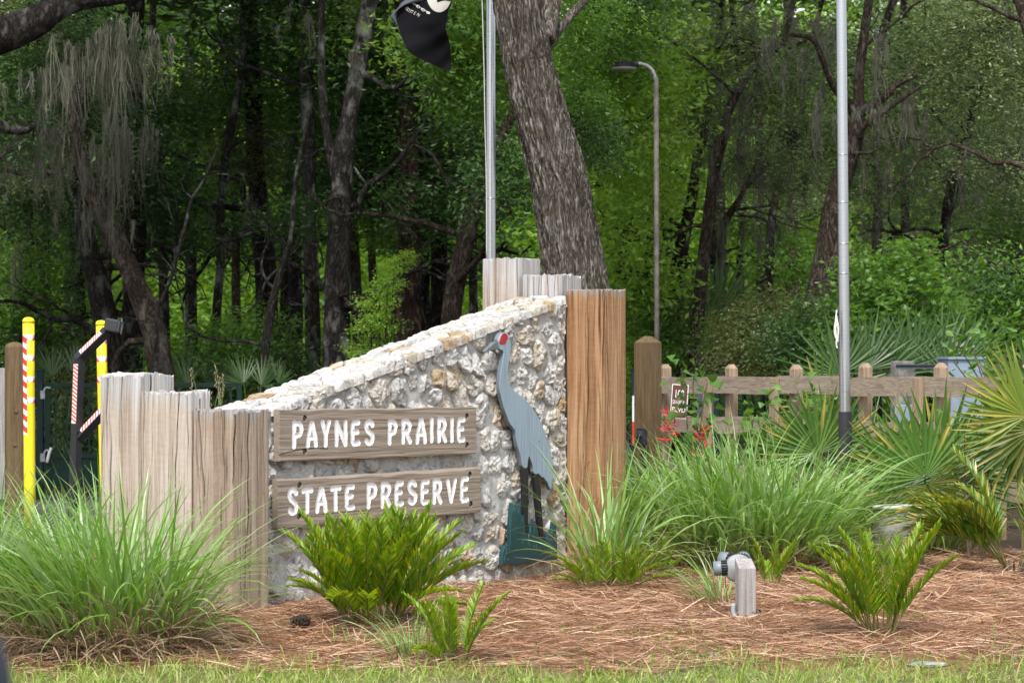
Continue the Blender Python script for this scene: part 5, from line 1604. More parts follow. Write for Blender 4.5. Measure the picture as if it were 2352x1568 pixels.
def leaves(pos, size, kind, r, up=0.6, droop=0.25, azim=None):
    """scatter leaves at pos; returns V, F lists"""
    lv, lf = leaf_shape(kind)
    n = len(pos)
    az = r.uniform(0, 2 * math.pi, n) if azim is None else azim
    tilt = r.normal(-droop, 0.45, n); roll = r.normal(0, 0.9 * (1 - up) + 0.35, n)
    ax = np.stack([np.cos(az) * np.cos(tilt), np.sin(az) * np.cos(tilt), np.sin(tilt)], -1)
    sd = np.stack([-np.sin(az), np.cos(az), np.zeros(n)], -1)
    nm = np.cross(ax, sd)
    s2 = sd * np.cos(roll)[:, None] + nm * np.sin(roll)[:, None]
    n2 = np.cross(ax, s2)
    sz = size * r.uniform(0.65, 1.25, n)
    V = pos[:, None] + sz[:, None, None] * (lv[None, :, 0, None] * s2[:, None] + lv[None, :, 1, None] * ax[:, None] - lv[None, :, 2, None] * n2[:, None])
    m = len(lv)
    V = V.reshape(-1, 3)
    off = np.arange(n) * m
    if len(set(len(f) for f in lf)) == 1:
        F = (np.array(lf)[None] + off[:, None, None]).reshape(-1, len(lf[0]))
    else:
        F = [tuple(i + o_ for i in f) for o_ in off for f in lf]
    return V, F

# coral bean with red flowers
cbn = thing('flowering_shrub', 'leafy shrub with red tubular flowers in front of the address sign', 'shrub', (at(1575, 22.3), 22.3, 0.02))
rt = np.array(cbn.location); r = np.random.default_rng(61)
stems = [[(1572, 1150), (1574, 1080), (1570, 1010)], [(1600, 1150), (1612, 1060), (1598, 960), (1592, 880), (1600, 850)], [(1590, 1150), (1605, 1020), (1615, 930), (1625, 880)], [(1585, 1150), (1580, 1000), (1572, 900), (1565, 845)]]
lp_ = []
for s_ in stems:
    pth = crspline([P(x, y, 22.3) - rt for x, y in s_], 16)
    V, F = tube(pth, np.linspace(0.008, 0.003, 16), 6); mesh_obj('stem', V, F, M['stem'], cbn)
for (cx_, cy_, n_, sx_, sy_) in [(1555, 840, 5, 12, 14), (1575, 870, 8, 18, 16), (1620, 860, 10, 18, 16), (1590, 905, 12, 26, 14), (1620, 930, 14, 20, 16), (1570, 945, 10, 20, 14), (1625, 975, 12, 20, 14), (1600, 1005, 10, 26, 12), (1560, 1040, 10, 26, 14), (1640, 1040, 12, 26, 14)]:
    for k in range(n_):
        lp_.append(P(cx_ + r.normal(0, sx_), cy_ + r.normal(0, sy_), 22.3 + r.normal(0, 0.12)) - rt)
lvp, lvf = leaf_shape('lobed')
lm = bpy.data.meshes.new('leaf'); lm.from_pydata((lvp * 0.082).tolist(), [], lvf); lm.materials.append(M['lobed'])
for p_ in lp_:
    s_ = r.uniform(0.7, 1.25)
    inst(lm, 'leaf', cbn, p_, (r.normal(-0.6, 0.5), r.normal(0, 0.5), r.uniform(0, 6.28)), (s_,) * 3)
for (fx, fy, n_) in [(1533, 950, 7), (1530, 985, 8), (1543, 1000, 9), (1525, 1010, 6), (1612, 990, 7), (1608, 1005, 6), (1618, 1022, 4), (1600, 1045, 3), (1545, 975, 5)]:
    mb = MB(); c = P(fx, fy, 22.15) - rt
    for k in range(n_):
        a = r.uniform(-0.5, math.pi * 0.9); d = np.array([math.cos(a) * 0.9, r.normal(0, 0.4), math.sin(a) * 0.45 + 0.05])
        d /= np.linalg.norm(d); q = c + r.normal(0, 0.012, 3)
        mb.tube([q, q + d * 0.035, q + d * 0.062], [0.0045, 0.006, 0.002], 5)
    mb.obj('flower', M['red_flower'], cbn)

def shrub(label, px, py, y, clusters, n_leaf, size, kind, mat, seed, twigs=True, cat='shrub', z0=0.0, up=0.6, grp=None):
    """clusters: (picture x, picture y, depth offset, radius m)"""
    r = np.random.default_rng(seed)
    root = thing('shrub', label, cat, (at(px, y), y, z0), 0, grp)
    rt = np.array(root.location); pos = []
    mbt = []
    for (cx_, cy_, dy, rad) in clusters:
        c = P(cx_, cy_, y + dy) - rt
        k = max(3, int(n_leaf * rad * rad))
        sub = [c + r.normal(0, rad * 0.55, 3) * [1, 0.8, 0.8] for _ in range(max(2, k // 9))]
        for _ in range(k):
            pos.append(sub[r.integers(len(sub))] + r.normal(0, 0.07 + size * 0.5, 3))
        if twigs:
            V, F = tube(crspline([(r.normal(0, 0.06), 0, 0), c * [0.5, 0.5, 0.55] + r.normal(0, 0.06, 3), c], 9), np.linspace(0.014, 0.004, 9), 6)
            mesh_obj('stem', V, F, M['stem'], root)
    pos = np.array(pos)
    V, F = leaves(pos, size, kind, r, up)
    o = mesh_obj('foliage', V, F, mat, root); o['kind'] = 'stuff'
    return root
shrub('bright green vine-like shrub climbing the fence left of the flagpole', 1800, 1010, 22.4, [(1740, 960, 0, .18), (1790, 975, 0, .2), (1850, 985, -.1, .22), (1880, 960, 0, .2), (1690, 1000, .1, .16), (1830, 1030, -.2, .25), (1770, 1030, -.1, .2), (1905, 1000, -.2, .2)], 900, 0.085, 'lobed', M['lobed'], 71)
shrub('light green shrub with rounded leaves at the right edge above the cabinet', 2420, 800, 22.0, [(2200, 790, 0, .10), (2235, 800, 0, .13), (2270, 785, 0, .14), (2310, 800, .1, .18), (2340, 780, .1, .2), (2250, 840, -.1, .1), (2320, 840, 0, .16), (2190, 830, 0, .06)], 900, 0.095, 'obovate', M['lobed'], 72, up=0.5)
shrub('pale compound-leaved sapling right of the green palmetto', 2235, 1060, 18.9, [(2215, 985, 0, .08), (2245, 1000, 0, .1), (2225, 1040, 0, .1), (2260, 1050, 0, .1), (2200, 1070, 0, .09)], 2600, 0.05, 'plain', M['lobed'], 73)
shrub('small fern-like sapling left of the black flagpole sleeve', 1860, 1000, 21.6, [(1835, 950, 0, .1), (1870, 930, 0, .12), (1900, 945, 0, .1)], 1800, 0.055, 'plain', M['lobed'], 74)

# ------------------------------------------------------------------ pine straw, turf, weeds
def in_bed(x, y):
    return y > 12.95 + 0.25 * vnoise(np.stack([x * 1.7, y * 0, y * 0], -1), 31)
n = 62000
x = rng.uniform(-3.6, 4.6, n); y = 12.75 + (20.5 - 12.75) * rng.random(n) ** 1.35
k = in_bed(x, y); x, y = x[k], y[k]; n = len(x)
lump = vnoise(np.stack([x * 2.3, y * 2.3, x * 0], -1), 32)
base = np.stack([x, y, gz(x, y) + 0.004 + 0.016 * rng.random(n)], -1)
az = rng.uniform(0, 2 * math.pi, n); az = np.where(rng.random(n) < 0.55, rng.normal(0.15, 0.6, n) + math.pi * rng.integers(0, 2, n), az)
V, F, T = strips(base, az, np.radians(np.abs(rng.normal(2, 9, n))), np.radians(rng.normal(14, 16, n)), rng.uniform(0.10, 0.26, n), 0.0016 + 0.0034 * rng.random(n) ** 2, 3, prof=np.array([1, 1, 0.9, 0.4]), twist=0.8, yaw_curl=rng.normal(0, 0.7, n))
V[:, 2] = np.maximum(V[:, 2], gz(V[:, 0], V[:, 1]) + 0.002)
tag(mesh_obj('pine_straw', V, F, M['needle']), 'rust brown pine straw mulch spread over the bed', 'pine straw', kind='stuff')
n = 30000
x = rng.uniform(-3.2, 3.4, n); y = 11.6 + 2.3 * rng.random(n)
dens = vnoise(np.stack([x * 1.4, y * 2.2, x * 0], -1), 41) * 0.6 + vnoise(np.stack([x * 4, y * 5, x * 0], -1), 42) * 0.5
k = dens + rng.normal(0, 0.22, n) > -0.12 + 1.5 * np.clip(y - 12.85 - 0.30 * vnoise(np.stack([x * 1.1, x * 0, x * 0], -1), 43) - 0.22 * vnoise(np.stack([x * 4.3, x * 0, x * 0], -1), 44), -0.25, 0.42) + 0.35 * ss(0.6, 2.0, x)
x, y = x[k], y[k]; n = len(x)
V, F, T = strips(np.stack([x, y, gz(x, y) - 0.004], -1), rng.uniform(0, 2 * math.pi, n), np.radians(rng.uniform(25, 88, n)), np.radians(rng.uniform(0, 80, n)), 0.02 + 0.11 * rng.random(n) ** 1.8, rng.uniform(0.003, 0.008, n), 3, twist=0.5)
tag(mesh_obj('turf', V, F, M['turf']), 'thin patchy green lawn along the bottom of the picture', 'grass', kind='stuff')
# low weeds in the turf and straw
pos = []
for _ in range(330):
    x0 = rng.uniform(-3.0, 3.2); y0 = rng.uniform(12.0, 13.5)
    if _ > 250: y0 = rng.uniform(13.3, 17.0)
    m = int(rng.integers(5, 18))
    for _k in range(m):
        q = np.array([x0, y0]) + rng.normal(0, 0.035, 2)
        pos.append([q[0], q[1], float(gz(q[0], q[1])) + rng.uniform(0.004, 0.05)])
V, F = leaves(np.array(pos), 0.022, 'plain', rng, 0.8)
tag(mesh_obj('weeds', V, F, M['weed']), 'tiny leafy weeds dotted over the straw and lawn', 'weeds', kind='stuff')
pos = np.stack([rng.uniform(-3.2, 3.6, 240), rng.uniform(12.9, 17.5, 240), np.zeros(240)], -1); pos[:, 2] = gz(pos[:, 0], pos[:, 1]) + 0.022
V, F = leaves(pos, 0.045, 'plain', rng, 0.9, 0.0)
tag(mesh_obj('fallen_leaves', V, F, M['dry_leaf']), 'scattered dry tan leaves lying on the pine straw', 'leaves', kind='stuff')

def rock(label, px, py, zg, r_, seed, mat, name='rock', flat=0.5):
    y = FL * (CH - zg) / (py - HY); x = at(px, y)
    bm = bmesh.new(); bmesh.ops.create_icosphere(bm, subdivisions=3, radius=1)
    for v in bm.verts:
        p_ = np.array(v.co[:]); s_ = 1 + 0.35 * float(fbm(p_ * 1.6, seed, 3))
        v.co = Vector((p_[0] * r_ * 1.4 * s_, p_[1] * r_ * s_, p_[2] * r_ * flat * s_))
    me = bpy.data.meshes.new(name); bm.to_mesh(me); bm.free(); me.materials.append(mat)
    o = bpy.data.objects.new(name, me); o.location = (x, y, float(gz(x, y)) + r_ * flat * 0.4); link(o)
    return tag(o, label, name)
rock('small white rock on the lawn below the floodlight post', 1637, 1521, 0.02, 0.034, 81, M['rock'])
rock('flat pale rock on the lawn near the lower right corner', 2128, 1536, 0.02, 0.055, 82, M['rock'], flat=0.25)
rock('grey half-buried rock under the left grass clump', 215, 1492, 0.06, 0.08, 83, M['rock'], flat=0.3)
# pine cone
y = FL * (CH - 0.07) / (1452 - HY); x = at(690, y)
pc = thing('pine_cone', 'dark pine cone lying on the straw below the cycad', 'pine cone', (x, y, float(gz(x, y)) + 0.03), 0.5)
V, F = tube([(-0.05, 0, 0), (-0.02, 0, 0), (0.03, 0, 0), (0.05, 0, 0)], [0.012, 0.02, 0.017, 0.005], 10)
mesh_obj('core', V, F, M['cone'], pc)
sm = bpy.data.meshes.new('scale'); sm.from_pydata([(0, -0.007, 0), (0, 0.007, 0), (0.02, 0.011, 0.006), (0.026, 0, 0.009), (0.02, -0.011, 0.006), (0.018, 0, 0.0)], [], [(0, 5, 4), (0, 1, 2, 5), (5, 2, 3, 4)]); sm.materials.append(M['cone'])
for i in range(64):
    a = i * 2.4; f = i / 64
    rr_ = 0.012 + 0.01 * math.sin(f * math.pi)
    o = inst(sm, 'scale', pc, (-0.05 + 0.1 * f, rr_ * math.cos(a), rr_ * math.sin(a)), (0, 0, 0), (1, 1, 1))
    dvec = Vector((0.35, math.cos(a), math.sin(a))).normalized()
    o.rotation_euler = dvec.to_track_quat('X', 'Z').to_euler()
# ------------------------------------------------------------------ forest
def bark_mat(name, dark, mid, lite, scale=(9, 9, 2.2), lichen=0.0, bmp=1.0):
    m, nt, b, o = new_mat(name)
    v = coords(nt, scale)
    n1 = noise(nt, v, 1.6, 6, 0.65, 0.6)
    n0 = noise(nt, v, 1.1, 7, 0.62, 1.6)
    rd = math_node(nt, 'ABSOLUTE', math_node(nt, 'SUBTRACT', n0, 0.5))
    h = math_node(nt, 'ADD', math_node(nt, 'MULTIPLY', rd, 3.2), math_node(nt, 'MULTIPLY', math_node(nt, 'SUBTRACT', n1, 0.25), 0.7))
    c = ramp(nt, h, [(0.25, dark), (0.5, mid), (0.85, lite)]).outputs[0]
    if lichen:
        n2 = noise(nt, coords(nt, (1, 1, 0.6)), 5.5, 5, 0.6)
        f = ramp(nt, n2, [(0.52, (0,) * 3), (0.68, (lichen,) * 3)]).outputs[0]
        c = mixc(nt, f, c, (0.30, 0.31, 0.28))
    nt.links.new(c, b.inputs['Base Color']); b.inputs['Roughness'].default_value = 0.95
    b.inputs['Specular IOR Level'].default_value = 0.15
    bump(nt, b, h, bmp, 0.03)
    return m
M['bark_big'] = bark_mat('grey_ridged_bark', (0.06, 0.05, 0.04), (0.25, 0.225, 0.195), (0.42, 0.39, 0.35), (18, 18, 3.2), 0.0, 1.0)
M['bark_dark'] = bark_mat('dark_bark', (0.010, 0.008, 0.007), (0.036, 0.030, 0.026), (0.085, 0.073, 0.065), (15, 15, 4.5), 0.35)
M['bark_oak'] = bark_mat('brown_oak_bark', (0.028, 0.020, 0.015), (0.10, 0.075, 0.058), (0.19, 0.155, 0.13), (14, 14, 5.0), 0.3)
M['bark_lichen'] = bark_mat('lichen_bark', (0.02, 0.017, 0.015), (0.062, 0.055, 0.049), (0.12, 0.112, 0.10), (15, 15, 5.0), 0.8)
M['bark_pine'] = bark_mat('pine_bark', (0.025, 0.015, 0.012), (0.10, 0.060, 0.048), (0.20, 0.135, 0.115), (7, 7, 2.4), 0.15)
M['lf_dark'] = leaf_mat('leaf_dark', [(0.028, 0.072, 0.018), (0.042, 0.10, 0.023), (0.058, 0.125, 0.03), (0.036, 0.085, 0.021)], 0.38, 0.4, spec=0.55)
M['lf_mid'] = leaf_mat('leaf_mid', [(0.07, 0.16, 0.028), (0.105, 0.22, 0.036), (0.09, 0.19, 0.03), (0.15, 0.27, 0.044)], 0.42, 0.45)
M['lf_bright'] = leaf_mat('leaf_bright', [(0.17, 0.33, 0.04), (0.24, 0.41, 0.055), (0.27, 0.44, 0.075), (0.15, 0.30, 0.04), (0.36, 0.47, 0.08)], 0.42, 0.45)  # light green leaves, with sunlit brightness put into the colour
M['lf_grey'] = leaf_mat('leaf_oak_grey', [(0.10, 0.155, 0.055), (0.15, 0.215, 0.08), (0.19, 0.255, 0.095), (0.12, 0.175, 0.065), (0.27, 0.32, 0.115)], 0.38, 0.3, spec=0.6)
M['lf_olive'] = leaf_mat('leaf_olive', [(0.09, 0.12, 0.035), (0.12, 0.15, 0.05), (0.16, 0.17, 0.05), (0.07, 0.11, 0.03)], 0.45, 0.35)
M['moss'] = leaf_mat('spanish_moss', [(0.09, 0.09, 0.068), (0.13, 0.128, 0.10), (0.17, 0.168, 0.13), (0.105, 0.10, 0.075)], 0.9, 0.25, spec=0.1)

def crown_mesh(seed, R, ncl, per, size, kind, mat, cl_r=0.30, flat=0.7):
    r = np.random.default_rng(seed)
    d = r.normal(0, 1, (ncl, 3)); d /= np.linalg.norm(d, axis=1, keepdims=True)
    c = d * (R * (0.35 + 0.65 * r.random(ncl) ** 0.5))[:, None] * [1, 1, flat]
    c = c * (1 + 0.35 * fbm(c / R * 1.3, seed, 2))[:, None]
    pos = (c[:, None] + r.normal(0, 1, (ncl, per, 3)) * cl_r * [1, 1, 0.5] * r.uniform(0.5, 1.2, ncl)[:, None, None]).reshape(-1, 3)
    V, F = leaves(pos, size, kind, r, 0.65, 0.3)
    me = bpy.data.meshes.new('crown')
    if isinstance(F, np.ndarray): nf = len(F)
    TV, TF = [], []
    b = len(V)
    for k in range(0, ncl, 2):     # twigs
        a_ = c[k] * 0.35; e_ = c[k]; s_ = np.array([0.008, 0, 0.008]); s2 = np.array([0, 0.008, -0.006])
        q = b + len(TV)
        TV += [a_ - s_, a_ + s_, a_ + s2, e_]
        TF += [(q, q + 1, q + 3), (q + 1, q + 2, q + 3), (q + 2, q, q + 3)]
    allV = np.vstack([V, np.array(TV)])
    allF = np.vstack([F, np.array(TF)]) if F.shape[1] == 3 else None
    me.from_pydata(allV.astype(np.float32), [], allF.astype(np.int32))
    me.materials.append(mat); me.materials.append(M['bark_dark'])
    me.polygons.foreach_set('material_index', np.concatenate([np.zeros(len(F), np.int32), np.ones(len(TF), np.int32)]))
    me.update()
    return me
CR = {}
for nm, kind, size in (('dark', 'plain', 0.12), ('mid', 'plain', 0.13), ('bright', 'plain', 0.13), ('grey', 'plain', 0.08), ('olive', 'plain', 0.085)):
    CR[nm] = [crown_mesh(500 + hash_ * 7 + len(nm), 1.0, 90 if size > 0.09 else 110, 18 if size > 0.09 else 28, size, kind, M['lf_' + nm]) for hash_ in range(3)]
CR['star'] = [crown_mesh(560 + k, 1.0, 60, 16, 0.15, 'star', M['lf_mid']) for k in range(2)]
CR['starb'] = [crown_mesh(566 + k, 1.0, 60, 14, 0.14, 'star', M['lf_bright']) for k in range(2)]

fr_ = np.random.default_rng(99)
def add_crown(root, rt, p, rad, kind, stretch=1.0):
    ms = CR[kind]
    inst(ms[int(fr_.integers(len(ms)))], 'crown', root, np.array(p) - rt, (fr_.normal(0, 0.15), fr_.normal(0, 0.15), fr_.uniform(0, 6.28)), (rad, rad, rad * stretch))

def tree(label, path, d, bark, crowns=(), limbs=(), top=9.5, cat='tree', seg=16, rough=0.10, canopy=2.0, canopy_kind='dark', nm='tree', flare=1.35, br=4, grp='trees of the wood behind the gate'):
    """path: (picture x, picture y, picture width) from low to high"""
    pts = [P(x, y, d) for x, y, w in path]; rad = [w / 2 / FL * d for x, y, w in path]
    base = pts[0].copy(); base[2] = 0
    lo = pts[0] + (pts[0] - pts[1]) * 0.0; lo = np.array([pts[0][0] + (pts[0][0] - pts[1][0]) * min(1.0, (pts[0][2]) / max(0.3, pts[1][2] - pts[0][2])) * 0.5, d, -0.15])
    if pts[0][2] > 0.15:
        pts = [lo] + pts; rad = [rad[0] * flare] + rad
    dirv = pts[-1] - pts[-2]; dirv /= np.linalg.norm(dirv)
    if pts[-1][2] < top - 1:
        k = (top - pts[-1][2]); up = np.array([dirv[0] * 0.6, fr_.normal(0, 0.1), 1.0])
        pts = pts + [pts[-1] + up * k * 0.5 + [fr_.normal(0, 0.2), 0, 0], pts[-1] + up * k]; rad = rad + [rad[-1] * 0.75, rad[-1] * 0.35]
    n = max(30, int(len(pts) * 9))
    c = crspline(pts, n); rr = np.interp(np.linspace(0, len(pts) - 1, n), np.arange(len(pts)), rad)
    root = thing('tree' if nm == 'tree' else nm, label, cat, (pts[0][0], d, 0), 0, grp)
    rt = np.array(root.location)
    V, F = tube(c, rr, seg); V = np.array(V)
    cen = np.repeat(c, seg, 0); od = V - cen
    V = cen + od * (1 + rough * fbm(np.column_stack([V[:, :2] * 5, V[:, 2] * 2.2]), 17, 2))[:, None]
    mesh_obj('trunk', V - rt, F, M[bark], root, True)
    for lb_ in limbs:
        pl = [P(x, y, d + dd) for x, y, w, dd in lb_]; rl = [w / 2 / FL * d for x, y, w, dd in lb_]
        m_ = len(pl) * 7
        cc = crspline(pl, m_)
        V, F = tube(cc, np.interp(np.linspace(0, len(pl) - 1, m_), np.arange(len(pl)), rl), 10)
        mesh_obj('limb', np.array(V) - rt, F, M[bark], root, True)
    for (x, y, dd, rad_, kind) in crowns:
        add_crown(root, rt, P(x, y, d + dd + 0.9), rad_, kind, 0.8)
    zs_ = c[:, 2]; cand = np.where((zs_ > 1.6) & (zs_ < 7.0))[0]
    for k in range(br if len(cand) else 0):      # gnarled side branches with twigs
        i0 = int(fr_.choice(cand)); p0 = c[i0]; r0_ = min(rr[i0] * 0.42, 0.05)
        hd = fr_.choice([-1, 1]) * np.array([1.0, 0, 0]) * fr_.uniform(0.5, 1) + np.array([0, fr_.normal(-0.1, 0.4), fr_.uniform(-0.1, 0.8)])
        V, F = [], []
        def grow(p, h, L, r_, dep):
            n_ = 8; pp = [p]; h = h / np.linalg.norm(h)
            for q_ in range(n_):
                h = h + fr_.normal(0, 0.28, 3); h /= np.linalg.norm(h)
                pp.append(pp[-1] + h * L / n_)
            v_, f_ = tube(np.array(pp), np.linspace(r_, r_ * 0.25, n_ + 1), 6 if dep == 0 else 4, False)
            b_ = len(V); V.extend([tuple(x_) for x_ in v_]); F.extend([tuple(i_ + b_ for i_ in ff) for ff in f_])
            if dep < 2:
                for _q in range(3 if dep == 0 else 2):
                    j_ = int(fr_.integers(2, n_)); grow(pp[j_], h + fr_.normal(0, 0.7, 3), L * 0.5, r_ * 0.45, dep + 1)
        grow(p0, hd, fr_.uniform(0.9, 2.2), r0_, 0)
        mesh_obj('limb', np.array(V) - rt, F, M[bark], root, True)
    if canopy:
        tp = c[-1]
        for k in range(2 if path[0][0] < 1100 else 1):  # unseen crowns overhead; left trees get an added one to deepen shade
            add_crown(root, rt, tp + [fr_.normal(0, 1.3), fr_.normal(0.5, 1.0), fr_.uniform(-2.2, 0.8)], canopy * fr_.uniform(0.9, 1.3), canopy_kind, 0.6)
    return root

# --- the large leaning tree behind the wall: ridged bark as geometry
bd = 24.0
root = thing('tree', 'massive leaning tree with grey ridged bark right behind the wall', 'tree', (P(1370, 1200, bd)[0], bd, 0), 0, 'trees of the wood behind the gate')
rt = np.array(root.location)
pth = [(1368, 1260, 215), (1358, 1100, 186), (1345, 900, 168), (1330, 760, 156), (1319, 650, 150), (1300, 520, 138), (1279, 400, 131), (1252, 300, 122), (1226, 200, 116), (1205, 100, 110), (1191, 0, 106), (1176, -150, 98), (1165, -400, 88), (1150, -800, 70)]
n = 260; c = crspline([P(x, y, bd) for x, y, w in pth], n); rr = np.interp(np.linspace(0, len(pth) - 1, n), np.arange(len(pth)), [w / 2 / FL * bd for x, y, w in pth])
sg_n = 220
V, F = tube(c, rr, sg_n); V = np.array(V); cen = np.repeat(c, sg_n, 0); od = V - cen; rad_ = np.linalg.norm(od, axis=1, keepdims=True); od = od / rad_
ang = np.tile(np.linspace(0, 2 * math.pi, sg_n, endpoint=False), n); ht = np.repeat(np.cumsum(np.concatenate([[0], np.linalg.norm(np.diff(c, axis=0), axis=1)])), sg_n)
a2 = ang + ht * 0.32 + 0.12 * vnoise(np.column_stack([np.cos(ang) * 3, np.sin(ang) * 3, ht * 3]), 5)
cyl = np.column_stack([np.cos(a2) * 13, np.sin(a2) * 13, ht * 3.2])
ridge = 1 - np.abs(vnoise(cyl, 71)) * 1.9
ridge2 = 1 - np.abs(vnoise(cyl * [1.9, 1.9, 2.2], 72)) * 1.6
disp = 0.030 * ridge + 0.013 * ridge2 + 0.03 * vnoise(np.column_stack([np.cos(ang) * 1.2, np.sin(ang) * 1.2, ht * 0.8]), 73)
V = cen + od * (rad_ + disp[:, None] - 0.022)
mesh_obj('trunk', V - rt, F, M['bark_big'], root, True)
for lb_ in ([(1250, 90, 50, 0.1), (1262, 40, 46, 0.2), (1275, -40, 42, 0.3), (1290, -200, 36, .4)], [(1255, 110, 26, 0.2), (1290, 60, 22, 0.3), (1345, 0, 18, 0.4), (1400, -60, 14, .5)]):
    pl = crspline([P(x, y, bd + dd) for x, y, w, dd in lb_], 24); V, F = tube(pl, np.interp(np.linspace(0, len(lb_) - 1, 24), np.arange(len(lb_)), [q[2] / 2 / FL * bd for q in lb_]), 12)
    mesh_obj('limb', np.array(V) - rt, F, M['bark_big'], root, True)
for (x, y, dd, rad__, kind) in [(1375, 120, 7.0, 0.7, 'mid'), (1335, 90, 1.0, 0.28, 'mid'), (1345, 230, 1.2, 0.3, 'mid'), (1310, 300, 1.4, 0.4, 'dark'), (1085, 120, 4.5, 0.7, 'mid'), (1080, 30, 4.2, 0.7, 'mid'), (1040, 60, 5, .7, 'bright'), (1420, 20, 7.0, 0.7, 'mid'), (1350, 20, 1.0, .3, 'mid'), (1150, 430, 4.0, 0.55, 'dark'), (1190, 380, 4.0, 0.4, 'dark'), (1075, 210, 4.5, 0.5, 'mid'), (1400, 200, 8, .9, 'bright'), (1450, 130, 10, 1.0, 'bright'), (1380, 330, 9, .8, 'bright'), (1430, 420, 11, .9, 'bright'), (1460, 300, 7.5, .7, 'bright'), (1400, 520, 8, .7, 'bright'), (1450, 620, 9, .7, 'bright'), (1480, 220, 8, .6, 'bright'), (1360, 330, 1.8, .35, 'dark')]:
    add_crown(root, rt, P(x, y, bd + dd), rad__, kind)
for k in range(4):
    add_crown(root, rt, np.array([rt[0] - 0.5 + fr_.normal(0, 1.6), bd + 3.2 + fr_.normal(0, 1.2), 9.3 + fr_.uniform(-0.5, 2.0)]), 2.0, 'mid', 0.6)

tree('pale leaning tree with broken limb left of the gate, bare lower trunk', [(395, 1090, 70), (372, 860, 60), (345, 740, 56), (318, 670, 50), (290, 600, 44), (262, 540, 42), (235, 490, 40), (205, 430, 36), (180, 340, 34), (165, 240, 32), (150, 100, 30)], 33, 'bark_oak',
     [(160, 380, 0, .8, 'grey'), (100, 250, 0.5, .9, 'dark'), (240, 300, .5, .7, 'dark'), (60, 400, 1, .8, 'dark')], [[(296, 582, 12, 0), (306, 574, 8, -.1), (312, 576, 4, -.2)], [(240, 500, 22, 0), (265, 430, 14, .2), (290, 340, 8, .4)]])
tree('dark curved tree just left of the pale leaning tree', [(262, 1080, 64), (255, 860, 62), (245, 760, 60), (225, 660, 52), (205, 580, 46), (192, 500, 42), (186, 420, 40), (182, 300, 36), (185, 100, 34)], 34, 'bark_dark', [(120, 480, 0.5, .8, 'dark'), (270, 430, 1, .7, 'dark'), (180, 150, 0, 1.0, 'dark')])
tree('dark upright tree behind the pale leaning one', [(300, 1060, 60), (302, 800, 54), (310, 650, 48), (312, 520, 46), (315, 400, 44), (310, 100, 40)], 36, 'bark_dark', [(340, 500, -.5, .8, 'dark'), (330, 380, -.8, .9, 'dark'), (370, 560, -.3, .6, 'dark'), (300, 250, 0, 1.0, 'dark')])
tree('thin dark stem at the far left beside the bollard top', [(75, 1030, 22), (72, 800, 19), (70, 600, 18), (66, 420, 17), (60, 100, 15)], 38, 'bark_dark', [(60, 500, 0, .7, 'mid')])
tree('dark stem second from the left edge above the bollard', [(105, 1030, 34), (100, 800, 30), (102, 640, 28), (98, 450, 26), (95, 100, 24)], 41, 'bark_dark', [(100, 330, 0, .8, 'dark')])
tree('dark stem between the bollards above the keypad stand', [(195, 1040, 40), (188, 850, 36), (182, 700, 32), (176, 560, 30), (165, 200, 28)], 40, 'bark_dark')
tree('slim crooked tree with moss, third trunk right of the pale leaning one', [(488, 1010, 26), (492, 850, 23), (498, 720, 21), (506, 600, 20), (505, 500, 21), (512, 420, 20), (520, 340, 20), (536, 270, 18), (548, 200, 17), (560, 60, 15)], 37, 'bark_lichen',
     [(560, 330, 0, .55, 'olive'), (600, 390, 0, .5, 'olive'), (520, 220, .5, .8, 'mid')], [[(516, 350, 12, 0), (560, 320, 8, -.2), (610, 330, 6, -.3), (650, 345, 3, -.4)], [(510, 420, 10, 0), (555, 400, 7, -.2), (575, 430, 5, -.3), (580, 470, 3, -.3)]])
tree('dead grey leaning sapling with bare twigs in front of the crooked tree', [(360, 740, 10), (372, 690, 10), (392, 640, 9), (405, 590, 8), (425, 520, 8), (440, 460, 7), (470, 410, 6), (500, 340, 5)], 32.5, 'bark_lichen', [], [[(405, 590, 5, 0), (430, 575, 3, 0), (440, 580, 2, 0)], [(392, 640, 4, 0), (400, 600, 3, 0), (398, 570, 2, 0)], [(470, 410, 4, 0), (510, 400, 3, 0), (560, 415, 2, 0)]], top=3.0, canopy=0)
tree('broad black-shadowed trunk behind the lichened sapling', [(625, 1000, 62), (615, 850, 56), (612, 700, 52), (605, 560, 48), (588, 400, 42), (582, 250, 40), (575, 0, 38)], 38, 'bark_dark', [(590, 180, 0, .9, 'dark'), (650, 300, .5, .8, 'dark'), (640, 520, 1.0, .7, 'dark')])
tree('lichened sapling leaning right, left of the middle trunks', [(600, 1000, 24), (605, 860, 22), (612, 780, 21), (625, 700, 20), (640, 640, 18), (655, 590, 15), (668, 540, 12)], 34, 'bark_lichen', [(670, 500, 0, .5, 'dark')], top=4.6, canopy=0)
tree('dark stem close behind the lichened sapling', [(676, 1000, 34), (678, 850, 32), (680, 700, 32), (675, 560, 30), (672, 300, 28)], 42, 'bark_dark', [(700, 420, -1, .8, 'dark')])
tree('grey lichened upright trunk left of the thick middle trunk', [(722, 1000, 40), (720, 850, 37), (718, 700, 34), (712, 560, 32), (710, 400, 31), (706, 250, 30), (700, 80, 29), (698, -100, 27)], 36, 'bark_lichen', [(660, 80, 0, .9, 'dark'), (760, 180, .5, .8, 'dark'), (700, 250, .8, .7, 'mid')])
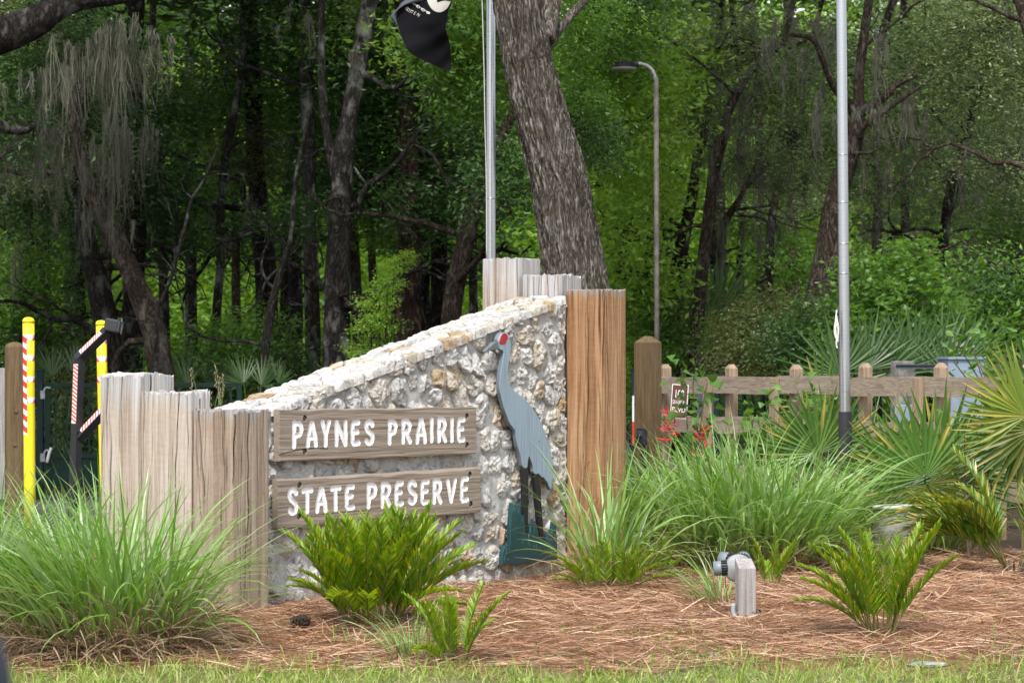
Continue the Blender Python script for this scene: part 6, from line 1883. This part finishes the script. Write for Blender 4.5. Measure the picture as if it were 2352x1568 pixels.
tree('thick middle trunk with pale lichen foot', [(770, 1000, 78), (772, 830, 66), (775, 700, 60), (778, 580, 55), (782, 450, 50), (795, 320, 46), (815, 200, 42), (835, 80, 40), (850, -60, 38)], 35, 'bark_lichen',
     [(860, 150, 0, .9, 'dark'), (830, 420, .6, .8, 'dark'), (900, 420, .8, .9, 'dark'), (780, 60, 0, .8, 'mid'), (870, 300, .5, .8, 'dark')], [[(782, 450, 26, 0), (760, 360, 22, .1), (742, 230, 20, .2), (738, 80, 18, .3), (740, -60, 16, .3)]])
tree('reddish scaly pine trunk left of the flagpole', [(935, 1000, 72), (937, 760, 64), (938, 620, 60), (940, 480, 56), (936, 330, 52), (930, 150, 48), (925, -60, 44)], 36, 'bark_pine', [(960, 480, -1.5, .7, 'dark'), (890, 240, -.5, .9, 'dark'), (1000, 350, -.8, .9, 'dark'), (960, 200, 0, .9, 'mid')], seg=22, rough=0.14)
tree('dark trunk between the pine and the flagpole', [(1005, 980, 46), (1008, 760, 42), (1010, 600, 40), (1008, 480, 38), (1000, 300, 35), (990, 0, 30)], 37, 'bark_dark', [(1040, 420, -1, .6, 'dark'), (1010, 150, 0, 1.0, 'dark')])
tree('curved leaning trunk just left of the flagpole', [(1030, 960, 48), (1036, 740, 46), (1050, 640, 44), (1065, 570, 42), (1080, 505, 38), (1105, 430, 32), (1140, 340, 28), (1175, 260, 24), (1210, 100, 20)], 34, 'bark_oak', [(1100, 300, 0, .6, 'dark'), (1070, 470, .8, .5, 'dark')])
# right of the lamp
tree('dark leaning oak stem immediately right of the street lamp', [(1530, 950, 56), (1537, 800, 50), (1545, 700, 44), (1556, 620, 38), (1572, 540, 32), (1588, 460, 27), (1600, 380, 24), (1622, 280, 20), (1640, 150, 17)], 36, 'bark_dark', [(1580, 300, 0, .7, 'grey'), (1500, 470, 1.5, .6, 'bright')])
tree('brown oak stem bending right above the fence, tall and gnarled', [(1588, 930, 36), (1598, 800, 32), (1610, 650, 30), (1622, 540, 27), (1634, 440, 25), (1644, 380, 24), (1664, 300, 24), (1672, 260, 22), (1690, 220, 20), (1720, 170, 18), (1750, 140, 17), (1785, 112, 15), (1810, 60, 13)], 33, 'bark_oak',
     [(1640, 230, .3, .7, 'grey'), (1750, 220, .5, .7, 'grey'), (1560, 150, .6, .8, 'grey')], [[(1690, 222, 8, 0), (1660, 190, 7, -.2), (1590, 130, 6, -.4), (1520, 80, 4, -.6), (1470, 40, 3, -.7)], [(1720, 172, 6, 0), (1690, 230, 5, .1), (1640, 330, 4, .1)]])
tree('slender forked oak stem beside the gnarled one', [(1640, 880, 28), (1645, 730, 25), (1650, 620, 23), (1656, 530, 21), (1690, 470, 14), (1715, 425, 10), (1760, 330, 7)], 35, 'bark_oak', [(1720, 380, .5, .6, 'grey'), (1780, 400, .6, .6, 'grey')], top=6.5, canopy=1.2, canopy_kind='grey')
tree('pale upright far tree right of the lamp head', [(1650, 700, 40), (1648, 500, 38), (1642, 330, 38), (1636, 200, 36), (1634, 80, 34), (1640, -100, 30)], 46, 'bark_lichen', [(1600, 60, -1, .9, 'grey'), (1690, 90, -1, .8, 'grey')], [[(1640, 120, 24, 0), (1680, 70, 18, 0), (1730, 0, 14, 0), (1760, -60, 12, 0)]], canopy_kind='grey')
tree('thin pale far stem between the gnarled oak and the right flagpole', [(1705, 850, 24), (1702, 700, 22), (1700, 600, 20), (1705, 480, 18), (1700, 200, 15)], 44, 'bark_lichen', [(1740, 530, -1, .7, 'mid')])
tree('dark far stem left of the wide mossy oak', [(1770, 850, 26), (1765, 700, 24), (1768, 560, 22), (1780, 460, 20), (1800, 380, 18), (1840, 300, 15), (1850, 150, 12)], 42, 'bark_dark', [(1810, 450, 0, .8, 'grey'), (1800, 600, -.5, .7, 'mid')], [[(1775, 470, 10, 0), (1740, 475, 8, 0), (1700, 482, 5, 0)]])
tree('wide mossy oak forking behind the right flagpole', [(1868, 900, 88), (1878, 760, 76), (1890, 660, 68), (1903, 560, 58), (1918, 470, 50), (1938, 400, 44), (1958, 335, 40), (1968, 280, 36), (1972, 240, 30), (1980, 120, 22)], 31, 'bark_oak',
     [(2060, 180, .3, .8, 'grey'), (1880, 180, .5, .8, 'grey'), (2100, 330, .5, .7, 'grey'), (1850, 330, .6, .7, 'grey'), (2000, 430, 1, .6, 'grey')],
     [[(1966, 270, 24, 0), (1945, 232, 20, -.1), (1915, 200, 17, -.2), (1890, 140, 14, -.3), (1865, 90, 12, -.4), (1815, 80, 9, -.5)], [(1970, 262, 26, 0), (2010, 240, 22, -.2), (2040, 215, 18, -.3), (2060, 195, 15, -.3), (2110, 170, 9, -.4)], [(1962, 330, 18, 0), (1985, 290, 15, -.2), (2030, 255, 14, -.3), (2090, 215, 8, -.4), (2140, 180, 5, -.5)], [(1955, 350, 10, -.1), (1990, 352, 8, -.2), (2010, 345, 5, -.2)]], seg=22, canopy_kind='grey')
tree('slanting dark tree between the right flagpole and the right edge', [(2130, 900, 30), (2150, 700, 26), (2160, 600, 24), (2170, 530, 24), (2180, 450, 23), (2195, 390, 22), (2212, 340, 21), (2226, 300, 19), (2250, 200, 15)], 34, 'bark_dark',
     [(2230, 220, 0, .8, 'grey'), (2260, 330, .3, .7, 'grey'), (2140, 420, .6, .6, 'grey'), (2270, 470, .4, .7, 'grey')], [[(2165, 540, 8, 0), (2120, 525, 9, -.2), (2060, 532, 8, -.3), (1990, 530, 6, -.4)], [(2165, 545, 8, 0), (2220, 525, 7, -.1), (2280, 530, 4, -.2)], [(2060, 532, 6, -.3), (2040, 500, 5, -.3), (2050, 460, 4, -.3), (2090, 440, 3, -.3)]], canopy_kind='grey')
tree('leafy oak cut by the right edge, sunlit small leaves', [(2420, 900, 60), (2410, 600, 50), (2400, 400, 42), (2380, 200, 36), (2360, 60, 30)], 30, 'bark_oak', [(2300, 200, -.3, .75, 'grey'), (2330, 380, 0, .7, 'grey'), (2180, 140, .3, .6, 'grey'), (2250, 60, 0, .7, 'grey'), (2340, 500, .5, .6, 'mid'), (2340, 80, -.2, .7, 'grey'), (2310, 620, .6, .6, 'dark')], canopy_kind='grey')
# large mossy limb at the top left, reaching in from a tree outside the picture
tree('mossy oak outside the left edge whose thick limb crosses the top left corner', [(-330, 1100, 130), (-320, 800, 110), (-300, 500, 100), (-270, 250, 90), (-260, 0, 70)], 28, 'bark_dark', [(40, 30, .3, .55, 'grey'), (150, 20, 0, .5, 'dark'), (60, 170, .4, .5, 'dark'), (-80, 250, 0, .8, 'dark'), (230, 120, .6, .5, 'dark')],
     [[(-270, 260, 100, 0), (-120, 170, 95, 0), (-40, 100, 90, 0), (30, 72, 84, 0), (85, 48, 76, 0), (130, 20, 62, .1), (190, 2, 44, .2), (300, -10, 28, .3), (420, -60, 20, .4)], [(-120, 200, 40, 0), (-40, 270, 34, .1), (40, 300, 22, .2), (80, 290, 12, .3)]])

# --- saplings and bushes standing apart in the understorey
def bush(label, x, y, d, parts, grp='bushes at the edge of the wood'):
    root = thing('bush', label, 'bush', (at(x, d), d, 0), 0, grp)
    rt = np.array(root.location)
    for (cx_, cy_, dd, rad_, kind) in parts:
        p_ = P(cx_, cy_, d + dd)
        add_crown(root, rt, p_, rad_, kind, 0.9)
        V, F = tube(crspline([(fr_.normal(0, .1), 0, -0.05), (p_ - rt) * [.6, .6, .5], p_ - rt], 9), np.linspace(0.02, 0.006, 9), 6)
        mesh_obj('stem', V, F, M['bark_dark'], root)
    return root
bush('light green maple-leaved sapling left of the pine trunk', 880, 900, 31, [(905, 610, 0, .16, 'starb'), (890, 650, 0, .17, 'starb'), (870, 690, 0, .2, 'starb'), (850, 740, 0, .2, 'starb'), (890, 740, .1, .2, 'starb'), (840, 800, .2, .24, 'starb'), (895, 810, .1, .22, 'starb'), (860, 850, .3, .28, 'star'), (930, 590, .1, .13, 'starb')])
bush('large dark maple-leaved bush right of the black-footed flagpole', 2030, 860, 27.5, [(2010, 640, 0, .42, 'star'), (2090, 600, .2, .42, 'star'), (2060, 700, -.2, .5, 'star'), (1980, 730, 0, .45, 'star'), (2120, 740, 0, .5, 'star'), (2020, 800, -.3, .5, 'star'), (2190, 790, .2, .5, 'star'), (2100, 830, 0, .5, 'star')])
bush('feathery deep green bush left of the right flagpole above the fence', 1860, 860, 28, [(1850, 780, 0, .42, 'dark'), (1900, 730, .1, .42, 'dark'), (1820, 810, 0, .4, 'dark'), (1880, 820, -.2, .42, 'dark')])
bush('olive yellow bush behind the fence between lamp and flagpole', 1770, 860, 30, [(1750, 770, 0, .5, 'olive'), (1790, 720, .3, .5, 'olive'), (1720, 820, 0, .45, 'olive'), (1780, 830, -.2, .45, 'olive'), (1690, 780, .4, .4, 'olive')])
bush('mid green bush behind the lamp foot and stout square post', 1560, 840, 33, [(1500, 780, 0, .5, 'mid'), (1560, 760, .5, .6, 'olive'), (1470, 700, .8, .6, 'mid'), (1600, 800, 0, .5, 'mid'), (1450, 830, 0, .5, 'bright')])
bush('leafy bush at the right edge above the arching cycad and cabinet', 2300, 800, 28.5, [(2260, 700, 0, .5, 'dark'), (2320, 650, .2, .55, 'mid'), (2340, 760, 0, .5, 'star'), (2230, 760, .1, .45, 'star')])
bush('dim bush behind the green gate left of the wall', 560, 900, 35, [(520, 800, 0, .6, 'mid'), (560, 860, 0, .6, 'dark'), (440, 820, .3, .6, 'mid'), (640, 840, .3, .5, 'dark'), (600, 770, .8, .6, 'mid')])
bush('dim bush behind the left bollards and wooden post', 60, 900, 36, [(30, 700, 0, .7, 'mid'), (120, 740, .4, .7, 'mid'), (0, 820, 0, .7, 'dark'), (150, 850, .3, .6, 'olive'), (60, 600, .5, .7, 'mid')])
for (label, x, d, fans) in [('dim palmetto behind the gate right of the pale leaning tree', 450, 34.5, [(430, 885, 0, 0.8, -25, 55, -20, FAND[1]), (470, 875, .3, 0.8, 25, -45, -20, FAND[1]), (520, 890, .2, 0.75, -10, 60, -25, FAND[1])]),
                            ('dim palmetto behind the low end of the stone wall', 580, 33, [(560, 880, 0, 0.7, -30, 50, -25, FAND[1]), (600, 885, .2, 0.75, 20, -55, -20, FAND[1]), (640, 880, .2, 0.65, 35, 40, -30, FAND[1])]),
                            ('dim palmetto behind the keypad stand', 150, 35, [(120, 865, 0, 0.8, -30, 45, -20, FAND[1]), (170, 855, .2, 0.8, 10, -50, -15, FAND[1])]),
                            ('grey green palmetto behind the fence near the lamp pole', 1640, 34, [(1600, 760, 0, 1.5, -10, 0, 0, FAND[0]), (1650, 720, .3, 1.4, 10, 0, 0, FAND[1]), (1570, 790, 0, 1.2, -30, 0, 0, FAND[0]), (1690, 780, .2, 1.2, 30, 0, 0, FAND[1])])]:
    palmetto(label, x, d, fans)

# --- moss hanging from the limbs
def moss(label, drapes, seed):
    r = np.random.default_rng(seed)
    B, A, E, C, L, W = [], [], [], [], [], []
    for (x, y, d, ln, wid, n_) in drapes:
        for k in range(int(n_ * 1.8)):
            c = P(x + r.normal(0, wid), y + abs(r.normal(0, 12)), d + r.normal(0, 0.12))
            if k % 22 == 0: hx_ = r.normal(0, wid * 1.7); hy_ = abs(r.normal(0, 40)); hl_ = r.uniform(0.35, 1.0)
            c = P(x + hx_ + r.normal(0, 3.5), y + hy_ + abs(r.normal(0, 6)), d + r.normal(0, 0.05) + hx_ * 0.01)
            B.append(c); A.append(r.uniform(0, 6.28)); E.append(-math.pi / 2 + r.normal(0, 0.14)); C.append(r.normal(0, 0.3)); L.append(ln * 0.95 * hl_ * r.uniform(0.15, 1.05)); W.append(r.uniform(0.0025, 0.008))
    V, F, T = strips(np.array(B), np.array(A), np.array(E), np.array(C), np.array(L), np.array(W), 6, prof=np.array([0.7, 1.0, 0.8, 1.0, 0.75, 0.5, 0.1]), twist=1.4, r=r, yaw_curl=r.normal(0, 2.5, len(L)))
    V = V + 0.03 * np.stack([vnoise(V * [16, 16, 20], 3), vnoise(V * [12, 12, 14], 4), np.zeros(len(V))], -1)
    return tag(mesh_obj('spanish_moss', V, F, M['moss']), label, 'moss', kind='stuff')
dr = [(110, 130, 28.2, .75, 20, 90), (60, 150, 28.2, .8, 20, 90), (170, 90, 28.3, 1.0, 22, 110), (220, 60, 28.4, 1.2, 20, 110), (270, 40, 28.6, 1.5, 18, 110), (300, 20, 28.6, 1.4, 18, 90), (340, 60, 28.9, 1.0, 15, 60), (150, 260, 30, 1.1, 30, 90), (100, 300, 30, 1.0, 30, 90), (200, 300, 32.5, 1.1, 20, 90), (260, 280, 32.5, 1.5, 14, 80), (280, 230, 32.5, 1.6, 12, 80), (330, 260, 33, 1.2, 14, 60), (580, 430, 36.5, 0.7, 6, 30), (470, 450, 36.5, .8, 8, 26), (520, 530, 36.5, 1.0, 6, 40), (245, 490, 32.6, .5, 6, 24), (302, 440, 32.6, .45, 4, 16), (40, 260, 30, 1.2, 30, 80), (700, 0, 35, .8, 30, 50), (880, 60, 34, .8, 30, 40), (20, 520, 34, .9, 30, 60), (180, 420, 32.5, .6, 20, 60)]
moss('grey Spanish moss hanging from the limbs on the left', dr, 901)
dr = []
r9 = np.random.default_rng(902)
for (x, y, d) in [(1780, 120, 33), (1720, 170, 33), (1680, 240, 33), (1850, 90, 30.8), (1900, 180, 30.8), (2040, 230, 30.7), (2080, 200, 30.7), (1950, 260, 31), (1990, 300, 31), (1820, 250, 33), (1760, 260, 34), (1640, 330, 35), (1600, 220, 35), (1720, 380, 34), (1840, 380, 33), (2120, 230, 31), (2160, 300, 33), (2230, 350, 33), (2300, 330, 31), (1560, 120, 36), (1500, 60, 37), (1690, 470, 35), (1760, 500, 36), (2010, 480, 33), (2070, 540, 33), (2130, 540, 33.5), (2210, 540, 33.5), (1800, 20, 31), (1900, 20, 31), (2050, 60, 30.6), (1650, 40, 35), (1700, 30, 35)]:
    dr.append((x, y, d, r9.uniform(0.5, 1.15), r9.uniform(12, 28), int(r9.uniform(60, 110))))
moss('grey Spanish moss draped through the oaks on the right', dr, 903)

# --- unbroken leaf masses: understorey and the far wood
def mass(name, label, boxes, size, mat_names, seed, cat):
    r = np.random.default_rng(seed); Vs, Fs, mi = [], [], []; off = 0
    for (x0, x1, y0, y1, z0, z1, n_, mi_) in boxes:
        ncl = max(4, n_ // 18)
        c = np.stack([r.uniform(x0, x1, ncl), r.uniform(y0, y1, ncl), z0 + (z1 - z0) * r.random(ncl)], -1)
        pos = (c[:, None] + r.normal(0, 1, (ncl, 18, 3)) * [0.33, 0.33, 0.2]).reshape(-1, 3)
        pos[:, 2] = np.maximum(pos[:, 2], 0.03)
        V, F = leaves(pos, size, 'plain', r, 0.6)
        Vs.append(V); Fs.append(F + off); off += len(V); mi.append(np.full(len(F), mi_))
    return tag(mesh_obj(name, np.vstack(Vs), np.vstack(Fs), None, mats=[M[m_] for m_ in mat_names], midx=np.concatenate(mi)), label, cat, kind='stuff')
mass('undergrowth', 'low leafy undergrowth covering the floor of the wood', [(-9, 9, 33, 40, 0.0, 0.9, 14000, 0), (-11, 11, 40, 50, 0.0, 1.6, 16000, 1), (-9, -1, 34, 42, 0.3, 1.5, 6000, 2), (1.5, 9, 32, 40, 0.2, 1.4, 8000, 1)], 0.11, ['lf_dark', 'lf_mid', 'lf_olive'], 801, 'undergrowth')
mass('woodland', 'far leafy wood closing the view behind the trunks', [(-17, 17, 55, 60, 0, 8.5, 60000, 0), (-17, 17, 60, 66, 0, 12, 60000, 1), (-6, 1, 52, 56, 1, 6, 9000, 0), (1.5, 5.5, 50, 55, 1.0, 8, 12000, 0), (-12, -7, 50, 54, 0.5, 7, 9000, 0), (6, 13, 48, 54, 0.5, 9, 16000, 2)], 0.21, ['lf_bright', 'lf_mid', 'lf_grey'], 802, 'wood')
mass('treeline', 'dim solid wall of leaves beyond the far wood', [(-24, 24, 70, 76, 0, 14, 60000, 0)], 0.55, ['lf_mid'], 803, 'wood')
# more trees deeper in the wood (they share the view between the near trunks)
deep = [(30, 47, 30, 'lf'), (150, 50, 26, ''), (240, 45, 30, ''), (385, 44, 26, ''), (440, 48, 34, ''), (545, 46, 24, ''), (650, 49, 30, ''), (830, 45, 30, ''), (870, 48, 24, ''), (980, 47, 28, ''), (1090, 45, 26, ''), (1420, 48, 26, ''), (1480, 46, 22, ''), (1750, 49, 26, ''), (1830, 47, 30, ''), (2010, 46, 30, ''), (2080, 48, 26, ''), (2260, 45, 28, ''), (2320, 49, 30, '')]
deep_where = ['at the left edge above the bollards', 'seen left of the keypad stand head', 'seen right of the second bollard', 'seen left of the crooked tree', 'seen behind the dead sapling', 'between crooked tree and broad dark trunk', 'left of the lichened upright trunk', 'right of the thick middle trunk', 'left of the scaly pine', 'right of the scaly pine', 'touching the left flagpole',
              'between the massive tree and the lamp', 'touching the lamp pole', 'right of the slender forked oak', 'left of the wide mossy oak', 'right of the second flagpole', 'second right of the second flagpole', 'right of the slanting tree', 'nearest the right edge']
for i, (x, d, w, _) in enumerate(deep):
    lean = fr_.normal(0, 18)
    kinds = ['dark', 'mid', 'dark', 'mid', 'olive'] if x < 1300 else ['grey', 'mid', 'grey', 'olive', 'grey']
    cr_ = [(x + fr_.normal(0, 60), y_ + fr_.normal(0, 30), fr_.normal(0, .6), fr_.uniform(.7, 1.15), kinds[int(fr_.integers(5))]) for y_ in ((60, 230, 380, 520) if x < 1300 else (80, 330))]
    tree('dim far trunk deep in the wood, ' + deep_where[i], [(x, 940, w), (x + lean * .5, 650, w * .85), (x + lean, 400, w * .75), (x + lean * 1.8, 100, w * .65)], d, ['bark_dark', 'bark_lichen', 'bark_oak'][i % 3], cr_, seg=10, canopy=0, grp='far trunks deep in the wood')
